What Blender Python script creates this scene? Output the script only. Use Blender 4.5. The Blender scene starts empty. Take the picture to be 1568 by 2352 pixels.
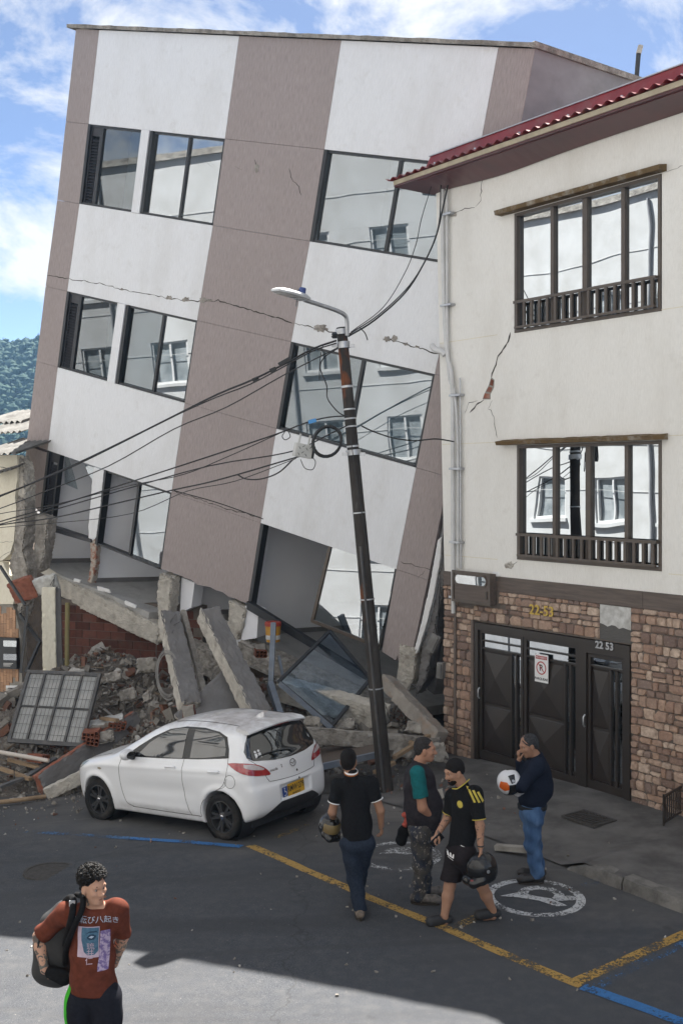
import bpy, bmesh, math, random
import numpy as np
from mathutils import Vector, Matrix, Quaternion
from mathutils.bvhtree import BVHTree

scene = bpy.context.scene
COL = scene.collection
R = math.radians
random.seed(7)

# ---------------------------------------------------------------- camera
FPX, YH, HC = 2500.0, 1100.0, 4.55          # focal length and horizon in 1568 x 2352 units, eye height
cam_d = bpy.data.cameras.new('camera')
cam_d.sensor_fit = 'HORIZONTAL'; cam_d.sensor_width = 36.0
cam_d.lens = FPX / 1568.0 * 36.0
cam_d.shift_y = -(1176.0 - YH) / 1568.0
cam_d.clip_start = 0.05; cam_d.clip_end = 4000
cam = bpy.data.objects.new('camera', cam_d); COL.objects.link(cam)
cam.location = (0, 0, HC); cam.rotation_euler = (R(90), 0, 0)
scene.camera = cam

# ---------------------------------------------------------------- sky, sun, exposure
SUN = Vector((0.135, 0.70, 1.0)).normalized()
world = bpy.data.worlds.new('World'); scene.world = world; world.use_nodes = True
wt = world.node_tree; wt.nodes.clear()
def wn(t, **k):
    n = wt.nodes.new(t)
    for a, b in k.items(): setattr(n, a, b)
    return n
sky = wn('ShaderNodeTexSky', sky_type='NISHITA', sun_disc=False)
sky.sun_elevation = math.asin(SUN.z); sky.sun_rotation = math.atan2(SUN.x, SUN.y)
sky.altitude = 2100; sky.air_density = 0.5; sky.dust_density = 1.6; sky.ozone_density = 1.0
tc = wn('ShaderNodeTexCoord')
mp = wn('ShaderNodeMapping'); mp.inputs['Scale'].default_value = (1.0, 1.0, 1.7); mp.inputs['Location'].default_value = (0.31, 0.12, 0.08)
wt.links.new(tc.outputs['Generated'], mp.inputs['Vector'])
nz = wn('ShaderNodeTexNoise'); nz.inputs['Scale'].default_value = 5.2; nz.inputs['Detail'].default_value = 9; nz.inputs['Roughness'].default_value = 0.62; nz.inputs['Distortion'].default_value = 0.35
wt.links.new(mp.outputs['Vector'], nz.inputs['Vector'])
cr = wn('ShaderNodeValToRGB'); cr.color_ramp.elements[0].position = 0.425; cr.color_ramp.elements[1].position = 0.555
wt.links.new(nz.outputs['Fac'], cr.inputs['Fac'])
mx = wn('ShaderNodeMix', data_type='RGBA')
wt.links.new(cr.outputs['Color'], mx.inputs['Factor']); wt.links.new(sky.outputs['Color'], mx.inputs['A'])
mx.inputs['B'].default_value = (5.0, 5.0, 5.0, 1)
bg = wn('ShaderNodeBackground'); bg.inputs['Strength'].default_value = 0.05
wt.links.new(mx.outputs['Result'], bg.inputs['Color'])
wo = wn('ShaderNodeOutputWorld'); wt.links.new(bg.outputs['Background'], wo.inputs['Surface'])

sun_d = bpy.data.lights.new('sun', 'SUN'); sun_d.energy = 5.0; sun_d.angle = R(0.4); sun_d.color = (1.0, 0.955, 0.88)
sun = bpy.data.objects.new('sun', sun_d); COL.objects.link(sun); sun.location = (5, 20, 40)
sun.rotation_euler = (-SUN).to_track_quat('-Z', 'Y').to_euler()

vs = scene.view_settings
vs.view_transform = 'Standard'; vs.look = 'None'; vs.exposure = 2.0; vs.gamma = 1.0; vs.use_curve_mapping = False
scene.display_settings.display_device = 'sRGB'
scene.cycles.max_bounces = 8; scene.cycles.diffuse_bounces = 5; scene.cycles.glossy_bounces = 4
scene.cycles.transparent_max_bounces = 12; scene.cycles.caustics_reflective = False; scene.cycles.caustics_refractive = False
scene.cycles.use_denoising = True

# ---------------------------------------------------------------- helpers
def at(px, py, D):
    """point seen at (px, py) of the 1568-wide picture, D metres deep"""
    return Vector(((px - 784) / FPX * D, D, HC - (py - YH) / FPX * D))
def smooth(x, a, b):
    t = min(1, max(0, (x - a) / (b - a))); return t * t * (3 - 2 * t)
DL = (-0.79, 0.62)                                   # direction in which the street falls
def gz(x, y):
    t = (x + 1.02) * DL[0] + (y - 14.7) * DL[1] + 1.4
    t = min(t, 26 + 0.05 * (t - 26)) if t > 26 else t
    return -0.09 * 0.6 * math.log1p(math.exp(min(60, t / 0.6))) if t < 30 else -0.09 * t
def ground(px, py, dz=0.0):
    D = 12.0
    for _ in range(40):
        x = (px - 784) / FPX * D
        D = (HC - gz(x, D) - dz) * FPX / (py - YH)
    x = (px - 784) / FPX * D
    return Vector((x, D, gz(x, D) + dz))

class MB:
    def __init__(s): s.v = []; s.f = []
    def add(s, vs, fs):
        o = len(s.v); s.v += [tuple(p) for p in vs]; s.f += [tuple(i + o for i in f) for f in fs]; return s
    def box(s, x0, x1, y0, y1, z0, z1):
        return s.add([(x0,y0,z0),(x1,y0,z0),(x1,y1,z0),(x0,y1,z0),(x0,y0,z1),(x1,y0,z1),(x1,y1,z1),(x0,y1,z1)],
                     [(0,3,2,1),(4,5,6,7),(0,1,5,4),(1,2,6,5),(2,3,7,6),(3,0,4,7)])
    def obox(s, c, ax, ay, az, hx, hy, hz):
        c = Vector(c); ps = []
        for k in (-1, 1):
            for i, j in ((-1,-1),(1,-1),(1,1),(-1,1)):
                ps.append(c + ax * (i * hx) + ay * (j * hy) + az * (k * hz))
        return s.add(ps, [(0,3,2,1),(4,5,6,7),(0,1,5,4),(1,2,6,5),(2,3,7,6),(3,0,4,7)])
    def bar(s, a, b, w, h=None, up=(0, 0, 1)):
        a = Vector(a); b = Vector(b); h = w if h is None else h
        d = (b - a); L = d.length; d.normalize(); u = Vector(up)
        if abs(d.dot(u)) > 0.98: u = Vector((1, 0, 0))
        sx = d.cross(u).normalized(); uz = sx.cross(d)
        return s.obox((a + b) / 2, d, sx, uz, L / 2, w / 2, h / 2)
    def prism(s, pts, axis, y0, y1):
        """outline pts (2-D) in the local XZ plane (axis 'y') or XY plane (axis 'z'), from y0 to y1"""
        n = len(pts)
        m = (lambda p, t: (p[0], t, p[1])) if axis == 'y' else ((lambda p, t: (p[0], p[1], t)) if axis == 'z' else (lambda p, t: (t, p[0], p[1])))
        vs = [m(p, y0) for p in pts] + [m(p, y1) for p in pts]
        fs = [tuple(range(n)), tuple(range(2 * n - 1, n - 1, -1))] + [(i, i + n, (i + 1) % n + n, (i + 1) % n) for i in range(n)]
        return s.add(vs, fs)
    def tube(s, pts, r, n=8, cap=True):
        pts = [Vector(p) for p in pts]; rs = r if isinstance(r, (list, tuple)) else [r] * len(pts)
        o = len(s.v); ref = None; rings = []
        for i, p in enumerate(pts):
            d = (pts[min(i + 1, len(pts) - 1)] - pts[max(i - 1, 0)])
            if d.length < 1e-9: d = Vector((0, 0, 1))
            d.normalize()
            if ref is None:
                ref = d.orthogonal().normalized()
            ref = (ref - d * ref.dot(d))
            if ref.length < 1e-6: ref = d.orthogonal()
            ref.normalize(); q = d.cross(ref)
            for k in range(n):
                a = 2 * math.pi * k / n
                s.v.append(tuple(p + (ref * math.cos(a) + q * math.sin(a)) * rs[i]))
        for i in range(len(pts) - 1):
            for k in range(n):
                s.f.append((o + i*n + k, o + i*n + (k+1) % n, o + (i+1)*n + (k+1) % n, o + (i+1)*n + k))
        if cap:
            s.f.append(tuple(o + k for k in range(n - 1, -1, -1))); e = o + (len(pts) - 1) * n
            s.f.append(tuple(e + k for k in range(n)))
        return s
    def lathe(s, prof, n=24, axis='z', c=(0, 0, 0)):
        o = len(s.v)
        for (r, z) in prof:
            for k in range(n):
                a = 2 * math.pi * k / n; x, y = r * math.cos(a), r * math.sin(a)
                p = (x, y, z) if axis == 'z' else ((x, z, y) if axis == 'y' else (z, x, y))
                s.v.append((p[0] + c[0], p[1] + c[1], p[2] + c[2]))
        for i in range(len(prof) - 1):
            for k in range(n):
                s.f.append((o + i*n + k, o + i*n + (k+1) % n, o + (i+1)*n + (k+1) % n, o + (i+1)*n + k))
        return s
    def xf(s, M):
        s.v = [tuple(M @ Vector(p)) for p in s.v]; return s

def mesh_of(name, mb, smooth_=False):
    me = bpy.data.meshes.new(name); me.from_pydata(mb.v, [], mb.f); me.validate(); me.update()
    if smooth_ is True:
        me.polygons.foreach_set('use_smooth', [True] * len(me.polygons))
    elif smooth_:
        bm = bmesh.new(); bm.from_mesh(me)
        bmesh.ops.recalc_face_normals(bm, faces=bm.faces)
        for f in bm.faces: f.smooth = True
        for e in bm.edges:
            if len(e.link_faces) == 2 and e.calc_face_angle(0) > R(smooth_): e.smooth = False
        bm.to_mesh(me); bm.free()
    return me
def fixn(me):
    bm = bmesh.new(); bm.from_mesh(me); bmesh.ops.recalc_face_normals(bm, faces=bm.faces); bm.to_mesh(me); bm.free(); return me
def link(name, me, m, parent=None):
    o = bpy.data.objects.new(name, me); COL.objects.link(o)
    if m is not None and not me.materials: me.materials.append(m)
    if parent is not None: o.parent = parent
    return o
def obj(name, mb, m, parent=None, smooth_=False, label=None):
    me = mb if isinstance(mb, bpy.types.Mesh) else fixn(mesh_of(name, mb, smooth_))
    o = link(name, me, m, parent)
    if label: o['label'] = label
    return o
def tag(o, label, cat, group=None):
    o['label'] = label; o['category'] = cat
    if group: o['group'] = group
    return o
def struct(o): o['kind'] = 'structure'; return o
def stuff(o): o['kind'] = 'stuff'; return o
def thing(name, label, cat, M=None, group=None):
    o = bpy.data.objects.new(name, None); COL.objects.link(o); o.empty_display_size = 0.2
    if M is not None:
        o.matrix_world = M if isinstance(M, Matrix) else Matrix.Translation(Vector(M))
    return tag(o, label, cat, group)
def frame(o, x, y, z):
    M = Matrix.Identity(4)
    for i, a in enumerate((x, y, z)):
        for j in range(3): M[j][i] = a[j]
    M.translation = Vector(o); return M
def bez(pts, n=24):
    """Catmull-Rom through pts"""
    P = [Vector(p) for p in pts]; P = [P[0] * 2 - P[1]] + P + [P[-1] * 2 - P[-2]]; out = []
    seg = len(P) - 3; m = max(2, n // seg)
    for i in range(seg):
        a, b, c, d = P[i:i+4]
        for k in range(m):
            t = k / m
            out.append(0.5 * ((2*b) + (c - a)*t + (2*a - 5*b + 4*c - d)*t*t + (3*b - a - 3*c + d)*t*t*t))
    out.append(P[-2]); return out

from mathutils import noise as mnoise
def roughen(mb, maxlen=0.08, amp=0.02, freq=9.0, seed=0, edge=1.6, keep=None):
    """subdivide a closed chunk and break its surface and edges up"""
    me = mesh_of('chunk', mb); bm = bmesh.new(); bm.from_mesh(me); bpy.data.meshes.remove(me)
    bmesh.ops.remove_doubles(bm, verts=bm.verts, dist=1e-5); bmesh.ops.recalc_face_normals(bm, faces=bm.faces)
    bmesh.ops.triangulate(bm, faces=bm.faces)
    for _ in range(9):
        es = [e for e in bm.edges if e.calc_length() > maxlen]
        if not es: break
        bmesh.ops.subdivide_edges(bm, edges=es, cuts=1); bmesh.ops.triangulate(bm, faces=[f for f in bm.faces if len(f.verts) > 3])
    off = Vector((seed * 3.7, seed * 1.3, seed * 7.1)); mv = {}
    for v in bm.verts:
        nn = len(v.link_faces); sharp = 0.0
        for e in v.link_edges:
            if len(e.link_faces) == 2: sharp = max(sharp, e.calc_face_angle(0))
        a = amp * (edge if sharp > 0.5 else 0.45)
        p = v.co * freq + off
        n1 = mnoise.noise(p) + 0.6 * mnoise.noise(p * 2.3) + 0.35 * mnoise.noise(p * 5.1)
        j = mnoise.noise_vector(p * 1.7 + Vector((9, 2, 4)))
        d = v.normal * (a * (n1 - (0.55 if sharp > 0.5 else 0))) + j * (a * 0.5)
        mv[v] = d
    for v, d in mv.items(): v.co += d
    bmesh.ops.recalc_face_normals(bm, faces=bm.faces)
    me = bpy.data.meshes.new('chunk'); bm.to_mesh(me); bm.free()
    return me
# ---------------------------------------------------------------- materials
def nmat(name):
    m = bpy.data.materials.new(name); m.use_nodes = True; t = m.node_tree
    return m, t, t.nodes['Principled BSDF']
def node(t, typ, **k):
    n = t.nodes.new(typ)
    for a, b in k.items():
        if a in n.inputs: n.inputs[a].default_value = b
        else: setattr(n, a, b)
    return n
def coords(t, scale=(1, 1, 1), kind='Object'):
    c = node(t, 'ShaderNodeTexCoord'); mpn = node(t, 'ShaderNodeMapping'); mpn.inputs['Scale'].default_value = scale
    t.links.new(c.outputs[kind], mpn.inputs['Vector']); return mpn.outputs['Vector']
def rgba(c): return (c[0], c[1], c[2], 1)
def noise(t, vec, scale, detail=5, rough=0.6):
    n = node(t, 'ShaderNodeTexNoise'); n.inputs['Scale'].default_value = scale; n.inputs['Detail'].default_value = detail; n.inputs['Roughness'].default_value = rough
    t.links.new(vec, n.inputs['Vector']); return n.outputs['Fac']
def ramp(t, fac, stops):
    r = node(t, 'ShaderNodeValToRGB'); e = r.color_ramp.elements
    while len(e) < len(stops): e.new(0.5)
    for i, (p, c) in enumerate(stops):
        e[i].position = p; e[i].color = rgba(c) if not isinstance(c, (int, float)) else (c, c, c, 1)
    t.links.new(fac, r.inputs['Fac']); return r.outputs['Color']
def mixc(t, fac, a, b, mode='MIX'):
    m = node(t, 'ShaderNodeMix', data_type='RGBA', blend_type=mode)
    for s_, v in (('Factor', fac), ('A', a), ('B', b)):
        if hasattr(v, 'is_output'): t.links.new(v, m.inputs[s_])
        elif isinstance(v, (int, float)): m.inputs[s_].default_value = v
        else: m.inputs[s_].default_value = rgba(v)
    return m.outputs['Result']
def bump(t, b, h, strength, dist=0.01):
    n = node(t, 'ShaderNodeBump'); n.inputs['Strength'].default_value = strength; n.inputs['Distance'].default_value = dist
    t.links.new(h, n.inputs['Height']); t.links.new(n.outputs['Normal'], b.inputs['Normal']); return n
def pm(name, c1, c2=None, scale=3.0, rough=0.7, bmp=0.0, bscale=40.0, stretch=(1, 1, 1), metal=0.0, bdist=0.01, spec=None, lo=0.35, hi=0.68, dirt=None, dscale=0.8, rnd=0.0):
    m, t, b = nmat(name); v = coords(t, stretch)
    c2 = c2 or tuple(x * 0.8 for x in c1)
    col = ramp(t, noise(t, v, scale, 6), [(lo, c1), (hi, c2)])
    if dirt:
        v2 = coords(t, (1, 1, 1)); col = mixc(t, ramp(t, noise(t, v2, dscale, 7, 0.65), [(0.5, 0.0), (0.75, 0.75)]), col, dirt)
    if rnd:
        oi = node(t, 'ShaderNodeObjectInfo'); mr = node(t, 'ShaderNodeMapRange'); mr.inputs['To Min'].default_value = 1 - rnd; mr.inputs['To Max'].default_value = 1 + rnd
        t.links.new(oi.outputs['Random'], mr.inputs['Value'])
        vm = node(t, 'ShaderNodeVectorMath', operation='SCALE'); t.links.new(col, vm.inputs[0]); t.links.new(mr.outputs['Result'], vm.inputs['Scale']); col = vm.outputs['Vector']
    t.links.new(col, b.inputs['Base Color'])
    b.inputs['Roughness'].default_value = rough; b.inputs['Metallic'].default_value = metal
    if spec is None and rough >= .75: spec = .12
    if spec is not None: b.inputs['Specular IOR Level'].default_value = spec
    if bmp: bump(t, b, noise(t, v, bscale, 4), bmp, bdist)
    return m

M = {}
# vertical combed plaster
def plaster(name, c1, c2, dirt, streak=(55, 55, 7)):
    m, t, b = nmat(name)
    v = coords(t, streak); s1 = noise(t, v, 1.0, 4, 0.6)
    v2 = coords(t, (1, 1, 0.35)); s2 = noise(t, v2, 1.3, 6, 0.65)
    v3 = coords(t, (1, 1, 1)); s3 = noise(t, v3, 3.5, 7, 0.7)
    col = ramp(t, s1, [(0.32, c2), (0.62, c1)])
    col = mixc(t, ramp(t, s2, [(0.46, 0.0), (0.85, 0.62)]), col, dirt)
    col = mixc(t, ramp(t, s3, [(0.56, 0.0), (0.78, 0.5)]), col, dirt)
    t.links.new(col, b.inputs['Base Color']); b.inputs['Roughness'].default_value = 0.9; b.inputs['Specular IOR Level'].default_value = .2
    bump(t, b, s1, 0.7, 0.008); return m
M['white'] = plaster('white_plaster', (0.77, 0.78, 0.80), (0.705, 0.715, 0.735), (0.55, 0.54, 0.52))
M['taupe'] = plaster('taupe_plaster', (0.372, 0.322, 0.312), (0.28, 0.24, 0.233), (0.30, 0.26, 0.245), (60, 60, 6))
M['cream'] = plaster('cream_plaster', (0.79, 0.775, 0.735), (0.735, 0.72, 0.68), (0.575, 0.545, 0.49), (45, 45, 10))
M['old_cream'] = plaster('old_cream_paint', (0.74, 0.70, 0.58), (0.68, 0.63, 0.51), (0.42, 0.37, 0.30), (20, 20, 14))
M['inner'] = pm('interior_paint', (0.84, 0.85, 0.89), (0.79, 0.80, 0.84), 1.2, 0.85, 0.05, 60)
M['concrete'] = pm('broken_concrete', (0.44, 0.41, 0.37), (0.20, 0.185, 0.165), 6.0, 0.95, 1.0, 22, bdist=0.05, dirt=(0.13, 0.115, 0.10), dscale=3.2)
M['pale_concrete'] = pm('pale_concrete', (0.58, 0.545, 0.485), (0.41, 0.385, 0.345), 5.5, 0.95, 1.0, 26, bdist=0.04, dirt=(0.21, 0.18, 0.15), dscale=3.5)
M['grey_render'] = pm('grey_render', (0.205, 0.20, 0.20), (0.145, 0.14, 0.14), 3.0, 0.95, 0.35, 60, bdist=0.01, dirt=(0.25, 0.235, 0.22), dscale=1.5)
M['side_grey'] = pm('bare_grey_render', (0.30, 0.30, 0.31), (0.235, 0.235, 0.245), 1.4, 0.92, 0.25, 45, stretch=(1, 1, 1.6), dirt=(0.20, 0.20, 0.20), dscale=1.8)
M['brick'] = pm('red_brick', (0.25, 0.10, 0.068), (0.165, 0.066, 0.046), 9, 0.92, 0.5, 50, rnd=0.35, dirt=(0.30, 0.24, 0.20), dscale=4)
M['mortar'] = pm('mortar', (0.32, 0.30, 0.27), (0.24, 0.225, 0.20), 8, 0.95, 0.4, 60)
M['frame'] = pm('black_aluminium', (0.018, 0.02, 0.024), (0.028, 0.03, 0.034), 5, 0.4, metal=0.0, spec=0.5)
M['bronze'] = pm('bronze_aluminium', (0.10, 0.078, 0.062), (0.075, 0.059, 0.047), 5, 0.45, spec=0.5)
M['white_paint'] = pm('white_paint', (0.78, 0.78, 0.78), (0.70, 0.70, 0.70), 4, 0.6)
M['door_metal'] = pm('dark_brown_metal', (0.032, 0.025, 0.021), (0.022, 0.018, 0.016), 3, 0.42, 0.06, 60, spec=0.5)
M['crack'] = pm('dark_crack_seam', (0.05, 0.045, 0.04), (0.09, 0.08, 0.07), 20, 1.0)  # dark strips for plaster cracks and body seams
M['steel'] = pm('galvanised_steel', (0.50, 0.51, 0.53), (0.38, 0.39, 0.41), 12, 0.42, metal=0.85)
M['pvc'] = pm('pale_pvc_pipe', (0.62, 0.62, 0.62), (0.52, 0.52, 0.51), 4, 0.5)
M['black'] = pm('black_rubber', (0.014, 0.014, 0.015), (0.022, 0.022, 0.023), 8, 0.6)

def glass_mat(name, refl=0.5, tint=(0.75, 0.82, 0.86), wav=0.02, rough=0.0, fr=0.35, gcol=(0.95, 0.97, 1.0), wscale=1.1):
    m, t, b = nmat(name); t.nodes.remove(b); out = t.nodes['Material Output']
    g = node(t, 'ShaderNodeBsdfGlossy'); g.inputs['Roughness'].default_value = rough; g.inputs['Color'].default_value = rgba(gcol)
    tr = node(t, 'ShaderNodeBsdfTransparent'); tr.inputs['Color'].default_value = rgba(tint)
    lw = node(t, 'ShaderNodeLayerWeight'); lw.inputs['Blend'].default_value = fr
    mr = node(t, 'ShaderNodeMapRange'); mr.inputs['To Min'].default_value = refl; mr.inputs['To Max'].default_value = 0.95
    t.links.new(lw.outputs['Fresnel'], mr.inputs['Value'])
    if wav:
        v = coords(t, (1, 1, 1)); bn = node(t, 'ShaderNodeBump'); bn.inputs['Strength'].default_value = 1.0; bn.inputs['Distance'].default_value = wav
        t.links.new(noise(t, v, wscale, 1, 0.4), bn.inputs['Height']); t.links.new(bn.outputs['Normal'], g.inputs['Normal'])
    mix = node(t, 'ShaderNodeMixShader'); t.links.new(mr.outputs['Result'], mix.inputs['Fac'])
    t.links.new(tr.outputs['BSDF'], mix.inputs[1]); t.links.new(g.outputs['BSDF'], mix.inputs[2]); t.links.new(mix.outputs['Shader'], out.inputs['Surface'])
    return m
M['glass'] = glass_mat('window_glass', 0.20, (0.74, 0.80, 0.83), 0.0016, fr=0.2)
M['mirror_glass'] = glass_mat('coated_window_glass', 0.60, (0.22, 0.25, 0.28), 0.007, fr=0.2, wscale=0.7, gcol=(0.84, 0.90, 0.95))
M['dull_glass'] = glass_mat('dusty_window_glass', 0.13, (0.70, 0.77, 0.80), 0.0, fr=0.1)
M['fallen_glass'] = glass_mat('blue_tinted_glass', 0.06, (0.80, 0.87, 0.94), 0.0, fr=0.08)
M['dark_glass'] = glass_mat('dark_tinted_glass', 0.10, (0.10, 0.11, 0.12), 0.004, fr=0.45)
# ================================================================ ground, road, pavement
def asphalt():
    m, t, b = nmat('worn_asphalt'); v = coords(t)
    fine = noise(t, v, 160, 3, 0.7); mid = noise(t, v, 7, 6, 0.65); big = noise(t, v, 0.55, 5, 0.6)
    col = ramp(t, fine, [(0.30, (0.036, 0.039, 0.046)), (0.55, (0.064, 0.068, 0.077)), (0.74, (0.215, 0.215, 0.212))])
    col = mixc(t, ramp(t, mid, [(0.45, 0.0), (0.75, 0.45)]), col, (0.115, 0.114, 0.112))
    col = mixc(t, ramp(t, big, [(0.42, 0.0), (0.68, 0.5)]), col, (0.075, 0.076, 0.08))
    # dust that settled near the rubble: a ragged spill along the foot of the fallen front
    sx = node(t, 'ShaderNodeSeparateXYZ'); t.links.new(v, sx.inputs[0])
    dd = node(t, 'ShaderNodeMath', operation='MULTIPLY_ADD'); t.links.new(sx.outputs['X'], dd.inputs[0]); dd.inputs[1].default_value = 0.55; 
    t.links.new(sx.outputs['Y'], dd.inputs[2])
    d2 = node(t, 'ShaderNodeMath', operation='MULTIPLY_ADD'); t.links.new(noise(t, v, 0.9, 7, 0.65), d2.inputs[0]); d2.inputs[1].default_value = 4.5; t.links.new(dd.outputs[0], d2.inputs[2])
    mr = node(t, 'ShaderNodeMapRange'); mr.inputs['From Min'].default_value = 14.6; mr.inputs['From Max'].default_value = 18.2; t.links.new(d2.outputs[0], mr.inputs['Value'])
    dm = node(t, 'ShaderNodeMath', operation='MULTIPLY'); t.links.new(mr.outputs['Result'], dm.inputs[0]); dm.inputs[1].default_value = 0.75
    col = mixc(t, dm.outputs[0], col, (0.185, 0.17, 0.155))
    # tyre wear and oil along the street, old patches
    vs_ = node(t, 'ShaderNodeMapping'); vs_.inputs['Rotation'].default_value = (0, 0, R(54)); vs_.inputs['Scale'].default_value = (.25, 1.6, 1); t.links.new(v, vs_.inputs['Vector'])
    col = mixc(t, ramp(t, noise(t, vs_.outputs['Vector'], 1.0, 5, .6), [(.50, 0.0), (.72, .55)]), col, (0.045, 0.046, 0.05))
    pt = node(t, 'ShaderNodeTexVoronoi', feature='F1', distance='CHEBYCHEV'); pt.inputs['Scale'].default_value = .42; t.links.new(vs_.outputs['Vector'], pt.inputs['Vector'])
    pc = node(t, 'ShaderNodeSeparateColor'); t.links.new(pt.outputs['Color'], pc.inputs[0]); col = mixc(t, ramp(t, pc.outputs[0], [(.70, 0.0), (.705, .30)]), col, (0.055, 0.056, 0.06))
    col = mixc(t, ramp(t, noise(t, v, 1.7, 3, .5), [(.70, 0.0), (.76, .5)]), col, (0.03, 0.03, 0.032))
    # repair seams and cracks
    vo = node(t, 'ShaderNodeTexVoronoi', feature='DISTANCE_TO_EDGE'); vo.inputs['Scale'].default_value = 0.19
    vd = node(t, 'ShaderNodeVectorMath', operation='ADD'); nn = node(t, 'ShaderNodeTexNoise'); nn.inputs['Scale'].default_value = 2.2; nn.inputs['Detail'].default_value = 6
    t.links.new(v, nn.inputs['Vector']); sc = node(t, 'ShaderNodeVectorMath', operation='SCALE'); sc.inputs['Scale'].default_value = 0.7
    t.links.new(nn.outputs['Color'], sc.inputs[0]); t.links.new(v, vd.inputs[0]); t.links.new(sc.outputs[0], vd.inputs[1]); t.links.new(vd.outputs[0], vo.inputs['Vector'])
    ck = ramp(t, vo.outputs['Distance'], [(0.0, 0.28), (0.0014, 0.0)])
    col = mixc(t, ck, col, (0.018, 0.018, 0.018))
    # light specks of grit
    sp = ramp(t, noise(t, v, 38, 2, 0.5), [(0.735, 0.0), (0.76, 0.8)])
    col = mixc(t, sp, col, (0.22, 0.215, 0.20))
    t.links.new(col, b.inputs['Base Color']); b.inputs['Roughness'].default_value = 0.88; b.inputs['Specular IOR Level'].default_value = 0.08
    bump(t, b, fine, 0.5, 0.006); return m
M['asphalt'] = asphalt()
M['pave'] = pm('pavement_concrete', (0.15, 0.143, 0.138), (0.09, 0.086, 0.083), 2.2, 0.95, 0.5, 90, bdist=0.006, dirt=(0.075, 0.072, 0.07), dscale=1.1)
M['kerb'] = pm('kerb_concrete', (0.21, 0.20, 0.185), (0.12, 0.115, 0.108), 5, 0.95, 0.8, 30, bdist=0.02, dirt=(0.07, 0.066, 0.06), dscale=3)

def axis_pts(a, b, step, far):
    p = [a + i * step for i in range(int((b - a) / step) + 1)]; d = step; lo = a; hi = p[-1]; L, H_ = [], []
    while hi < far:
        d *= 1.45; hi += d; lo -= d; L.append(lo); H_.append(hi)
    return L[::-1] + p + H_
xs = axis_pts(-9.0, 9.0, 0.3, 560); ys = axis_pts(5.0, 25.0, 0.3, 560)
g = MB(); nx = len(xs)
for y in ys:
    for x in xs: g.v.append((x, y, gz(x, y)))
for j in range(len(ys) - 1):
    for i in range(nx - 1): g.f.append((j*nx + i, j*nx + i + 1, (j+1)*nx + i + 1, (j+1)*nx + i))
struct(obj('road', g, M['asphalt'], smooth_=True))

# right-hand house frame and kerb line
RB0 = Vector((3.99, 14.97, 0)); RX = Vector((0.589, -0.808, 0)).normalized(); RY = Vector((-RX.y, RX.x, 0))   # RY points into the house
K0 = Vector((2.73, 12.57, 0))                                    # end of the raised kerb
K1 = Vector((0.35, 15.85, 0)); KL = Vector((-0.80, 0.60, 0))
def kerb_pt(s):                                                  # s > 0 to the right of K0
    L1 = (K1 - K0).length
    if s > -L1: return K0 + RX * s if s > 0 else K0 + (K1 - K0) * (-s / L1)
    return K1 + KL * (-s - L1)
def pave_h(s, q):
    raised = 0.135; ramp_h = 0.015 + 0.105 * smooth(q, 0.0, 2.3)
    k = smooth(s, -0.25, 0.12); return raised * k + ramp_h * (1 - k) + 0.008 * math.sin(3.1 * s + 2 * q) * math.sin(2.3 * q)
S = [-14 + 0.25 * i for i in range(0, 57)] + [0.06, 0.12, 0.3] + [0.5 + 0.4 * i for i in range(20)]
S = sorted(set(round(s, 3) for s in S)); Q = [0, 0.08, 0.2, 0.4, 0.7, 1.0, 1.4, 1.8, 2.2, 2.6, 3.2, 4.0, 5.0, 6.0, 8.0]
pv = MB()
for s in S:
    p = kerb_pt(s); a = smooth(-s, 3.2, 5.0)
    nrm = (RY * (1 - a) + Vector((0.6, 0.8, 0)) * a).normalized()
    for q in Q:
        w = p + nrm * q; pv.v.append((w.x, w.y, gz(w.x, w.y) + pave_h(s, q) + 0.004))
nq = len(Q)
for i in range(len(S) - 1):
    for j in range(nq - 1): pv.f.append((i*nq + j, (i+1)*nq + j, (i+1)*nq + j + 1, i*nq + j + 1))
pave = struct(obj('pavement', pv, M['pave'], smooth_=True))
# kerb stones, rough and uneven
rk = random.Random(3)
s = -0.15
while s < 7.5:
    L = rk.uniform(0.75, 1.0); k = MB(); N = 7
    for i in range(N):
        u = s + 0.012 + (L - 0.024) * i / (N - 1); p = K0 + RX * u; zt = gz(p.x, p.y)
        hgt = 0.138 * smooth(u, -0.25, 0.2) + 0.01 + rk.uniform(-0.010, 0.008)
        for (q, z) in ((-0.035 + rk.uniform(-.01, .01), -0.05), (-0.03 + rk.uniform(-.012, .012), hgt * 0.55), (-0.012 + rk.uniform(-.012, .012), hgt - 0.014), (0.02, hgt), (0.15, hgt - 0.002), (0.15, -0.05)):
            w = p + RY * q; k.v.append((w.x, w.y, zt + z))
    for i in range(N - 1):
        for j in range(5): k.f.append((i*6 + j, (i+1)*6 + j, (i+1)*6 + j + 1, i*6 + j + 1))
    k.f += [tuple(range(6)), tuple(range(N*6 - 1, N*6 - 7, -1))]
    obj('kerb_stone', k, M['kerb'], pave, 40); s += L

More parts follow.
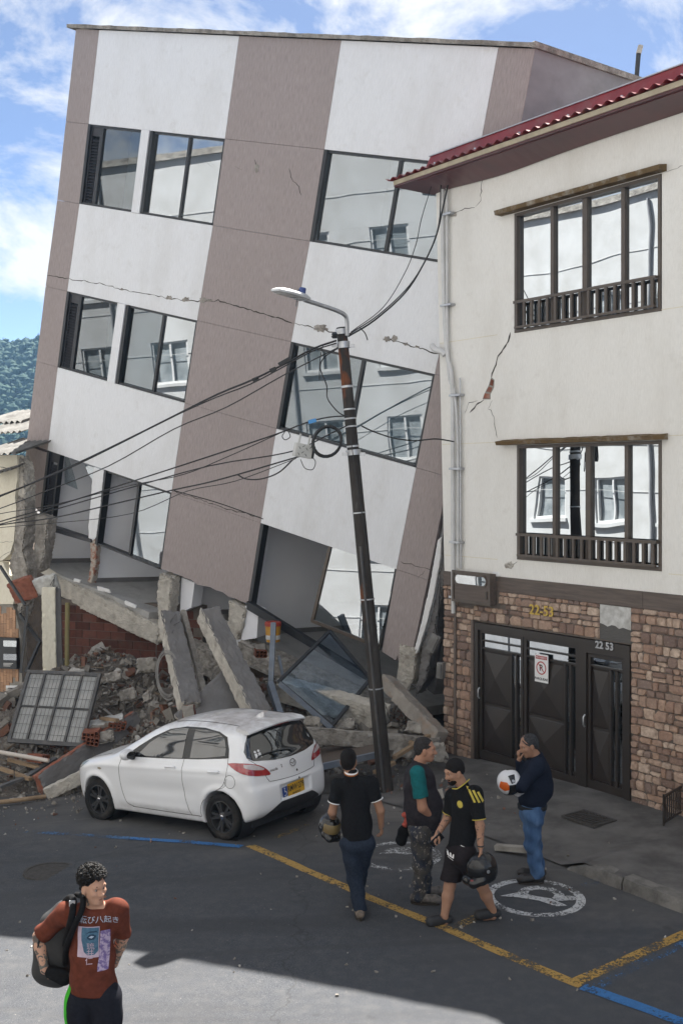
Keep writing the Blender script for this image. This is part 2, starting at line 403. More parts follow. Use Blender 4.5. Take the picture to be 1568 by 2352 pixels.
# painted markings: thin sheets that follow the ground
def paint_mat(name, c, wear):
    m, t, b = nmat(name); v = coords(t); out = t.nodes['Material Output']
    col = ramp(t, noise(t, v, 60, 4, 0.7), [(0.3, tuple(x * 0.62 for x in c)), (0.7, c)])
    t.links.new(col, b.inputs['Base Color']); b.inputs['Roughness'].default_value = 0.85
    a = node(t, 'ShaderNodeMath', operation='ADD'); t.links.new(noise(t, v, 34, 6, 0.75), a.inputs[0])
    a2 = node(t, 'ShaderNodeMath', operation='MULTIPLY'); t.links.new(noise(t, v, 2.6, 5, 0.65), a2.inputs[0]); a2.inputs[1].default_value = 0.8
    t.links.new(a2.outputs[0], a.inputs[1])
    tr = node(t, 'ShaderNodeBsdfTransparent'); mix = node(t, 'ShaderNodeMixShader')
    t.links.new(ramp(t, a.outputs[0], [(wear, 1.0), (wear + 0.10, 0.0)]), mix.inputs['Fac'])
    t.links.new(tr.outputs[0], mix.inputs[1]); t.links.new(b.outputs[0], mix.inputs[2]); t.links.new(mix.outputs[0], out.inputs['Surface']); return m
# coverage grows with the wear number
M['yellow'] = paint_mat('yellow_road_paint', (0.40, 0.25, 0.065), 0.905)
M['yellow_worn'] = paint_mat('worn_yellow_road_paint', (0.36, 0.24, 0.08), 0.80)
M['blue'] = paint_mat('blue_road_paint', (0.032, 0.15, 0.38), 0.95)
M['blue_worn'] = paint_mat('worn_blue_road_paint', (0.06, 0.15, 0.30), 0.82)
M['white_worn'] = paint_mat('worn_white_road_paint', (0.50, 0.51, 0.52), 0.80)
M['white_road'] = paint_mat('white_road_paint', (0.55, 0.56, 0.57), 0.885)
def strip(name, pts, w, m, dz=0.004):
    P = []
    for a, b in zip(pts[:-1], pts[1:]):
        n = max(2, int((b - a).length / 0.15))
        P += [a.lerp(b, i / n) for i in range(n)]
    P.append(pts[-1]); k = MB(); jj = random.Random(len(name) + int(w * 1000))
    for i, p in enumerate(P):
        d = (P[min(i + 1, len(P) - 1)] - P[max(i - 1, 0)]); nn = Vector((-d.y, d.x, 0)).normalized()
        for sgn in (-1, 1):
            q = p + nn * (sgn * w / 2 * jj.uniform(0.93, 1.07)); k.v.append((q.x, q.y, gz(q.x, q.y) + dz))
    for i in range(len(P) - 1): k.f.append((2*i, 2*i + 1, 2*i + 3, 2*i + 2))
    return struct(obj(name, k, m))
G = lambda px, py: ground(px, py)
strip('yellow_parking_line', [G(574, 1943), G(700, 1999), G(850, 2064), G(1010, 2128), G(1150, 2189), G(1300, 2252), G(1335, 2266)], 0.125, M['yellow'])
strip('yellow_parking_line', [G(1318, 2258), G(1440, 2205), G(1620, 2125)], 0.125, M['yellow'], 0.005)
strip('yellow_parking_line', [G(1035, 2137), G(1085, 2112), G(1140, 2085)], 0.11, M['yellow_worn'], 0.005)
strip('yellow_parking_line', [G(590, 1940), G(660, 1915), G(705, 1895)], 0.10, M['yellow_worn'], 0.005)
strip('blue_parking_line', [G(60, 1911), G(320, 1928), G(552, 1946)], 0.115, M['blue_worn'], 0.006)
strip('blue_parking_line', [G(300, 1927), G(440, 1936), G(555, 1946)], 0.11, M['blue'], 0.008)
strip('blue_parking_line', [G(1338, 2268), G(1450, 2307), G(1700, 2400)], 0.135, M['blue'], 0.006)
strip('blue_parking_line', [G(1370, 2268), G(1450, 2224), G(1620, 2148)], 0.12, M['blue_worn'], 0.008)
strip('blue_parking_line', [G(1340, 2038), G(1410, 2005)], 0.12, M['blue_worn'], 0.006)
def ring(name, c, r0, r1, m, dz=0.005, a0=0, a1=2 * math.pi):
    k = MB(); N = 48
    for i in range(N + 1):
        a = a0 + (a1 - a0) * i / N
        for r in (r0, r1):
            x, y = c.x + r * math.cos(a), c.y + r * math.sin(a); k.v.append((x, y, gz(x, y) + dz))
    for i in range(N): k.f.append((2*i, 2*i + 1, 2*i + 3, 2*i + 2))
    return struct(obj(name, k, m))
def blob(name, c, pts, m, dz=0.006):
    k = MB(); k.v = [(c.x + a, c.y + b, gz(c.x + a, c.y + b) + dz) for a, b in pts]; k.f = [tuple(range(len(pts)))]
    return struct(obj(name, k, m))
c1 = ground(1228, 2062)
ring('white_painted_ring', c1, 0.44, 0.54, M['white_road'])
ring('white_painted_symbol', c1 + Vector((0.08, 0.07, 0)), 0.14, 0.25, M['white_road'], 0.007, -0.8, 3.6)
blob('white_painted_symbol', c1, [(-0.38, 0.02), (-0.15, 0.13), (0.0, 0.02), (0.16, -0.05), (0.30, -0.25), (0.18, -0.27), (0.02, -0.11), (-0.18, -0.02)], M['white_road'], 0.009)
blob('white_painted_symbol', c1, [(0.18, -0.05), (0.36, 0.02), (0.46, 0.0), (0.42, -0.10), (0.22, -0.13)], M['white_worn'], 0.011)
c2 = ground(915, 1966)
ring('white_painted_ring', c2, 0.42, 0.52, M['white_worn'])
blob('white_painted_symbol', c2, [(-0.24, 0.05), (-0.10, 0.28), (0.22, 0.30), (0.36, 0.10), (0.10, 0.02), (-0.05, 0.08)], M['white_worn'], 0.007)
blob('white_painted_symbol', c2, [(0.0, -0.22), (0.2, -0.05), (0.34, -0.18), (0.15, -0.30)], M['white_worn'], 0.007)

# manhole lid in the road and drain grate in the pavement
M['iron'] = pm('cast_iron', (0.075, 0.07, 0.066), (0.05, 0.047, 0.044), 14, 0.8, 0.6, 60)
mc = ground(118, 2002, 0.004)
k = MB(); k.lathe([(0.0, 0.006), (0.27, 0.006), (0.275, 0.002), (0.29, 0.002), (0.29, 0.008), (0.33, 0.008), (0.335, -0.02)], 36)
mh = thing('manhole_cover', 'worn round iron manhole cover flush with the dark road', 'manhole', frame(mc, (1, 0, -0.02), (0, 1, -0.03), (0.02, 0.03, 1)))
obj('lid', k, M['iron'], mh, 30)
k = MB()
for i in range(-2, 3):
    w_ = math.sqrt(0.25**2 - (i * 0.085)**2); k.box(-w_, w_, i * 0.085 - 0.014, i * 0.085 + 0.014, 0.003, 0.008)
obj('rib', k, M['iron'], mh)
gc = ground(1352, 1882, 0.09)
gr = thing('drain_grate', 'dark square iron drain grate set in the pavement by the doors', 'drain', frame(gc, RX, RY, (0, 0, 1)))
k = MB()
for (a, b, c, d) in ((-.28, .28, -.22, -.19), (-.28, .28, .19, .22), (-.28, -.25, -.19, .19), (.25, .28, -.19, .19)): k.box(a, b, c, d, -0.01, 0.022)
obj('rim', k, M['iron'], gr)
for i in range(9): obj('bar', MB().box(-.235 + i * .0545, -.205 + i * .0545, -.19, .19, -0.01, 0.016), M['iron'], gr)
# ================================================================ the fallen apartment building
FR = Vector((0.818, -0.520, -0.245)).normalized()
FU = Vector((0.166, -0.1997, 0.9656)); FU = (FU - FR * FU.dot(FR)).normalized()
FI = FU.cross(FR).normalized()                                   # into the building
FQ = at(885, 1500, 19.6)
FM = frame(FQ, FR, FI, FU)
class Plane:
    def __init__(s, M_): s.M = M_; s.o = M_.translation.copy(); s.x = M_.col[0].xyz; s.y = M_.col[1].xyz; s.z = M_.col[2].xyz
    def px(s, px, py, off=0.0):
        d = Vector(((px - 784) / FPX, 1, -(py - YH) / FPX)); o = s.o + s.y * off; c = Vector((0, 0, HC))
        t = (o - c).dot(s.y) / d.dot(s.y); p = c + d * t - s.o
        return (p.dot(s.x), p.dot(s.z))
    def outline(s, pts, off=0.0): return [s.px(*p, off) for p in pts]
FP = Plane(FM)
fb = thing('apartment_building', 'white and taupe apartment building leaning over its crushed ground floor', 'building', FM)
C0, C1, C2, C3, C4, C5 = -9.80, -9.11, -5.39, -3.06, 0.03, 0.68
TOP, T1, B1, T2, B2, T3, BOT = 10.45, 8.58, 6.95, 5.09, 3.43, 1.56, -0.10
def sh(b): return 0.0 if b > 6.9 else (-0.075 * (6.9 - b) / 2 if b > 4.9 else -0.075 - 0.045 * min(1, (4.9 - b) / 3.4))
def panel(a0, a1, b0, b1, m, y0=0.0, y1=0.2, g=0.003, parent=fb, name='wall_panel', bottom=None):
    pts = [(a0 + sh(b0) + g, b0 + g), (a1 + sh(b0) - g, b0 + g), (a1 + sh(b1) - g, b1 - g), (a0 + sh(b1) + g, b1 - g)]
    if bottom: pts = bottom + [pts[2], pts[3]]
    return obj(name, MB().prism(pts, 'y', y0, y1), m, parent)
g4 = 0.003
for (b0, b1) in ((T1, TOP), (B1, T1), (T2, B1), (B2, T2), (T3 + 0.0, B2)):
    panel(C0, C1, b0, b1, M['taupe'], g=g4); panel(C2, C3, b0, b1, M['taupe'], g=g4); panel(C4, C5, b0, b1, M['taupe'], g=g4)
jr = random.Random(5)
def jag(a0, a1, b, n, amp): return [(a0 + (a1 - a0) * i / n, b + jr.uniform(-amp, amp)) for i in range(n + 1)]
panel(C2, C3, BOT, T3, M['taupe'], g=g4, bottom=jag(C2 - .115, C3 - .115, BOT + 0.02, 14, 0.03))
panel(C4, C5, 0.1, T3, M['taupe'], g=g4, bottom=[(C4 - .11, 0.0), (C4 + .20, -0.06), (C4 + .22, 0.05), (C4 + .30, -.16), (C5 - .16, -.22)])
pb = panel(C0, C1, 0.1, T3 - 0.05, M['taupe'], g=g4, bottom=[(C0 - .06, 0.22), (C0 + .2, 0.26), (C1 - .12, 0.12)])
for a0, a1 in ((C1, C2), (C3, C4)):
    for (b0, b1) in ((T1, TOP), (T2, B1), (T3, B2)): panel(a0, a1, b0, b1, M['white'])
# roof lip and slab
lip = MB(); n = 60
for i in range(n + 1):
    a = -10.0 + 10.75 * i / n; e = jr.uniform(-.005, .005)
    for (y, b) in ((-0.075 + e, TOP + .004), (-0.085 + e, TOP + .075 + jr.uniform(-.006, .006)), (5.0, TOP + .09), (5.0, TOP + .004)): lip.v.append((a + (0.436 * y if i == n else 0), y, b))
for i in range(n):
    for j in range(3): lip.f.append((i*4 + j, (i+1)*4 + j, (i+1)*4 + j + 1, i*4 + j + 1))
lip.f += [(0, 1, 2, 3), (n*4 + 3, n*4 + 2, n*4 + 1, n*4)]
obj('roof_slab', lip, M['concrete'], fb)
# side wall (its lot line is skewed) and the rest of the shell
W_ = (0.4, 0.917)
sw = MB().prism([(C5, 0.004), (C5 + W_[0]*7, W_[1]*7), (C5 + W_[0]*7 - .2, W_[1]*7 + .1), (C5 - .2, .204)], 'z', 2.2, TOP); obj('side_wall', sw, M['side_grey'], fb)
sw = MB().prism([(C5 + W_[0]*.5, W_[1]*.5), (C5 + W_[0]*7, W_[1]*7), (C5 + W_[0]*7 - .2, W_[1]*7 + .1), (C5 + W_[0]*.5 - .2, W_[1]*.5 + .1)], 'z', -.6, 2.2); obj('side_wall', sw, M['grey_render'], fb)
cp = MB().prism([(C5 + .012, -.09), (C5 + W_[0]*7 + .03, W_[1]*7), (C5 + W_[0]*7 - .3, W_[1]*7 + .1), (C5 - .25, .25)], 'z', TOP + .006, TOP + .10); obj('wall_coping', cp, M['concrete'], fb)
obj('side_wall', MB().box(C0 + .0, C0 + .18, .204, 5.2, 1.5, TOP), M['side_grey'], fb)
obj('back_wall', MB().box(C0 + .2, C5 + 1.9, 5.0, 5.2, -.6, TOP), M['inner'], fb)
# floors, ceilings, partitions
FLOOR = pm('grey_floor_tile', (0.42, 0.415, 0.405), (0.34, 0.335, 0.325), 3, 0.6, dirt=(0.19, 0.18, 0.17), dscale=2.0)
for b in (2.2, 5.68, 8.85): obj('floor_slab', MB().prism([(C0 + .19, .206), (C5 - .03, .206), (C5 + 1.6, 4.99), (C0 + .19, 4.99)], 'z', b, b + .24), M['inner'], fb)
def party(a, y, L_, b0, b1, th=.14):
    """partition running back along the skewed lot line"""
    return obj('partition_wall', MB().prism([(a, y), (a + W_[0]*L_, y + W_[1]*L_), (a + W_[0]*L_ - th, y + W_[1]*L_ + th*.4), (a - th, y + th*.4)], 'z', b0, b1), M['inner'], fb)
for (b0, b1) in ((5.93, 8.84), (2.45, 5.67)):
    for a in (-7.40, C2 + .4, C3 - .25): party(a + sh(b0), .24, 1.6, b0, b1)
    obj('inner_wall', MB().box(C0 + .2, C5 + 1.2, 1.75, 1.87, b0, b1), M['inner'], fb)
# lowest visible storey: open front
L0 = -1.06
fl = [(-9.5, .15), (-8.2, -.08), (-7.0, .02), (-5.62, -.05), (-5.3, 0.9), (-4.2, 1.1), (-3.3, .7), (-3.1, -.1), (-1.4, -.15), (.3, .1), (3.0, 7.4), (-9.5, 7.4)]
obj('floor_slab', MB().prism(fl, 'z', L0 - .2, L0), FLOOR, fb)
def baseb(a0, a1, y0, y1): obj('baseboard', MB().box(a0, a1, y0, y1, L0 + .002, L0 + .10), M['grey_render'], fb)
party(-9.2, .05, 4.6, L0 + .06, 2.19); party(-7.58, .28, 4.5, L0, 2.19); party(-5.05, .6, 4.2, L0, 2.19); party(-3.72, .55, 4.2, L0, 2.19)
obj('partition_wall', MB().box(-3.62, -3.30, .32, .55, L0 - .2, 2.19), M['inner'], fb)
def skirt(a, y, L_): obj('baseboard', MB().prism([(a + .001, y), (a + .001 + W_[0]*L_, y + W_[1]*L_), (a + .016 + W_[0]*L_, y + W_[1]*L_ - .006), (a + .016, y - .006)], 'z', L0 + .002, L0 + .10), M['grey_render'], fb)
skirt(-9.2, .05, 4.5); skirt(-7.58, .28, 4.4); skirt(-5.05, .6, 4.1); skirt(-3.72, .55, 4.1)
obj('inner_wall', MB().box(-9.3, 3.2, 4.6, 4.7, L0, 2.19), M['inner'], fb)

# broken concrete members that still hang on the building
def rough_prism(pts2d_front, y0, y1, amp=0.03, rs=1, nsub=3):
    """outline in the facade plane, subdivided and roughened, as a chunk between y0 and y1"""
    mb = MB().prism(pts2d_front, 'y', y0, y1)
    return roughen(mb, .05, amp * 1.25, 10.0, rs)
def fpx(pts, off=0.0): return FP.outline(pts, off)
obj('edge_beam', rough_prism(fpx([(128, 1318), (205, 1352), (300, 1398), (374, 1437), (371, 1480), (330, 1462), (270, 1432), (205, 1402), (150, 1368)]), -.12, .34, .022, 2), M['pale_concrete'], fb)
obj('column', rough_prism(fpx([(372, 1316), (402, 1326), (398, 1380), (392, 1425), (386, 1470), (362, 1478), (370, 1420), (366, 1370)]), -.1, .18, .03, 3), M['pale_concrete'], fb)
obj('column', rough_prism(fpx([(528, 1378), (566, 1398), (560, 1440), (548, 1472), (520, 1458), (527, 1420)]), -.05, .22, .03, 4), M['pale_concrete'], fb)
obj('inner_column', MB().prism(fpx([(562, 1392), (592, 1404), (588, 1466), (552, 1472)]), 'y', .02, .3), M['inner'], fb)
obj('inner_column', MB().prism(fpx([(402, 1330), (432, 1342), (424, 1400), (398, 1412)]), 'y', .2, .5), M['inner'], fb)
obj('column', rough_prism(fpx([(918, 1478), (958, 1490), (950, 1560), (935, 1592), (908, 1575), (915, 1520)]), -.02, .25, .025, 6), M['pale_concrete'], fb)
obj('edge_beam', rough_prism(fpx([(556, 1470), (700, 1535), (850, 1600), (905, 1630), (900, 1680), (840, 1650), (690, 1575), (600, 1535), (552, 1510)]), -.15, .3, .03, 7), M['concrete'], fb)
obj('edge_beam', rough_prism(fpx([(392, 1470), (470, 1500), (540, 1545), (530, 1590), (470, 1560), (400, 1520)]), .1, .5, .04, 8), M['concrete'], fb)
for i, q in enumerate(([(234, 1344), (262, 1352), (264, 1360), (236, 1354)], [(296, 1376), (322, 1388), (322, 1396), (296, 1386)], [(180, 1326), (196, 1330), (194, 1337), (180, 1334)])): obj('plaster_remnant', rough_prism(fpx(q), -.145, -.10, .012, 40 + i), M['white_paint'], fb)
# pale broken edge of the right-hand wall
obj('broken_edge', rough_prism(fpx([(1006, 1240), (1014, 1232), (1012, 1280), (996, 1370), (978, 1440), (958, 1502), (950, 1500), (968, 1430), (986, 1350)]), -.015, .05, .006, 9), M['white_paint'], fb)
obj('broken_edge', rough_prism(fpx([(1016, 1225), (1024, 1240), (1016, 1330), (1000, 1420), (975, 1560), (950, 1600), (962, 1500), (985, 1420), (1004, 1330)]), .06, .4, .03, 10), M['grey_render'], fb)

# windows
def bars(mb, rects, y0, y1):
    for (a0, a1, b0, b1) in rects: mb.box(a0, a1, y0, y1, b0, b1)
    return mb
def rect_prism(mb, a0, a1, b0, b1, y0, y1):
    return mb.prism([(a0 + sh(b0), b0), (a1 + sh(b0), b0), (a1 + sh(b1), b1), (a0 + sh(b1), b1)], 'y', y0, y1)
def window(a0, a1, b0, b1, mull, panes, louvre=None, jl=0.075):
    fw = 0.045; mb = MB()
    rect_prism(mb, a0 + .004, a0 + jl, b0 + .004, b1 - .004, -.012, .17)
    rect_prism(mb, a1 - fw, a1 - .004, b0 + .004, b1 - .004, .02, .15)
    rect_prism(mb, a0 + jl + .001, a1 - fw - .001, b1 - fw, b1 - .004, .02, .15); rect_prism(mb, a0 + jl + .001, a1 - fw - .001, b0 + .004, b0 + fw, .005, .15)
    w = obj('window', mb, M['frame'], fb)
    for x in mull: obj('mullion', rect_prism(MB(), x - .03, x + .03, b0 + fw + .001, b1 - fw - .001, .04, .12), M['frame'], w)
    edges = [a0 + jl] + list(mull) + [a1 - fw]
    for i, p in enumerate(panes):
        l, r_ = edges[i] + (.03 if i else 0), edges[i + 1] - (.03 if i < len(mull) else 0)
        if p == 'louvre':
            k = int((b1 - b0 - .28) / 0.062)
            for j in range(k):
                z = b0 + .06 + j * .062; s_ = sh(z)
                obj('slat', MB().add([(l + .03 + s_, .05, z), (r_ - .03 + s_, .05, z), (r_ - .03 + s_, .10, z + .05), (l + .03 + s_, .10, z + .05), (l + .03 + s_, .058, z - .004), (r_ - .03 + s_, .058, z - .004), (r_ - .03 + s_, .108, z + .046), (l + .03 + s_, .108, z + .046)],
                    [(0,1,2,3),(7,6,5,4),(0,4,5,1),(1,5,6,2),(2,6,7,3),(3,7,4,0)]), M['louvre'], w)
            obj('louvre_frame', rect_prism(rect_prism(rect_prism(MB(), l + .001, l + .03, b0 + fw + .001, b1 - fw - .001, .04, .12), r_ - .03, r_ - .001, b0 + fw + .001, b1 - fw - .001, .04, .12), l + .031, r_ - .031, b1 - .22, b1 - fw - .001, .05, .11), M['louvre'], w)
        elif p == 'open': pass
        else: obj('pane', rect_prism(MB(), l, r_, b0 + fw, b1 - fw, .075, .081), M[p], w)
    return w
M['dusty_pane'] = pm('dirty_wired_glass', (0.30, 0.31, 0.31), (0.20, 0.205, 0.205), 2.2, .16, spec=.7, dirt=(0.42, 0.41, 0.39), dscale=1.6)
M['rusty_concrete'] = pm('rust_stained_concrete', (0.34, 0.31, 0.275), (0.20, 0.18, 0.16), 3, 0.95, 0.7, 30, bdist=0.02, dirt=(0.30, 0.15, 0.075), dscale=2.4)
M['pier_brick'] = pm('crumbled_brick_and_mortar', (0.28, 0.13, 0.09), (0.42, 0.38, 0.33), 9, .95, .8, 30, lo=.42, hi=.52)
M['louvre'] = pm('dark_louvre_metal', (0.035, 0.036, 0.042), (0.05, 0.05, 0.056), 6, 0.5)
M['strong_glass'] = glass_mat('reflective_window_glass', 0.31, (0.74, 0.80, 0.83), 0.0014, fr=0.2)
for (b0, b1, p2, p3) in ((B1, T1, ('strong_glass', 'strong_glass'), ('glass', 'glass')), (B2, T2, ('dull_glass', 'strong_glass'), ('dull_glass', 'glass'))):
    window(C1, -7.56, b0, b1, (-8.72,), ('louvre', 'dull_glass'))
    obj('pier', rect_prism(MB(), -7.555, -7.335, b0 + .002, b1 - .002, -.035, .2), M['white'], fb)
    window(-7.33, C2, b0, b1, (-6.31,), p2)
    window(C3, C4, b0, b1, (-1.46,), p3)
# the wrecked lowest row
w = window(C1, -8.72, -.14, T3, (), ('louvre',))
shard = MB().prism(fpx([(146, 1052), (162, 1070), (170, 1112), (176, 1118), (166, 1080), (158, 1060), (152, 1048)]), 'y', .078, .083)
obj('glass_shard', MB().prism(fpx([(142, 1050), (152, 1053), (160, 1080), (165, 1095), (172, 1125), (142, 1112)]), 'y', .078, .083), M['glass'], w)
obj('glass_shard', MB().prism(fpx([(188, 1067), (218, 1076), (212, 1112), (196, 1088)]), 'y', .078, .083), M['glass'], w)
obj('pier', rough_prism(fpx([(216, 1072), (240, 1080), (232, 1160), (222, 1236), (205, 1246), (204, 1210), (210, 1140)]), -.02, .18, .006, 11), M['white'], fb)
obj('broken_brick_pier', rough_prism(fpx([(206, 1240), (222, 1236), (219, 1300), (210, 1342), (200, 1338), (208, 1290)]), 0, .14, .012, 12), M['pier_brick'], fb)
obj('bent_sill', MB().prism(fpx([(104, 1205), (135, 1213), (212, 1238), (212, 1246), (130, 1222), (104, 1213)]), 'y', -.05, .12), M['louvre'], fb)
w6 = window(-7.33, C2, -.10, T3, (-6.34,), ('open', 'glass'))
rb_ = MB(); rect_prism(rb_, C3 + .004, C3 + .08, -.12, T3 - .004, -.012, .17); rect_prism(rb_, C3 + .081, C4 - .05, T3 + .0, T3 + .05, .01, .14); rect_prism(rb_, C4 - .045, C4 - .004, .0, T3 + .04, .02, .15)
wr = obj('window', rb_, M['frame'], fb)
obj('sash', MB().bar((-1.58, -.10, .10), (-1.58, .08, T3), .05, .06, (1, 0, 0)).bar((-1.60, -.105, .11), (C4 - .14, -.105, .11), .05, .06), M['bronze'], wr)
obj('pane', MB().add([(-1.53, -.10, .14), (C4 - .15, -.10, .14), (C4 - .15, .075, T3), (-1.53, .075, T3), (-1.53, -.093, .14), (C4 - .15, -.093, .14), (C4 - .15, .082, T3), (-1.53, .082, T3)], [(0,1,2,3),(7,6,5,4),(0,4,5,1),(1,5,6,2),(2,6,7,3),(3,7,4,0)]), M['strong_glass'], wr)
obj('hanging_rail', MB().prism(fpx([(572, 1380), (588, 1388), (720, 1470), (850, 1550), (848, 1562), (715, 1484), (572, 1398)]), 'y', -.08, .02), M['frame'], fb)

# (plaster damage follows)
# cracks and spalls: ragged geometry on the plaster
def crack(pl, pts, w, parent, m, y=-.0035, seed=0, name='crack', inner=True):
    rr = random.Random(seed); P = []
    for (p, q) in zip(pts[:-1], pts[1:]):
        n_ = max(2, int(math.hypot(q[0]-p[0], q[1]-p[1]) / 7))
        for k in range(n_):
            t = k / n_; P.append((p[0] + (q[0]-p[0])*t + rr.uniform(-2, 2), p[1] + (q[1]-p[1])*t + rr.uniform(-2.4, 2.4)))
    P.append(pts[-1]); A = [Vector(pl.px(*p)) for p in P]; mb = MB()
    for i, p in enumerate(A):
        d = (A[min(i + 1, len(A) - 1)] - A[max(i - 1, 0)]).normalized(); nn = Vector((-d.y, d.x)); ww = w * rr.uniform(0.35, 1.2) * (0.35 if i in (0, len(A) - 1) else 1) / 2
        a, b = p + nn * ww, p - nn * ww; mb.v += [(a.x, y, a.y), (b.x, y, b.y)]
    for i in range(len(A) - 1): mb.f.append((2*i, 2*i + 1, 2*i + 3, 2*i + 2))
    return obj(name, mb, m, parent)
def spall(pl, c, rx, ry, parent, m, seed, y=-.004, name='spalled_patch'):
    rr = random.Random(seed); n_ = 16; A = []
    for k in range(n_):
        a = 2 * math.pi * k / n_; q = rr.uniform(.6, 1.2); A.append(pl.px(c[0] + rx * q * math.cos(a), c[1] + ry * q * math.sin(a)))
    cx, cz = pl.px(*c); mb = MB()
    for p in A: mb.v.append((p[0], y, p[1]))
    for p in A: mb.v.append((cx + (p[0]-cx)*.72, y - .006 + rr.uniform(-.004, .002), cz + (p[1]-cz)*.72))
    for p in A: mb.v.append((cx + (p[0]-cx)*.35, y - .003 + rr.uniform(-.01, .0), cz + (p[1]-cz)*.35))
    mb.v.append((cx, y - .004, cz))
    for j in range(2):
        for i in range(n_): mb.f.append((j*n_ + i, j*n_ + (i+1) % n_, (j+1)*n_ + (i+1) % n_, (j+1)*n_ + i))
    for i in range(n_): mb.f.append((2*n_ + i, 2*n_ + (i+1) % n_, 3*n_))
    return obj(name, mb, m, parent)
for i, (pts, w) in enumerate([([(107, 632), (215, 648), (300, 668), (385, 684), (430, 690)], .016), ([(430, 690), (470, 692), (500, 690), (560, 708), (640, 730), (672, 742)], .022), ([(672, 742), (735, 755), (770, 764)], .018),
        ([(880, 778), (905, 782), (950, 796), (1006, 812)], .022), ([(665, 388), (672, 415), (688, 430), (692, 448)], .014), ([(585, 365), (590, 395)], .02), ([(395, 1127), (440, 1140), (500, 1162), (565, 1180), (604, 1192)], .016),
        ([(470, 372), (490, 385)], .006), ([(540, 378), (556, 390)], .006), ([(920, 1290), (960, 1302), (990, 1310)], .012), ([(958, 1330), (975, 1310)], .010), ([(955, 1500), (960, 1485), (950, 1470)], .014), ([(262, 1105), (278, 1130), (276, 1180), (295, 1210), (296, 1235)], .012)][:-1]):
    crack(FP, pts, w, fb, M['crack'], seed=i)
for i, (c, rx, ry, w) in enumerate([((388, 683), 7, 5, 'concrete'), ((427, 687), 10, 6, 'concrete'), ((466, 690), 9, 7, 'concrete'), ((480, 689), 7, 4, 'concrete'), ((736, 754), 17, 9, 'concrete'), ((888, 778), 8, 7, 'concrete'), ((906, 778), 7, 8, 'concrete'), ((932, 790), 6, 4, 'concrete'), ((590, 385), 6, 14, 'concrete'), ((280, 664), 4, 3, 'concrete'), ((958, 796), 5, 3, 'concrete')]):
    spall(FP, c, rx, ry, fb, M[w], 20 + i)
# post on the roof behind the side wall
rp = MB(); p0 = at(1455, 182, 20.6); p1 = at(1466, 122, 20.4); p2 = at(1471, 104, 20.4)
post = thing('roof_post', 'dark post with a pale cap on the roof behind the red eaves', 'post', p0)
obj('shaft', MB().tube([Vector((0, 0, -.6)), p1 - p0], .045, 10), M['frame'], post, 40)
obj('cap', MB().tube([p1 - p0, p2 - p0], .05, 10), M['pale_concrete'], post, 40)
k = MB().tube(bez([at(1216, 100, 17.35), at(1228, 95, 17.3), at(1240, 99, 17.3)], 10), .012, 6); tag(obj('wire_loop', k, M['black']), 'small loop of wire sticking up at the roof edge', 'wire')

# ================================================================ right-hand house
RZ = Vector((0, 0, 1)); RM = frame(RB0, RX, RY, RZ); RP = Plane(RM)
rh = thing('cream_house', 'cream house with red corrugated eaves and stone-clad ground floor', 'house', RM)
SL, SR = -3.87, 7.0
UW = (-2.245, 0.49, 6.80, 8.645); LW = (-2.19, 0.50, 3.31, 5.07); DR = (-3.12, -0.01, 0.0, 2.26)
def rbox(name, a0, a1, z0, z1, y0, y1, m, parent=rh): return obj(name, MB().box(a0, a1, y0, y1, z0, z1), m, parent)
BT, BBm = 3.02, 2.79                                               # brown band
# upper wall with its two openings, leaning a hair to the left
def lean(z): return -0.033 * (z - 3.0)
def wq(a0, a1, z0, z1, corner=False):
    return obj('wall', MB().prism([(a0 + (lean(z0) if corner else 0), z0), (a1, z0), (a1, z1), (a0 + (lean(z1) if corner else 0), z1)], 'y', 0, .22), M['cream'], rh)
wq(SL, UW[0], BT, 9.62, True)
for (z0, z1) in ((BT, LW[2]), (LW[3], UW[2]), (UW[3], 9.62)): wq(UW[0] + .001, LW[1], z0, z1)
wq(LW[1] + .001, SR, BT, 9.62)
rbox('wall', UW[0] + .001, LW[0], LW[2] + .001, LW[3] - .001, .001, .22, M['cream'])
obj('side_wall', MB().prism([(SL + .01, BT), (SL + .2, BT), (SL + .2 + lean(9.6), 9.6), (SL + .01 + lean(9.6), 9.6)], 'y', .221, 8), M['cream'], rh)
rbox('side_wall', SL + .01, SL + .2, -.6, BT - .001, .221, 8, M['side_grey'])
rbox('back_wall', SL + .21, SR, -.6, 9.6, 2.4, 2.6, M['inner'])
rbox('floor_slab', SL + .21, SR, 5.7, 5.95, .23, 2.39, M['inner'])
M['band'] = pm('brown_wood_band', (0.135, 0.105, 0.088), (0.085, 0.068, 0.058), 2, 0.7, 0.3, 8, stretch=(1.2, 14, 14))
for i, (a0, a1) in enumerate(((SL, -2.62), (-2.61, -1.2), (-1.195, .2), (.205, 1.6), (1.605, SR))): rbox('band_board', a0, a1, BBm, BT - .002, -.025 + .003 * (i % 2), .2, M['band'])
# plaster joints
for z in (6.81, 5.12, 3.28):
    for a0, a1 in ((SL + .02, -2.62), (.62, SR)): rbox('plaster_joint', a0 + lean(z), a1, z, z + .012, -.003, .001, M['old_cream'])
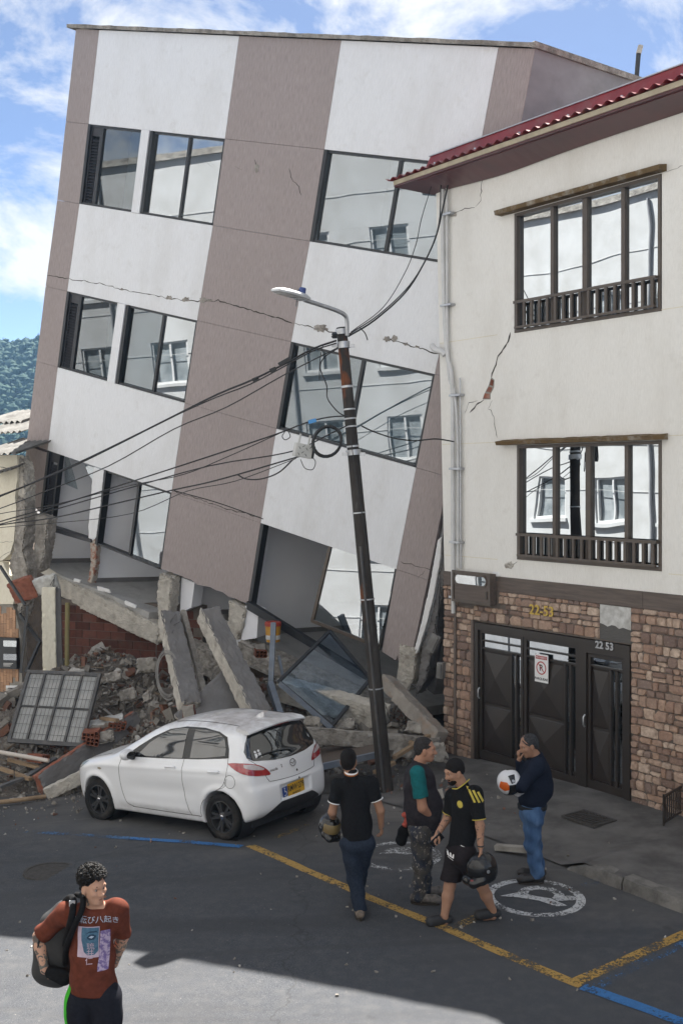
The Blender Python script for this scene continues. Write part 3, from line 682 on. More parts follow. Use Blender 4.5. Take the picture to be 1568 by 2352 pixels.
# window builder
def rwindow(wn_, mull, railz):
    a0, a1, z0, z1 = wn_; fw = .05
    mb = MB(); bars(mb, [(a0 + .003, a0 + fw, z0 + .003, z1 - .003), (a1 - fw, a1 - .003, z0 + .003, z1 - .003), (a0 + fw + .001, a1 - fw - .001, z1 - fw, z1 - .003), (a0 + fw + .001, a1 - fw - .001, z0 + .003, z0 + fw)], -.01, .16)
    w = obj('window', mb, M['bronze'], rh); e = [a0 + fw] + list(mull) + [a1 - fw]
    for i, x in enumerate(mull): obj('mullion', MB().box(x - (.045 if i == 1 else .032), x + (.045 if i == 1 else .032), .02, .13, z0 + fw + .001, z1 - fw - .001), M['bronze'], w)
    for i in range(len(e) - 1):
        q = obj('pane', MB().box(e[i] + (.03 if i else 0), e[i+1] - (.03 if i < len(mull) else 0), .07, .077, z0 + fw, z1 - fw), M['mirror_glass'], w)
    rl = MB(); bars(rl, [(a0 + .06, a1 - .06, railz - .03, railz + .012), (a0 + .06, a1 - .06, z0 + .055, z0 + .09)], -.075, -.035)
    rail = obj('railing', rl, M['bronze'], rh); nb = int((a1 - a0 - .2) / .155)
    for i in range(nb + 1):
        x = a0 + .1 + (a1 - a0 - .2) * i / nb; obj('baluster', MB().box(x - .022, x + .022, -.072, -.038, z0 + .091, railz - .031), M['bronze'], rail)
    for x in (a0 + .06, a1 - .06): obj('bracket', MB().box(x - .02, x + .02, -.076, -.011, railz - .029, railz + .011), M['bronze'], rail)
    return w
rwindow(UW, (-1.49, -.86, -.17), 7.27); rwindow(LW, (-1.45, -.80, -.11), 3.71)
M['header'] = pm('weathered_brown_ledge', (0.17, 0.115, 0.058), (0.11, 0.078, 0.045), 6, 0.9, 0.5, 40, dirt=(0.40, 0.38, 0.34), dscale=5)
def ledge(a0, a1, z0, z1, d):
    mb = MB(); n_ = 30
    for i in range(n_ + 1):
        a = a0 + (a1 - a0) * i / n_; e = jr.uniform(-.006, .006)
        for (y, z) in ((.0, z0), (-d + .02 + e, z0 + e), (-d + e, z1 - .03), (0, z1 + e)): mb.v.append((a, y, z))
    for i in range(n_):
        for j in range(4): mb.f.append((i*4 + j, (i+1)*4 + j, (i+1)*4 + (j+1) % 4, i*4 + (j+1) % 4))
    mb.f += [(0, 1, 2, 3), (n_*4 + 3, n_*4 + 2, n_*4 + 1, n_*4)]; return obj('window_ledge', mb, M['header'], rh)
ledge(-2.53, .58, 8.655, 8.75, .17); ledge(-2.50, .60, 5.075, 5.16, .17)
# red roof edge
M['fascia'] = pm('maroon_fascia', (0.095, 0.022, 0.022), (0.065, 0.016, 0.017), 2.5, 0.28, spec=0.5)
M['red_roof'] = pm('red_roof_sheet', (0.23, 0.022, 0.028), (0.16, 0.016, 0.022), 3, 0.32, 0.15, 30, dirt=(0.20, 0.10, 0.09), dscale=2)
M['cream_trim'] = pm('cream_trim', (0.48, 0.42, 0.31), (0.36, 0.31, 0.23), 5, 0.8)
EL = -4.52
sof = MB().add([(EL, -.55, 9.46), (SR, -.55, 9.46), (SR, .0, 9.40), (EL + .35, .02, 9.34), (EL, -.55, 9.485), (SR, -.55, 9.485), (SR, .0, 9.425), (EL + .35, .02, 9.365)], [(0,1,2,3),(7,6,5,4),(0,4,5,1),(1,5,6,2),(2,6,7,3),(3,7,4,0)])
obj('soffit', sof, M['fascia'], rh)
# sagging inner soffit board that has come loose
sg = MB(); n_ = 30
for i in range(n_ + 1):
    t = i / n_; a = EL + .55 + 6.5 * t; drop = .05 * math.exp(-((t - .22) / .16) ** 2) + .012 * math.sin(5 * t)
    for (y, z) in ((-.50, 9.452), (-.03, 9.37 - drop), (-.03, 9.355 - drop), (-.50, 9.44)): sg.v.append((a, y, z))
for i in range(n_):
    for j in range(4): sg.f.append((i*4 + j, (i+1)*4 + j, (i+1)*4 + (j+1) % 4, i*4 + (j+1) % 4))
sg.f += [(0, 1, 2, 3), (n_*4 + 3, n_*4 + 2, n_*4 + 1, n_*4)]
obj('soffit_board', sg, M['fascia'], rh, label='loose maroon soffit board sagging away from the wall')
rbox('eave_trim', EL, SR, 9.487, 9.56, -.565, -.52, M['cream_trim'])
# corrugated sheet, its scalloped front edge in the sun
cs = MB(); per = .19; N = int((SR - EL + .12) / per * 8)
for i in range(N + 1):
    a = EL - .14 + i * per / 8; w = .024 * math.cos(2 * math.pi * i / 8)
    for (y, z) in ((-.62, 9.59 + w), (-.12, 9.64 + w), (-.12, 9.633 + w), (-.62, 9.583 + w)): cs.v.append((a, y, z))
for i in range(N):
    for j in range(4): cs.f.append((i*4 + j, (i+1)*4 + j, (i+1)*4 + (j+1) % 4, i*4 + (j+1) % 4))
cs.f += [(0, 1, 2, 3), (N*4 + 3, N*4 + 2, N*4 + 1, N*4)]
roof = obj('corrugated_roof', cs, M['red_roof'], rh, 50)
fl_ = MB().add([(EL + .5, -.34, 9.60), (SR, -.34, 9.60), (SR, -.28, 9.87), (EL + .62, -.28, 9.87), (EL + .5, 1.2, 9.62), (SR, 1.2, 9.62), (SR, 1.2, 9.885), (EL + .62, 1.2, 9.885)], [(0,1,2,3),(3,2,6,7),(0,3,7,4),(1,5,6,2),(4,7,6,5),(0,4,5,1)])
obj('flashing', fl_, M['red_roof'], rh)
rbox('flashing_cap', EL + .6, SR, 9.871, 9.887, -.30, -.20, M['steel'])
for i in range(9):
    a = -3.6 + i * .95; obj('roof_bolt', MB().lathe([(0, 9.68), (.018, 9.68), (.018, 9.62)], 8, c=(a, -.45, 0)), M['steel'], rh)
# pipes on the corner
def rpipe(name, pts, r, m): return obj(name, MB().tube(bez([Vector(p) for p in pts], 30), r, 10), m, rh, 60, )
rpipe('drain_pipe', [(-3.84, -.07, 9.35), (-3.80, -.07, 7.5), (-3.72, -.07, 6.6), (-3.60, -.07, 6.1), (-3.58, -.07, 4.5), (-3.57, -.07, 2.35)], .035, M['pvc'])
rpipe('drain_pipe', [(-3.74, -.06, 9.35), (-3.72, -.06, 6.5), (-3.55, -.06, 5.95), (-3.47, -.06, 5.0), (-3.47, -.06, 3.1)], .022, M['pvc'])
rpipe('conduit', [(-3.43, -.05, 6.2), (-3.42, -.05, 4.2), (-3.41, -.05, 3.08)], .012, M['steel'])
for z in (8.9, 7.4, 5.9, 4.7, 3.5, 2.6): rbox('pipe_clip', -3.86 + (.0 if z > 6.3 else .22), -3.60 + (.0 if z > 6.3 else .22), z, z + .035, -.112, -.001, M['steel'])
rpipe('gutter_elbow', [(-4.05, -.12, 6.78), (-3.95, -.12, 6.7), (-3.82, -.1, 6.66), (-3.76, -.08, 6.6)], .05, M['pvc'])
# cracks with brick showing
for i, (pts, w) in enumerate([([(1172, 764), (1165, 790), (1145, 815), (1132, 850), (1128, 868)], .03), ([(1112, 918), (1092, 930), (1078, 948)], .022), ([(1095, 922), (1075, 925), (1066, 950)], .012), ([(1130, 918), (1120, 938), (1132, 950), (1136, 975), (1142, 1005)], .011), ([(1106, 400), (1105, 430), (1104, 460), (1092, 474)], .016), ([(1092, 474), (1060, 480), (1040, 492)], .013), ([(1186, 1290), (1175, 1300), (1160, 1302)], .018), ([(1530, 395), (1568, 380)], .006)]): crack(RP, pts, w, rh, M['crack'], seed=50 + i)
def poly_patch(pl, pts, m, parent, y=-.004, name='exposed_brick'): return obj(name, MB().prism(pl.outline(pts), 'y', y, .0), m, parent)
poly_patch(RP, [(1128, 866), (1135, 872), (1134, 890), (1126, 905), (1126, 917), (1108, 917), (1112, 905), (1122, 885)], M['mortar'], rh, -.0045, 'broken_plaster')
for i, pts in enumerate(([(1128, 870), (1134, 874), (1132, 886), (1125, 884)], [(1123, 888), (1131, 890), (1127, 901), (1117, 899)], [(1114, 903), (1125, 905), (1124, 915), (1110, 915)])): poly_patch(RP, pts, M['brick'], rh, -.009)
spall(RP, (1170, 1298), 11, 9, rh, M['pale_concrete'], 60); spall(RP, (1040, 492), 10, 6, rh, M['pale_concrete'], 61); spall(RP, (1140, 1322), 8, 12, rh, M['white_paint'], 62)
# meter cabinet
mt = rbox('meter_cabinet', -3.50, -2.63, 2.575, 3.055, -.14, -.026, M['band'])
obj('cabinet_rim', bars(MB(), [(-3.51, -2.62, 3.03, 3.07), (-3.51, -2.62, 2.56, 2.60), (-3.51, -3.47, 2.601, 3.029), (-2.66, -2.62, 2.601, 3.029)], -.16, -.141), M['bronze'], mt)
pts = [(-3.38 + .07 * math.cos(a), 2.93 + .07 * math.sin(a)) for a in [math.pi/2 + math.pi * i / 8 for i in range(9)]] + [(-2.80 + .07 * math.cos(a), 2.93 + .07 * math.sin(a)) for a in [-math.pi/2 + math.pi * i / 8 for i in range(9)]]
obj('sight_glass', MB().prism(pts, 'y', -.146, -.141), M['strong_glass'], mt)
pts2 = [(-3.09 + (x + 3.09) * 1.06, 2.93 + (z - 2.93) * 1.35) for x, z in pts]; mb = MB(); nn_ = len(pts)
mb.v = [(x, -.152, z) for x, z in pts] + [(x, -.152, z) for x, z in pts2] + [(x, -.1405, z) for x, z in pts2]
for i in range(nn_):
    j = (i + 1) % nn_; mb.f += [(i, j, nn_ + j, nn_ + i), (nn_ + i, nn_ + j, 2*nn_ + j, 2*nn_ + i)]
obj('sight_rim', mb, M['bronze'], mt)
obj('latch', MB().box(-2.73, -2.70, -.165, -.141, 2.66, 2.78), M['bronze'], mt)

M['dark_mortar'] = pm('dingy_mortar', (0.17, 0.145, 0.125), (0.11, 0.095, 0.085), 8, 0.95, 0.4, 60)
# stone cladding: every stone its own piece
def stone_mat():
    m, t, b = nmat('clad_stone'); oi = node(t, 'ShaderNodeObjectInfo'); v = coords(t)
    va = node(t, 'ShaderNodeVectorMath', operation='ADD'); t.links.new(v, va.inputs[0])
    cx_ = node(t, 'ShaderNodeCombineXYZ'); 
    for k in range(3): t.links.new(oi.outputs['Random'], cx_.inputs[k])
    sc = node(t, 'ShaderNodeVectorMath', operation='SCALE'); sc.inputs['Scale'].default_value = 40; t.links.new(cx_.outputs[0], sc.inputs[0]); t.links.new(sc.outputs[0], va.inputs[1])
    base = ramp(t, oi.outputs['Random'], [(0.0, (0.30, 0.185, 0.135)), (0.16, (0.15, 0.105, 0.09)), (0.30, (0.44, 0.285, 0.20)), (0.45, (0.20, 0.145, 0.125)), (0.58, (0.56, 0.42, 0.32)), (0.72, (0.34, 0.21, 0.15)), (0.88, (0.60, 0.47, 0.37)), (1.0, (0.38, 0.235, 0.16))])
    n1 = noise(t, va.outputs[0], 14, 7, 0.7); col = mixc(t, ramp(t, n1, [(0.35, 0.0), (0.7, 0.75)]), base, (0.17, 0.115, 0.09))
    col = mixc(t, ramp(t, noise(t, va.outputs[0], 40, 4, 0.7), [(0.55, 0.0), (0.8, 0.6)]), col, (0.58, 0.47, 0.38))
    t.links.new(col, b.inputs['Base Color']); b.inputs['Roughness'].default_value = 0.85; bump(t, b, n1, 0.7, 0.016); return m
M['stone'] = stone_mat()
rbox('cladding_bed', SL, DR[0], -.6, BBm - .001, .0, .2, M['dark_mortar']); rbox('cladding_bed', DR[0] + .001, DR[1], DR[3] + .002, BBm - .001, .0, .2, M['dark_mortar']); rbox('cladding_bed', DR[1] + .001, SR, -.6, BBm - .001, .0, .2, M['dark_mortar'])
rs = random.Random(11)
def stones(a0, a1, z0, z1):
    z = z0; row = 0; out = []
    while z < z1 - .03:
        h = min(rs.uniform(.07, .165), z1 - z); 
        if z1 - z - h < .05: h = z1 - z
        a = a0
        while a < a1 - .02:
            w = min(rs.choice((rs.uniform(.08, .15), rs.uniform(.14, .30))), a1 - a)
            if a1 - a - w < .06: w = a1 - a
            if h > .11 and rs.random() < .25 and w > .12:
                m_ = h * rs.uniform(.4, .6); out += [(a, a + w, z, z + m_), (a, a + w, z + m_, z + h)]
            else: out.append((a, a + w, z, z + h))
            a += w
        z += h; row += 1
    return out
def stone_mesh(w, h, dpt):
    g_ = .0045; mb = MB(); J = lambda s_: rs.uniform(-s_, s_)
    c = .30; base = [(-w/2 + g_, -h/2 + g_ + c*h*rs.random()), (-w/2 + g_ + c*w*rs.random(), -h/2 + g_), (w/2 - g_ - c*w*rs.random(), -h/2 + g_), (w/2 - g_, -h/2 + g_ + c*h*rs.random()), (w/2 - g_, h/2 - g_ - c*h*rs.random()), (w/2 - g_ - c*w*rs.random(), h/2 - g_), (-w/2 + g_ + c*w*rs.random(), h/2 - g_), (-w/2 + g_, h/2 - g_ - c*h*rs.random())]
    for x, z in base: mb.v.append((x, 0, z))
    for x, z in base: mb.v.append((x * .86 + J(.006), -dpt + J(.006), z * .82 + J(.006)))
    mb.v.append((J(.02), -dpt - .004 + J(.006), J(.02)))
    for i in range(8):
        j = (i + 1) % 8; mb.f += [(i, j, 8 + j, 8 + i), (8 + i, 8 + j, 16)]
    return mb
ST = stones(SL, -3.13, -.1, BBm - .005) + stones(-3.13, -.56, DR[3] + .02, BBm - .005) + stones(.0, 1.25, -.05, BBm - .005)
ST = [q for q in ST if not (q[0] < -2.62 and q[3] > 2.56 and q[1] > -3.5)]
for (a0, a1, z0, z1) in ST:
    o = obj('stone', stone_mesh(a1 - a0, z1 - z0, rs.uniform(.016, .042)), M['stone'], rh); o.location = ((a0 + a1) / 2, -.001, (z0 + z1) / 2)
mb = MB()
for (a0, a1, z0, z1) in stones(1.25, SR, -.4, BBm - .005):
    sm_ = stone_mesh(a1 - a0, z1 - z0, .02); sm_.xf(Matrix.Translation(((a0 + a1) / 2, -.001, (z0 + z1) / 2))); mb.add(sm_.v, sm_.f)
stuff(obj('stone_cladding', mb, M['stone'], rh))
print('stones', len(ST))
# bare patch above the small door
M['mortar_dark'] = pm('combed_mortar', (0.125, 0.12, 0.115), (0.09, 0.087, 0.083), 5, 0.95, 0.9, 1.0, stretch=(3, 3, 55), bdist=0.01)
M['lime'] = pm('whitish_adhesive', (0.60, 0.60, 0.58), (0.36, 0.35, 0.33), 9, 0.95, 0.6, 40)
rbox('bare_mortar', -.55, -.005, DR[3] + .02, 2.50, -.008, -.0005, M['mortar_dark'])
obj('bare_mortar', MB().prism([(-.55, 2.51)] + [(-.55 + .545 * i / 8, 2.49 + jr.uniform(-.03, .03)) for i in range(1, 9)] + [(-.005, 2.775), (-.55, 2.775)], 'y', -.012, -.0085), M['lime'], rh)
# pilaster strip of wood left of the doors
rbox('corner_trim', -3.58, -3.53, -.1, BBm - .3, -.055, -.03, M['band'])
rbox('corner_trim', DR[0] - .055, DR[0] - .0, -.1, DR[3] + .02, -.05, -.001, M['band'])

# garage doors
dm = M['door_metal']
dfr = obj('door_frame', bars(MB(), [(-3.11, -3.03, -.05, 2.25), (-.065, -.01, .0, 2.25), (-3.029, -.066, 2.14, 2.25)], -.035, .14), dm, rh)
obj('threshold_board', MB().box(-3.029, -.066, .02, .1, -.05, .09), dm, dfr)  # dark metal board below the door leaves
def leaf(a0, a1, z0, z1, has_slits=True, transom=2):
    d = obj('door_leaf', MB().box(a0 + .004, a1 - .004, .045, .06, z0, z1), dm, rh)
    st_ = .055
    fr = bars(MB(), [(a0 + .004, a0 + st_, z0, z1), (a1 - st_, a1 - .004, z0, z1), (a0 + st_ + .001, a1 - st_ - .001, z1 - .05, z1), (a0 + st_ + .001, a1 - st_ - .001, z0, z0 + .12)], .0, .044); obj('leaf_frame', fr, dm, d)
    sx = a1 - st_ - (.25 if has_slits else 0); tz = z1 - .05 - .12 * transom - .02
    for k in range(transom):
        zt = z1 - .06 - .12 * k; obj('transom_pane', MB().box(a0 + st_ + .02, a1 - st_ - .02, .036, .043, zt - .095, zt), M['mirror_glass'], d); obj('rail', MB().box(a0 + st_ + .001, a1 - st_ - .001, .005, .035, zt - .12, zt - .096), dm, d)
    if has_slits:
        for k in range(2):
            x = sx + .055 + k * .11; obj('slit_pane', MB().box(x - .0, x + .062, .036, .043, z0 + .18, tz - .02), M['mirror_glass'], d); obj('stile', MB().box(x - .04, x - .001, .004, .035, z0 + .121, tz), dm, d)
    # raised panels with pyramid relief
    for (p0, p1) in ((z0 + .13, (z0 + tz) / 2 - .02), ((z0 + tz) / 2 + .02, tz - .02)):
        x0, x1 = a0 + st_ + .015, sx - .0; cx_, cz_ = (x0 + x1) / 2, (p0 + p1) / 2
        mb = MB(); o_ = .018
        mb.add([(x0, .044, p0), (x1, .044, p0), (x1, .044, p1), (x0, .044, p1), (x0 + o_, .030, p0 + o_), (x1 - o_, .030, p0 + o_), (x1 - o_, .030, p1 - o_), (x0 + o_, .030, p1 - o_), (cx_, -.012, cz_)], [(0,1,5,4),(1,2,6,5),(2,3,7,6),(3,0,4,7),(4,5,8),(5,6,8),(6,7,8),(7,4,8)])
        obj('raised_panel', mb, dm, d)
    return d
leaf(-3.03, -2.06, .1, 2.14, True); leaf(-2.05, -.96, .1, 2.14, True)
obj('post', MB().box(-.955, -.83, -.02, .1, .1, 2.139), dm, dfr)
obj('small_door_frame', bars(MB(), [(-.829, -.79, .1, 2.06), (-.11, -.067, .1, 2.06), (-.829, -.067, 2.061, 2.139)], -.03, .1), dm, dfr)
l3 = leaf(-.79, -.11, .12, 2.05, True, 1)
obj('handle', MB().tube([(-.80, -.05, 1.0), (-.80, -.075, 1.03), (-.80, -.075, 1.14), (-.80, -.04, 1.17)], .013, 8), M['steel'], l3, 60)
obj('handle', MB().tube([(-2.985, -.045, 1.05), (-2.985, -.07, 1.08), (-2.985, -.07, 1.19), (-2.985, -.04, 1.22)], .013, 8), M['steel'], dfr, 60)

# lettering
def text(name, s, size, M_, m, parent=None, ext=0.004, bold=0.0):
    cu = bpy.data.curves.new(name, 'FONT'); cu.body = s; cu.size = size; cu.align_x = 'CENTER'; cu.align_y = 'CENTER'; cu.extrude = ext; cu.offset = bold; cu.resolution_u = 2
    t_ = bpy.data.objects.new(name, cu); COL.objects.link(t_)
    bpy.context.view_layer.update(); dg = bpy.context.evaluated_depsgraph_get(); me = bpy.data.meshes.new_from_object(t_.evaluated_get(dg)); bpy.data.objects.remove(t_); bpy.data.curves.remove(cu)
    me.name = name; me.transform(M_); me.materials.clear(); me.materials.append(m); o = bpy.data.objects.new(name, me); COL.objects.link(o)
    if parent is not None: o.parent = parent
    return o
def upright(x, y, z): return Matrix.Translation((x, y, z)) @ Matrix.Rotation(R(90), 4, 'X')
M['num_yellow'] = pm('yellow_number_paint', (0.62, 0.44, 0.09), (0.5, 0.34, 0.07), 6, 0.6)
text('house_number', '22-53', .215, upright(-1.63, -.056, 2.575), M['num_yellow'], rh, .008, .002)
text('house_number', '22 53', .145, upright(-.44, -.045, 2.20), M['steel'], rh, .006, .004)
sg_ = rbox('parking_sign', -1.80, -1.53, 1.50, 1.92, -.022, -.014, M['white_paint'])
M['red_print'] = pm('red_print', (0.45, 0.06, 0.06), (0.38, 0.05, 0.05), 4, 0.6); M['black_print'] = pm('black_print', (0.02, 0.02, 0.02), (0.03, 0.03, 0.03), 4, 0.6)
obj('sign_band', MB().box(-1.78, -1.55, -.0245, -.0225, 1.845, 1.895), M['red_print'], sg_)
text('sign_text', 'PROHIBIDO', .040, upright(-1.665, -.0265, 1.87), M['white_paint'], sg_, .0005)
text('sign_text', 'PARQUEAR', .052, upright(-1.665, -.024, 1.55), M['black_print'], sg_, .0008, .001)
text('sign_letter', 'R', .13, upright(-1.665, -.024, 1.715), M['black_print'], sg_, .0008, .003)
mb = MB(); N = 28
for i in range(N):
    a = 2 * math.pi * i / N
    for r_ in (.082, .10): mb.v.append((-1.665 + r_ * math.cos(a), -.0255, 1.715 + r_ * math.sin(a)))
for i in range(N): j = (i + 1) % N; mb.f.append((2*i, 2*i + 1, 2*j + 1, 2*j))
mb.add([(-1.735, -.0262, 1.775), (-1.725, -.0262, 1.785), (-1.595, -.0262, 1.655), (-1.605, -.0262, 1.645)], [(0, 1, 2, 3)])
obj('sign_ring', mb, M['red_print'], sg_)
# small iron grille gate at the right edge of the pavement
gp0 = ground(1523, 1898, .13); gp1 = ground(1600, 1850, .13)
gd = (gp1 - gp0); gd.z = 0; gd.normalize(); gM = frame(gp0, gd, Vector((-gd.y, gd.x, 0)), RZ)
ig = thing('iron_railing', 'low black iron railing at the far right of the stone wall', 'railing', gM)
obj('rail', bars(MB(), [(0, .9, .36, .385), (0, .9, .03, .05), (0, .025, 0, .40)], -.012, .012), M['door_metal'], ig)
for i in range(12): obj('baluster', MB().box(.05 + i * .07, .066 + i * .07, -.008, .008, .051, .359), M['door_metal'], ig)

# ================================================================ neighbour on the left
NX = Vector((0.88, -0.475, 0)).normalized(); NM = frame(at(30, 1690, 23.6), NX, Vector((-NX.y, NX.x, 0)), RZ); NP = Plane(NM)
nh = thing('damaged_house', 'cracked cream house with corrugated roof at the left edge', 'house', NM)
def npoly(name, pts, y0, y1, m, lab=None): return obj(name, MB().prism(NP.outline(pts), 'y', y0, y1), m, nh, label=lab)
npoly('wall', [(-120, 1045), (39, 1045), (40, 1075), (40, 1100), (36, 1122), (34, 1143), (37, 1165), (36, 1190), (31, 1244), (23, 1272), (5, 1288), (-120, 1290)], 0, .2, M['old_cream'])
npoly('wall', [(-120, 1291), (6, 1291), (17, 1314), (28, 1337), (36, 1362), (30, 1388), (-120, 1388)], .0, .2, M['old_cream'])
npoly('wall', [(-120, 1389), (26, 1389), (36, 1420), (46, 1470), (50, 1700), (-120, 1700)], .04, .2, M['mortar'])
obj('column', rough_prism(NP.outline([(36, 1140), (58, 1148), (58, 1200), (52, 1260), (62, 1300), (60, 1352), (46, 1420), (38, 1400), (30, 1340), (18, 1300), (32, 1250)]), .01, .34, .04, 31), M['concrete'], nh, label='stripped concrete corner column, cracked and crumbling')
obj('column', rough_prism(NP.outline([(56, 1180), (88, 1190), (82, 1250), (70, 1310), (50, 1320), (54, 1250)]), .3, .6, .03, 32), M['concrete'], nh)
obj('column', rough_prism(NP.outline([(36, 1045), (48, 1070), (53, 1110), (52, 1150), (36, 1140), (38, 1090)]), .05, .4, .05, 33), M['pale_concrete'], nh)
# wood-look tiles, one by one
M['wood_tile'] = pm('wood_look_tile', (0.46, 0.27, 0.155), (0.34, 0.19, 0.11), 8, 0.6, 0.1, 30, stretch=(1, 1, 5), rnd=0.22)
rt = random.Random(4); a = -1.0
while a < .22:
    z = .0 - rt.random() * .2
    while z < 2.75:
        h = rt.uniform(.20, .26); x0, z0 = a, z
        lim = 0.18 if z < 2.2 else 0.05
        if a + .085 < lim and z + h < 2.80 and not (a > -.16 and z < 1.1): obj('tile', MB().box(a + .002, a + .084, .02, .042, z + .003, z + h - .003), M['wood_tile'], nh)
        z += h
    a += .087
npoly('door_frame', [(13, 1575), (38, 1575), (38, 1580), (18, 1580), (22, 1695), (17, 1695)], .005, .03, M['white_paint']); npoly('dark_opening_panel', [(18, 1581), (38, 1581), (38, 1690), (22, 1690)], .008, .035, M['door_metal'])  # solid dark panel stands for the unlit doorway
mc_ = npoly('meter_box', [(-20, 1462), (44, 1465), (46, 1536), (-20, 1533)], -.10, .0, M['frame'])
for (y0, y1) in ((1471, 1485), (1502, 1516)): obj('meter_window', MB().prism(NP.outline([(8, y0), (38, y0 + 1), (38, y1 + 1), (8, y1)], -.1), 'y', -.106, -.101), M['strong_glass'], mc_)
for q in range(3): obj('meter_lettering', MB().prism(NP.outline([(8, 1523 + q * 3), (30 - 3 * q, 1523.5 + q * 3), (30 - 3 * q, 1525 + q * 3), (8, 1524.5 + q * 3)], -.1), 'y', -.103, -.101), M['pvc'], mc_)
# corrugated asbestos roofs
M['asbestos'] = pm('weathered_fibre_cement', (0.25, 0.245, 0.235), (0.13, 0.127, 0.12), 3, 0.95, 0.15, 30, stretch=(1, 1, 1), dirt=(0.12, 0.115, 0.11), dscale=1.8)
def corrugated(o, ux, uy, wx, ly, per=.18, amp=.028, th=.012):
    ux = Vector(ux).normalized(); uy = Vector(uy).normalized(); nn = ux.cross(uy).normalized(); mb = MB(); N = int(wx / per * 8)
    for i in range(N + 1):
        w = amp * math.cos(2 * math.pi * i / 8); p = Vector(o) + ux * (i * per / 8)
        for q, t_ in ((0, 0), (ly, 0), (ly, -th), (0, -th)): mb.v.append(tuple(p + uy * q + nn * (w + t_)))
    for i in range(N):
        for j in range(4): mb.f.append((i*4 + j, (i+1)*4 + j, (i+1)*4 + (j+1) % 4, i*4 + (j+1) % 4))
    return mb
NMi = NM.inverted()
for (o, wx, ly, nm) in ((at(-60, 1046, 23.6), 1.25, 1.6, 0), (at(-60, 998, 25.2), 1.5, 1.7, 1), (at(-60, 975, 26.6), 1.6, 1.6, 2)):
    mb = corrugated(o, NX + Vector((0, 0, .03)), Vector((.42, .86, .26)), wx, ly); mb.xf(NMi); obj('roof_sheet', mb, M['asbestos'], nh, 50)
mb = corrugated(at(-40, 1096, 23.3), Vector((.9, -.2, .25)), Vector((.2, .9, .2)), .75, .5, .12, .02); mb.xf(NMi); obj('roof_sheet', mb, M['asbestos'], nh, 50, label='short broken corrugated sheet over the wall')
for i, (pts, w) in enumerate([([(0, 1247), (15, 1244), (30, 1243)], .012), ([(0, 1285), (12, 1270), (30, 1266)], .01), ([(0, 1072), (38, 1076)], .014)]): crack(NP, pts, w, nh, M['crack'], seed=90 + i)

# ================================================================ houses across the street, behind the camera: they bounce light, show in the glass and are raised to block sky light
OX = Vector((0.726, -0.688, 0)).normalized(); ON = Vector((0.688, 0.726, 0))
M['opp_white'] = pm('sunlit_white_wall', (0.53, 0.53, 0.53), (0.43, 0.425, 0.415), 1.2, 0.9, 0.1, 30)
M['opp_glass'] = pm('curtained_window_glass', (0.16, 0.18, 0.19), (0.34, 0.36, 0.37), 1.1, 0.12, lo=.4, hi=.6)
M['opp_stone'] = pm('rubble_stone_base', (0.30, 0.285, 0.25), (0.16, 0.15, 0.135), 4, 0.95, 0.8, 8, bdist=0.05)
def opp_house(label, t0, t1, hgt, cols, rows, z0, seed, OX=OX, ON=ON):
    o = Vector((-7, 6, 0)) + OX * t0; base = min(gz(o.x, o.y), 0) - .3
    T = frame((o.x, o.y, base), OX, -ON, RZ); h = thing('white_house', label, 'house', T); W = t1 - t0; rr = random.Random(seed)
    xs_ = [(W * (i + .5) / cols) for i in range(cols)]; ww = min(1.5, W / cols * .5); wins = []
    for r_ in range(rows):
        for x in xs_: wins.append((x - ww / 2 * rr.uniform(.8, 1.1), x + ww / 2, z0 + r_ * 2.9, z0 + r_ * 2.9 + 1.35))
    zs = [0]; 
    for r_ in range(rows):
        za, zb = z0 + r_ * 2.9, z0 + r_ * 2.9 + 1.35
        obj('wall', MB().box(0, W, 0, .3, zs[-1] + .001, za), M['opp_stone'] if (r_ == 0 and seed == 2) else M['opp_white'], h); edge = 0
        for (a, b, c, d) in [q for q in wins if abs(q[2] - za) < .01]:
            obj('wall', MB().box(edge, a, 0, .3, za + .001, zb - .001), M['opp_white'], h); edge = b
            w = obj('window', bars(MB(), [(a, a + .07, za, zb), (b - .07, b, za, zb), (a + .071, b - .071, zb - .07, zb), (a + .071, b - .071, za, za + .07), ((a + b) / 2 - .03, (a + b) / 2 + .03, za + .071, zb - .071)], .04, .12), M['pvc'], h)
            obj('pane', MB().box(a + .07, b - .07, .13, .14, za + .07, zb - .07), M['opp_glass'], w); obj('sill', MB().box(a - .1, b + .1, -.1, .03, za - .1, za - .001), M['opp_white'], w)
            if rr.random() < .4:
                for q in range(10): obj('blind_slat', MB().box(a + .08, b - .08, .15, .16, zb - .1 - q * .055, zb - .07 - q * .055), M['white_paint'], w)
        obj('wall', MB().box(edge, W, 0, .3, za + .001, zb - .001), M['opp_white'], h); zs.append(zb)
    for q in range(2, int(hgt / 1.45)): obj('string_course', MB().box(0, W, -.02, -.001, q * 1.45 + .62, q * 1.45 + .635), M['opp_white'], h)
    for q in range(3): obj('drain_pipe', MB().tube([(W * (.2 + .3 * q) + .35, -.06, .2), (W * (.2 + .3 * q) + .35, -.06, hgt - .2)], .05, 8), M['side_grey'], h, 60)
    obj('plinth', MB().box(0, W, -.04, -.001, 0, 1.5), M['side_grey'], h)
    obj('wall', MB().box(0, W, 0, .3, zs[-1] + .001, hgt), M['opp_white'], h); obj('back_wall', MB().box(0, W, 6, 6.2, 0, hgt), M['opp_white'], h)
    obj('roof', MB().box(-.1, W + .1, -.12, 6.4, hgt + .001, hgt + .2), M['concrete'], h)
    for x in (.0, W - .2): obj('end_wall', MB().box(x, x + .2, .301, 5.99, 0, hgt), M['opp_white'], h)
opp_house('tall white house across the street seen only in the window reflections', -22, -2.2, 15.4, 8, 4, 2.6, 1, Vector((.6, -.8, 0)), Vector((.8, .6, 0)))
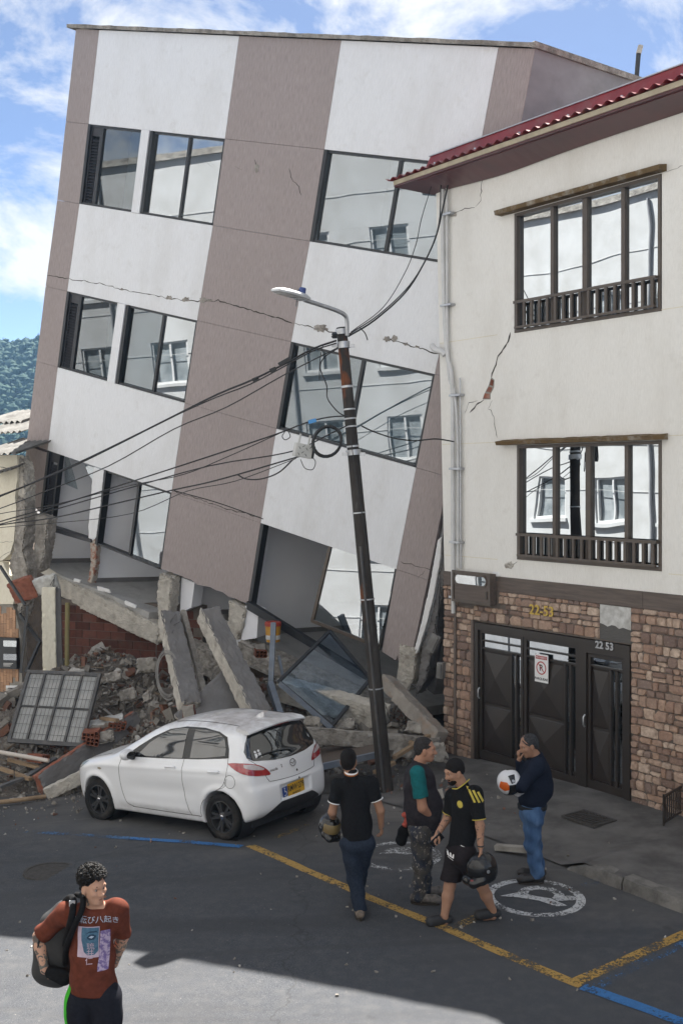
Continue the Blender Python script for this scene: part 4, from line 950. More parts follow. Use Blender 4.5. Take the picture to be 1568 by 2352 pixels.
opp_house('white house across the street left of the camera', -1.9, 9.0, 16.6, 6, 5, 2.4, 2)
opp_house('white house across the street behind the camera', 9.2, 22, 16.2, 7, 5, 2.3, 3)

# ================================================================ wooded hill far off
def hz_(x, y): 
    r_ = 66 + 5 * math.sin(x * .021 + 1) + 3 * math.sin(x * .06); d = max(0, y - 260); return -20 + r_ * smooth(d, 0, 200) * 1.3 + 2.5 * math.sin(x * .13 + y * .05)
hb = MB(); hxs = [-420 + 14 * i for i in range(62)]; hys = [250 + 16 * i for i in range(20)]
for y in hys:
    for x in hxs: hb.v.append((x, y, hz_(x, y)))
for j in range(len(hys) - 1):
    for i in range(len(hxs) - 1): q = len(hxs); hb.f.append((j*q + i, j*q + i + 1, (j+1)*q + i + 1, (j+1)*q + i))
M['hill'] = pm('forest_floor', (0.03, 0.055, 0.04), (0.045, 0.07, 0.045), .05, 0.95)
struct(obj('hill', hb, M['hill'], smooth_=True))
M['forest'] = pm('forest_leaves', (0.022, 0.052, 0.044), (0.045, 0.082, 0.058), .16, 0.9, lo=.3, hi=.7)
fo = MB(); rf = random.Random(8)
ico = [(0,0,1),(.9,0,.45),(.28,.85,.45),(-.72,.53,.45),(-.72,-.53,.45),(.28,-.85,.45),(.72,.53,-.45),(-.28,.85,-.45),(-.9,0,-.45),(-.28,-.85,-.45),(.72,-.53,-.45)]
icf = [(0,1,2),(0,2,3),(0,3,4),(0,4,5),(0,5,1),(1,6,2),(2,7,3),(3,8,4),(4,9,5),(5,10,1),(1,10,6),(2,6,7),(3,7,8),(4,8,9),(5,9,10)]
for i in range(5200):
    x = rf.uniform(-175, -70); y = rf.uniform(300, 480); zb = hz_(x, y)
    if rf.random() < .06:                                        # conifer-like
        r_ = rf.uniform(1.0, 1.9); h = rf.uniform(6, 11); n_ = 6
        for tier in range(3):
            q = r_ * (1 - tier * .27); zz = zb + h * (.12 + tier * .27); o_ = len(fo.v)
            fo.v += [(x + q * rf.uniform(.75, 1.2) * math.cos(k * 1.047 + tier), y + q * math.sin(k * 1.047 + tier), zz + rf.uniform(-.3, .3)) for k in range(n_)] + [(x, y, zz + h * .38)]
            fo.f += [(o_ + k, o_ + (k + 1) % n_, o_ + n_) for k in range(n_)]
    else:
        for b in range(4):
            r_ = rf.uniform(.7, 2.1); cx_, cy_, cz_ = x + rf.uniform(-1.8, 1.8), y + rf.uniform(-1, 1), zb + rf.uniform(1, 7) * rf.uniform(.6, 1.2)
            fo.add([(cx_ + r_ * p[0] * rf.uniform(.75, 1.25), cy_ + r_ * p[1] * rf.uniform(.75, 1.25), cz_ + r_ * p[2] * rf.uniform(.75, 1.3)) for p in ico], icf)
stuff(obj('forest', fo, M['forest'])); 
# ================================================================ rubble
def heap(x, y):
    h = 0
    for cx_, cy_, a, s_ in ((-4.6, 21.6, 1.75, 1.5), (-6.6, 21.0, .9, 1.5), (-2.4, 20.4, 1.0, 1.4), (-0.2, 19.4, .75, 1.2), (-5.4, 18.9, .30, 1.1), (-3.4, 18.6, .35, 1.0), (1.0, 18.5, .55, .75), (-1.0, 18.2, .30, .8), (-1.3, 19.7, .6, .9), (-3.0, 19.2, .35, .8), (-7.5, 19.5, .35, 1.3)):
        d = ((x - cx_) ** 2 + (y - cy_) ** 2) / (s_ * s_)
        if d < 9: h += a * math.exp(-d)
    return max(0, h - .04)
def hz(x, y): return gz(x, y) + heap(x, y)
M['dust'] = pm('grey_brown_rubble_dust', (0.19, 0.17, 0.15), (0.12, 0.106, 0.093), 7, 1.0, 1.0, 28, bdist=0.05, dirt=(0.19, 0.165, 0.14), dscale=2.5)
hp = MB(); hx = [-9.5 + .14 * i for i in range(84)]; hy = [16.4 + .14 * i for i in range(58)]; rr = random.Random(21)
for y in hy:
    for x in hx:
        q = heap(x, y); hp.v.append((x, y, gz(x, y) + q - .03 + (.16 * (mnoise.noise(Vector((x * 2.4, y * 2.4, 0))) + .6 * mnoise.noise(Vector((x * 6, y * 6, 3)))) if q > .03 else -.05)))
for j in range(len(hy) - 1):
    for i in range(len(hx) - 1): q = len(hx); hp.f.append((j*q + i, j*q + i + 1, (j+1)*q + i + 1, (j+1)*q + i))
stuff(obj('rubble_heap', hp, M['dust'], smooth_=True))
def island_mat(name, stops, rough=0.95, bs=30, bd=0.02):
    m, t, b = nmat(name); ge = node(t, 'ShaderNodeNewGeometry'); v = coords(t)
    col = ramp(t, ge.outputs['Random Per Island'], stops); n1 = noise(t, v, 18, 5, .7)
    col = mixc(t, ramp(t, n1, [(0.42, 0.0), (0.75, 0.6)]), col, (0.15, 0.135, 0.118))
    t.links.new(col, b.inputs['Base Color']); b.inputs['Roughness'].default_value = rough; b.inputs['Specular IOR Level'].default_value = .12; bump(t, b, noise(t, v, bs, 4), 0.6, bd); return m
M['rub_c'] = island_mat('rubble_concrete', [(0, (0.19, 0.175, 0.155)), (.3, (0.27, 0.25, 0.225)), (.6, (0.14, 0.128, 0.115)), (.9, (0.33, 0.31, 0.28)), (1, (0.52, 0.50, 0.47))])
M['rub_b'] = island_mat('rubble_brick', [(0, (0.16, 0.075, 0.05)), (.4, (0.12, 0.065, 0.05)), (.75, (0.21, 0.10, 0.07)), (1, (0.27, 0.16, 0.12))])
def hexa(rr, c, sx, sy, sz, mb):
    e = Quaternion((rr.gauss(0, 1), rr.gauss(0, 1), rr.gauss(0, 1), rr.gauss(0, 1))).normalized(); vs = []
    for k in (-1, 1):
        for i, j in ((-1, -1), (1, -1), (1, 1), (-1, 1)):
            vs.append(Vector(c) + e @ Vector((i * sx * rr.uniform(.6, 1.1), j * sy * rr.uniform(.6, 1.1), k * sz * rr.uniform(.6, 1.1))))
    mb.add(vs, [(0,3,2,1),(4,5,6,7),(0,1,5,4),(1,2,6,5),(2,3,7,6),(3,0,4,7)])
rc, rbk = MB(), MB(); n_ = 0
while n_ < 9500:
    x = rr.uniform(-9, 1.9); y = rr.uniform(16.6, 23.5); q = heap(x, y)
    if rr.random() > min(1, q * 2.2 + (.10 if q > .01 else 0)): continue
    s_ = min(.17, .019 * math.exp(rr.gauss(.2, .7))); brick = rr.random() < .16
    f_ = (1, rr.uniform(.5, 1), rr.uniform(.25, .8)) if not brick else (1.25, .75, .45)
    hexa(rr, (x, y, hz(x, y) + s_ * .2), s_ * f_[0], s_ * f_[1], s_ * f_[2], rbk if brick else rc); n_ += 1
# fragments strewn over road and pavement
for i in range(1500):
    if i < 900: x = rr.gauss(-4.6, 2.2); y = rr.gauss(17.6, .9)
    elif i < 1250: x = rr.gauss(1.1, .9); y = rr.gauss(16.6, .9)
    else: x = rr.uniform(-4, 4.2); y = rr.uniform(9.5, 16)
    if i >= 1250 and rr.random() < .5: continue
    s_ = rr.uniform(.006, .022) if i >= 1250 else .010 * math.exp(rr.gauss(.3, .6))
    kq = (x - K0.x) * RY.x + (y - K0.y) * RY.y
    hexa(rr, (x, y, hz(x, y) + s_ * .3 + (.07 if kq > .1 and x > .3 else 0)), s_, s_ * .8, s_ * .45, rbk if rr.random() < .16 else rc)
spl = MB()
for i in range(420):
    x = rr.uniform(-8.5, 1.7); y = rr.uniform(17.0, 22.5)
    if heap(x, y) < .06: continue
    d = Vector((rr.gauss(0, 1), rr.gauss(0, .7), rr.gauss(.1, .35))).normalized(); L_ = rr.uniform(.12, .55); c = Vector((x, y, hz(x, y) + .04)); w_ = rr.uniform(.012, .04)
    spl.bar(c - d * L_ / 2, c + d * L_ / 2, w_, w_ * rr.uniform(.3, .8))
M['splinter'] = island_mat('rubble_splinters', [(0, (0.22, 0.17, 0.12)), (.35, (0.12, 0.10, 0.085)), (.6, (0.34, 0.31, 0.27)), (.8, (0.06, 0.06, 0.062)), (1, (0.42, 0.40, 0.37))])
stuff(obj('rubble_splinters', spl, M['splinter']))
stuff(obj('rubble_concrete', rc, M['rub_c'])); stuff(obj('rubble_brick', rbk, M['rub_b']))

# larger pieces, each a thing
M['block'] = pm('weathered_block', (0.36, 0.34, 0.305), (0.22, 0.205, 0.185), 5, 0.95, 0.7, 30, bdist=0.02, dirt=(0.15, 0.13, 0.115), dscale=3)
def slab(name, label, cat, A, B, e1, w, t, m, m2=None, amp=.02, seed=1, maxlen=.09, group=None, edge=1.5, freq=8):
    """a broken member from A to B; e1 = direction of its width w, thickness t; faces that look along e1 take m2"""
    A = Vector(A); B = Vector(B); d = (B - A); L = d.length; d.normalize(); e1 = Vector(e1); e1 = (e1 - d * e1.dot(d)).normalized(); e2 = d.cross(e1).normalized()
    T = frame(A, e1, e2, d); mb = MB().box(-w/2, w/2, -t/2, t/2, 0, L); me = roughen(mb, maxlen, amp, freq, seed, edge)
    o = link(name, me, m); o.matrix_world = T
    if m2:
        me.materials.append(m2)
        for p in me.polygons:
            if abs(p.normal.x) > .72 or abs(p.normal.z) > .8: p.material_index = 1
    return tag(o, label, cat, group)
e_r = (.86, .5, 0)
slab('leaning_concrete_slab', 'broken grey slab leaning upright under the middle taupe band', 'concrete slab', at(436, 1625, 18.4), at(386, 1412, 20.0), e_r, .36, .28, M['grey_render'], M['pale_concrete'], .028, 1)
slab('leaning_plank', 'thin concrete lath leaning between the two leaning slabs', 'plank', at(470, 1600, 18.9), at(420, 1404, 20.2), e_r, .10, .10, M['concrete'], None, .012, 2)
slab('leaning_concrete_slab', 'longest broken slab, slanting down to the roof of the white car', 'concrete slab', at(600, 1655, 18.0), at(476, 1408, 19.6), e_r, .36, .32, M['grey_render'], M['pale_concrete'], .032, 3)
slab('fallen_wall_panel', 'grey rendered wall panel lying behind the roof of the white car', 'wall panel', at(440, 1680, 18.2), at(560, 1570, 19.0), (.5, -.4, -.55), .85, .10, M['grey_render'], M['pale_concrete'], .02, 4)
slab('fallen_wall_panel', 'dark rendered wall panel with brick edge sloping left of the car', 'wall panel', at(92, 1810, 17.6), at(318, 1658, 19.4), (-.1, .25, 1), .44, .16, M['grey_render'], M['brick'], .022, 5)
slab('fallen_beam', 'pale concrete beam under the dark panel in front of the car', 'beam', at(104, 1826, 17.35), at(214, 1772, 17.7), (0, .2, 1), .20, .22, M['pale_concrete'], None, .022, 6)
slab('fallen_beam', 'long dusty round-edged beam lying behind the car and pole', 'beam', at(672, 1686, 16.9), at(1004, 1712, 17.5), (0, .1, 1), .24, .24, M['concrete'], None, .026, 7)
slab('fallen_beam', 'rust-stained beam slanting from the pole to the stone wall', 'beam', at(884, 1562, 18.8), at(1012, 1696, 17.5), (.5, -.4, .7), .24, .24, M['rusty_concrete'] if 'rusty_concrete' in M else M['concrete'], None, .02, 8)
slab('fallen_beam', 'board-marked beam under the fallen glass pane', 'beam', at(640, 1580, 19.0), at(890, 1650, 18.3), (0, -.3, 1), .42, .25, M['pale_concrete'], None, .02, 9)
slab('plaster_slab', 'white plastered slab lying right of the fallen grille', 'plaster slab', at(205, 1672, 19.0), at(285, 1652, 19.1), (.1, 1, .25), .30, .16, M['lime'], M['concrete'], .02, 10)
slab('brick_chunk', 'tilted chunk of red brickwork with white plaster above the grille', 'brick chunk', at(28, 1362, 21.9), at(80, 1345, 21.8), (.1, -.3, .95), .46, .18, M['brick'], None, .018, 11)
slab('plaster_slab', 'white plaster flap hanging beside the tilted brick chunk', 'plaster slab', at(78, 1350, 21.85), at(132, 1335, 21.8), (.1, -.3, .95), .34, .14, M['lime'], None, .015, 12)
slab('concrete_block', 'dusty concrete block on the edge of the broken floor by the bucket', 'block', at(588, 1492, 20.1), at(612, 1488, 20.1), (0, .3, 1), .14, .30, M['block'], None, .014, 13)
slab('concrete_block', 'square block standing at the foot of the upright slab', 'block', at(420, 1640, 18.0), at(448, 1636, 18.0), (0, .2, 1), .26, .2, M['block'], M['brick'], .012, 14)
slab('concrete_block', 'rough concrete lump inside the heap below the edge beam', 'block', at(316, 1530, 20.6), at(362, 1526, 20.6), (0, .2, 1), .28, .3, M['block'], None, .04, 15)
slab('concrete_block', 'concrete lump beside the foot of the stone wall', 'block', at(985, 1735, 16.9), at(1018, 1722, 17.0), (0, .2, 1), .26, .3, M['block'], None, .04, 16)
slab('cream_pier', 'cream plastered wall pier standing left of the yellow pipe', 'pier', at(116, 1600, 21.2), at(112, 1350, 21.6), (1, .2, 0), .26, .3, M['old_cream'], None, .018, 17)
slab('grey_post', 'grey post standing against the right side of the cream pier', 'post', at(138, 1600, 21.3), at(131, 1352, 21.7), (1, .2, 0), .14, .2, M['grey_render'], None, .01, 18)
CHL = ['grey chunk on the road edge beside the bamboo pole', 'small chunk lying alone on the road at far left', 'chunk just right of the foot of the fallen grille', 'chunk behind the car roof below the steel channels', 'chunk left of the pole under the fallen glass', 'chunk right of the pole behind the slanting rusty beam', 'chunk on the ground right of the foot of the pole', 'chunk on the heap right of the fallen grille', 'chunk highest on the heap under the edge beam', 'chunk left of the upright leaning slab', 'smallest chunk near the stone corner of the house', 'chunk beside the right tail lamp of the car']
for i, (a_, b_, w_) in enumerate((((20, 1845, 17.4), (60, 1836, 17.4), .12), ((40, 1872, 17.0), (75, 1868, 17.0), .07), ((210, 1700, 18.6), (262, 1690, 18.7), .2), ((700, 1655, 18.2), (742, 1660, 18.1), .16), ((770, 1668, 18.2), (815, 1662, 18.2), .18), ((935, 1668, 17.9), (972, 1676, 17.8), .18), ((905, 1725, 16.9), (945, 1735, 16.8), .13), ((275, 1600, 19.6), (312, 1592, 19.7), .2), ((245, 1560, 20.2), (280, 1552, 20.2), .18), ((330, 1605, 19.3), (350, 1596, 19.3), .16), ((960, 1740, 16.6), (985, 1748, 16.5), .1), ((690, 1720, 16.9), (716, 1714, 16.9), .12))):
    slab('concrete_chunk', CHL[i], 'concrete chunk', at(*a_), at(*b_), (0, .3, 1), w_, w_ * 1.1, M['concrete'], None, .035, 30 + i, .07, 'loose concrete chunks in the rubble')
# hollow bricks with their holes
M['hollow'] = pm('hollow_clay_brick', (0.25, 0.105, 0.07), (0.18, 0.075, 0.052), 12, 0.9, 0.4, 40, rnd=.25)
def hollow_brick(label, p, e, rz):
    T = Matrix.Translation(p) @ Matrix.Rotation(rz, 4, 'Z') @ Matrix.Rotation(e, 4, 'Y'); o = thing('hollow_brick', label, 'brick', T, 'hollow clay bricks in the rubble')
    mb = MB(); L, W_h, Hh = .30, .20, .12; t = .014
    xs_ = [-L/2, -L/6, L/6, L/2]
    for z in (-Hh/2, 0, Hh/2): mb.box(-W_h/2, W_h/2, -L/2, L/2, z - t/2, z + t/2)
    for k in range(4): x = -W_h/2 + W_h * k / 3; mb.box(x - t/2, x + t/2, -L/2 + .001, L/2 - .001, -Hh/2 + t/2, -t/2); mb.box(x - t/2, x + t/2, -L/2 + .001, L/2 - .001, t/2, Hh/2 - t/2)
    obj('brick_body', mb, M['hollow'], o)
for i, (p, e, rz) in enumerate((((205, 1688, 18.5), .1, .1), ((213, 1700, 18.45), .2, .2), ((216, 1686, 18.6), -.1, .05), ((262, 1667, 19.0), .1, .3), ((275, 1662, 19.05), .3, .2), ((88, 1742, 18.2), .2, 1.2))): hollow_brick(['hollow brick nearest the lower right corner of the grille', 'lowest hollow brick on the dark sloping panel', 'hollow brick resting on top of its two neighbours', 'left of the two hollow bricks higher up the dark panel', 'right of the two hollow bricks higher up the dark panel', 'hollow brick alone below the fallen grille'][i], at(*p), e, rz)
for i, (p, e, rz) in enumerate((((598, 1500, 19.95), .05, .2),)): hollow_brick('single hollow brick on the broken floor edge', at(*p), e, rz)

# inner brick wall of the crushed storey
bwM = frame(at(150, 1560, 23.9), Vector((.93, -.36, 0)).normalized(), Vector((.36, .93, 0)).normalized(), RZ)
M['shaded_brick'] = pm('shade_darkened_brick', (0.13, 0.055, 0.042), (0.085, 0.04, 0.033), 9, 0.95, 0.5, 50, rnd=0.35, dirt=(0.10, 0.085, 0.075), dscale=4)  # darker copy of the red brick; ground-floor shade put into its colour
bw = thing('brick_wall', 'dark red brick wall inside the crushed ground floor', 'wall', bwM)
obj('mortar_core', MB().box(-.3, 3.4, .012, .2, -.9, 1.75), M['dark_mortar'], bw); r2 = random.Random(2)
for r_ in range(14):
    z = -.85 + r_ * .178
    for c in range(10):
        x = -.28 + c * .365 - (.18 if r_ % 2 else 0)
        if x < -.3 or x + .35 > 3.4 or z + .165 > 1.7: continue
        o = obj('brick', MB().box(x, x + .35, r2.uniform(-.006, .004), .1, z, z + .163), M['shaded_brick'], bw)
# retaining ground behind (soil and back of the lot)
M['soil'] = pm('dark_soil', (0.09, 0.072, 0.058), (0.055, 0.045, 0.036), 3, 1.0, 0.8, 12, bdist=0.08)
bk = MB(); 
for i in range(31):
    x = -13 + i * .7
    for (dy, z) in ((0, -2.2), (.2, 1.0), (.6, 2.3), (3.5, 2.6)):
        yy = 31.5 - (x + 7) * .45 + dy + .15 * math.sin(i * 1.7); bk.v.append((x, yy, z + .1 * math.sin(i * 2.3)))
for i in range(30):
    for j in range(3): bk.f.append((i*4 + j, (i+1)*4 + j, (i+1)*4 + j + 1, i*4 + j + 1))
struct(obj('cut_slope', bk, M['soil']))

# fallen steel grille with glass
gc4 = [at(52, 1543, 19.6), at(219, 1545, 19.2), at(205, 1720, 18.5), at(30, 1702, 18.9)]
gx = ((gc4[1] - gc4[0]) + (gc4[2] - gc4[3])).normalized(); gv = ((gc4[3] - gc4[0]) + (gc4[2] - gc4[1])); gv = (gv - gx * gv.dot(gx)).normalized(); gn = gx.cross(gv)
gw = ((gc4[1] - gc4[0]).length + (gc4[2] - gc4[3]).length) / 2; gh = ((gc4[3] - gc4[0]).length + (gc4[2] - gc4[1]).length) / 2
gM = frame((gc4[0] + gc4[3]) / 2 - gv * gh / 2, gx, gn, -gv) 
gl = thing('fallen_grille', 'fallen steel grille window leaning on the rubble left of the car', 'grille', gM)
M['grille'] = pm('dull_grey_steel', (0.075, 0.075, 0.078), (0.05, 0.05, 0.052), 6, 0.55, dirt=(0.14, 0.125, 0.11), dscale=5)
obj('frame', bars(MB(), [(0, gw, -.06, 0), (0, gw, -gh, -gh + .07), (0, .06, -gh + .071, -.061), (gw - .06, gw, -gh + .071, -.061)], -.03, .03), M['grille'], gl)
for i in (1, 2, 3): obj('mullion', MB().box(gw * i / 4 - .02, gw * i / 4 + .02, -.025, .02, -gh + .072, -.062), M['grille'], gl)
for i in range(4):
    x0, x1 = gw * i / 4 + (.061 if i == 0 else .021), gw * (i + 1) / 4 - (.061 if i == 3 else .021)
    obj('crossbar', MB().box(x0, x1, -.02, .02, -gh * .5 - .015, -gh * .5 + .015), M['grille'], gl)
    for (z0, z1) in ((-gh + .071, -gh * .5 - .016), (-gh * .5 + .016, -.061)): obj('pane', MB().box(x0, x1, .006, .011, z0, z1), M['dusty_pane'] if 'dusty_pane' in M else M['glass'], gl)
nb = 20
for i in range(1, nb):
    if i % 5: obj('wire', MB().tube([(gw * i / nb, -.035, -.03), (gw * i / nb, -.035, -gh + .04)], .0038, 5), M['grille'], gl)
for i in range(1, 8): obj('wire', MB().tube([(.03, -.041, -gh * i / 8), (gw - .03, -.041, -gh * i / 8)], .0038, 5), M['grille'], gl)

# fallen window frame with blue glass
q4 = [at(757, 1450, 19.9), at(850, 1560, 19.0), at(762, 1668, 18.0), at(640, 1566, 18.6)]
wf = thing('fallen_window', 'fallen dark window frame with blue-tinted glass under the right window', 'window frame', q4[3])
wl = [p - q4[3] for p in q4]; wn_ = (wl[1] - wl[0]).cross(wl[3] - wl[0]).normalized()
for i in range(4): obj('frame_bar', MB().bar(wl[i], wl[(i + 1) % 4], .055, .05, tuple(wn_)), M['frame'], wf)
obj('pane', MB().add([tuple(p + wn_ * .003) for p in wl] + [tuple(p - wn_ * .003) for p in wl], [(0, 1, 2, 3), (7, 6, 5, 4), (0, 4, 5, 1), (1, 5, 6, 2), (2, 6, 7, 3), (3, 7, 4, 0)]), M['fallen_glass'], wf)
def barthing(name, label, cat, pts, w, h, m, group=None):
    mb = MB()
    for a_, b_ in zip(pts[:-1], pts[1:]): mb.bar(at(*a_), at(*b_), w, h)
    return tag(obj(name, mb, m), label, cat, group)
M['blue_steel'] = pm('bluish_steel_channel', (0.16, 0.19, 0.235), (0.11, 0.13, 0.165), 5, 0.5, dirt=(0.2, 0.19, 0.175), dscale=4)
barthing('steel_channel', 'upright blue-grey steel channel standing beside the yellow bucket', 'steel bar', [(628, 1432, 19.4), (622, 1575, 18.9)], .09, .12, M['blue_steel'])
barthing('steel_channel', 'bent blue-grey channel leaning behind the rear of the car', 'steel bar', [(620, 1572, 18.8), (648, 1660, 18.0)], .10, .14, M['blue_steel'])
barthing('steel_channel', 'blue-grey channel lying below the fallen glass', 'steel bar', [(642, 1570, 18.55), (762, 1674, 17.95)], .05, .07, M['blue_steel'])
barthing('steel_channel', 'short blue-grey channel at the edge of the broken floor', 'steel bar', [(640, 1508, 19.6), (652, 1565, 19.2)], .04, .06, M['blue_steel'])
barthing('black_bar', 'long black bar slanting above the grille', 'steel bar', [(0, 1300, 21.4), (58, 1390, 21.0)], .045, .045, M['frame'])
barthing('black_bar', 'upright black bar behind the left end of the grille', 'steel bar', [(48, 1545, 20.4), (64, 1392, 20.9)], .05, .05, M['frame'])
barthing('black_bar', 'short black bar forming a corner with the upright bar', 'steel bar', [(44, 1410, 20.9), (92, 1475, 20.7), (60, 1545, 20.4)], .05, .05, M['frame'])
barthing('rusty_angle', 'long dark angle bar lying in the debris at lower left', 'steel bar', [(0, 1808, 17.6), (60, 1785, 17.8), (128, 1742, 18.2)], .10, .04, M['grille'])
barthing('kerb_plank', 'splintered plank lying on the pavement behind the walking man', 'plank', [(1138, 1946, 13.3), (1215, 1952, 13.1)], .10, .06, M['block'])
M['wood'] = pm('weathered_timber', (0.33, 0.24, 0.155), (0.21, 0.15, 0.10), 4, 0.85, 0.4, 14, stretch=(1, 1, 1))
def tubething(name, label, cat, pts, r, m, n=12, group=None, steps=16): return tag(obj(name, MB().tube(bez([at(*p) for p in pts], steps), r, n), m, None, 60), label, cat, group)
tubething('yellow_pipe', 'upright dirty yellow pipe against the dark brick wall', 'pipe', [(155, 1600, 21.2), (154, 1500, 21.2), (155, 1385, 21.4)], .045, pm('dirty_yellow', (0.24, 0.21, 0.10), (0.18, 0.155, 0.08), 3, .8))
tubething('red_white_pole', 'red and white banded pole lying at lower left', 'pole', [(-40, 1722, 18.3), (0, 1728, 18.2), (112, 1748, 18.0)], .035, pm('pinkish_white_paint', (0.55, 0.50, 0.45), (0.40, 0.20, 0.16), .9, .6, lo=.5, hi=.52))
tubething('bamboo_pole', 'pale bamboo pole lying on the road edge at left', 'pole', [(-40, 1846, 16.9), (30, 1840, 17.0), (105, 1830, 17.2)], .035, M['wood'])
for i, (pts) in enumerate(([(232, 1650, 19.0), (270, 1655, 18.6)], [(850, 1700, 17.2), (900, 1690, 17.3)], [(905, 1740, 16.5), (985, 1690, 17.2)], [(860, 1775, 16.2), (905, 1752, 16.5)], [(20, 1745, 18.4), (95, 1765, 18.0)], [(0, 1765, 18.2), (70, 1790, 17.7)], [(940, 1705, 17.2), (1005, 1730, 16.9)])): barthing('timber_batten', ['batten above the dark sloping panel', 'batten on the long beam left of the pole', 'batten leaning right of the pole foot', 'batten lying left of the pole foot', 'upper batten below the fallen grille', 'lower batten at the left picture edge', 'batten in front of the stone corner'][i], 'batten', pts, .07, .05, M['wood'], 'timber battens in the rubble')
# flat roof panel behind the car, with blue edge
fp = [at(712, 1762, 16.3), at(868, 1728, 16.6), at(850, 1700, 17.4), at(705, 1725, 17.2)]
mb = MB().add([tuple(p) for p in fp] + [tuple(p - Vector((0, 0, .06))) for p in fp], [(0,1,2,3),(7,6,5,4),(0,4,5,1),(1,5,6,2),(2,6,7,3),(3,7,4,0)])
tag(obj('fallen_roof_panel', mb, pm('dusty_tile_panel', (0.155, 0.125, 0.105), (0.105, 0.088, 0.076), 6, .9, .6, 1.0, stretch=(3, 40, 3), bdist=.02)), 'ribbed dusty roof panel lying flat behind the car', 'roof panel')
barthing('steel_channel', 'dark blue steel edge along the flat roof panel', 'steel bar', [(700, 1770, 16.2), (870, 1733, 16.5)], .06, .09, M['blue_steel'])
M['cable_grey'] = pm('dusty_grey_cable', (0.34, 0.33, 0.31), (0.24, 0.23, 0.22), 6, .7)
# coils of cable
def coil(name, label, c, rx, rz_, r, m, turns, ax, ay, seed, jit=.03):
    rr = random.Random(seed); pts = []
    for i in range(turns * 22 + 1):
        a = 2 * math.pi * i / 22; k = 1 + jit * math.sin(a * .37 + seed) + .02 * math.sin(a * 1.3); pts.append(Vector(c) + Vector(ax) * (rx * k * math.cos(a)) + Vector(ay) * (rz_ * k * math.sin(a)) + Vector(ax).cross(Vector(ay)) * (.012 * math.sin(a * .21 + seed)))
    return tag(obj(name, MB().tube(pts, r, 6), m, None, 60), label, 'cable coil')
coil('grey_cable_coil', 'loops of grey cable hanging beside the upright slab', at(385, 1550, 19.0),   .22, .40, .006, M['cable_grey'], 8, (.9, -.3, .2), (-.1, .2, .95), 3, .10)
coil('grey_cable_coil', 'tangle of pale cable between the leaning slabs', at(505, 1555, 19.3), .14, .2, .006, M['cable_grey'], 4, (.9, -.3, .1), (.2, .3, .9), 5, .2)
for i in range(9):
    r3 = random.Random(70 + i); c = at(*[(395, 1425, 19.6), (375, 1480, 19.4), (905, 1650, 18.2), (925, 1670, 18.0), (890, 1640, 18.4), (945, 1600, 18.6), (130, 1330, 21.6), (120, 1345, 21.6), (20, 1790, 17.9)][i])
    pts = [c + Vector((r3.uniform(-.18, .18), r3.uniform(-.1, .1), r3.uniform(-.25, .25))) for _ in range(4)]
    tag(obj('bent_rebar', MB().tube(bez(pts, 14), .007, 5), M['grille'], None, 60), ['bent bar at the top of the upright slab', 'bent bar at the end of the edge beam', 'bent bar just right of the pole above the rusty beam', 'lowest bent bar right of the pole', 'bent bar touching the pole above the rubble', 'bent bar at the broken foot of the right band', 'bent bar above the tilted brick chunk', 'bent bar on top of the cream pier', 'bent bar in the debris at far lower left'][i], 'rebar', 'bent reinforcing bars')
# paint bucket
bk_ = thing('paint_bucket', 'yellow paint bucket with red lid on the broken floor', 'bucket', at(627, 1474, 20.6))
M['bucket_y'] = pm('yellow_plastic', (0.52, 0.27, 0.03), (0.42, 0.2, 0.03), 6, .5); M['bucket_r'] = pm('red_plastic', (0.40, 0.05, 0.03), (0.3, 0.04, 0.03), 6, .5)
obj('body', MB().lathe([(0, 0), (.13, 0), (.15, .32), (.15, .34)], 24), M['bucket_y'], bk_, 40); obj('lid', MB().lathe([(.155, .30), (.16, .34), (.155, .37), (.14, .38), (0, .375)], 24), M['bucket_r'], bk_, 40)
obj('paper_label', MB().lathe([(.1385, .05), (.143, .13)], 24), M['box_white'] if 'box_white' in M else M['pvc'], bk_, True)
# electric boxes dangling in the gap
def ebox(label, c, w, h, d, rot, m):
    t = thing('meter_housing', label, 'electric box', Matrix.Translation(at(*c)) @ Matrix.Rotation(rot, 4, 'Y') @ Matrix.Rotation(-.5, 4, 'Z'))
    obj('case', MB().box(-w/2, w/2, -d/2, d/2, -h/2, h/2), m, t); obj('cover', MB().box(-w/2 + .02, w/2 - .02, -d/2 - .03, -d/2 - .001, -h/2 + .02, h/2 - .02), m, t)
ebox('pale grey electric box dangling in the gap beside the stone wall', (996, 1478, 18.2), .16, .30, .12, .45, M['asbestos']); ebox('greenish electric box hanging lower in the gap', (1012, 1540, 18.0), .11, .26, .12, .05, M['asbestos'])
tubething('dangling_wire', 'thin wire hanging in the gap above the electric boxes', 'wire', [(1012, 1330, 18.1), (1008, 1380, 18.1), (1003, 1460, 18.1)], .008, M['black'], 6)

# ================================================================ utility pole, lamp and cables
PB = at(886, 1826, 16.1); PT = at(784, 752, 16.25)
pd = (PT - PB).normalized()
up_ = thing('utility_pole', 'leaning dark utility pole with street lamp in front of the fallen building', 'utility pole', PB)
def rust_mat():
    m, t, b = nmat('stained_dark_pole'); v = coords(t, (4, 4, .9)); v2 = coords(t, (1, 1, .35))
    col = ramp(t, noise(t, v, 2.2, 6, .7), [(.3, (0.028, 0.025, 0.024)), (.6, (0.055, 0.05, 0.046)), (.8, (0.12, 0.11, 0.10))])
    col = mixc(t, ramp(t, noise(t, v2, 2.0, 5, .6), [(.60, 0.0), (.66, .9)]), col, (0.17, 0.062, 0.03))
    t.links.new(col, b.inputs['Base Color']); b.inputs['Roughness'].default_value = .8; b.inputs['Specular IOR Level'].default_value = .15; bump(t, b, noise(t, v, 6, 4), .5, .01); return m
M['pole'] = rust_mat()
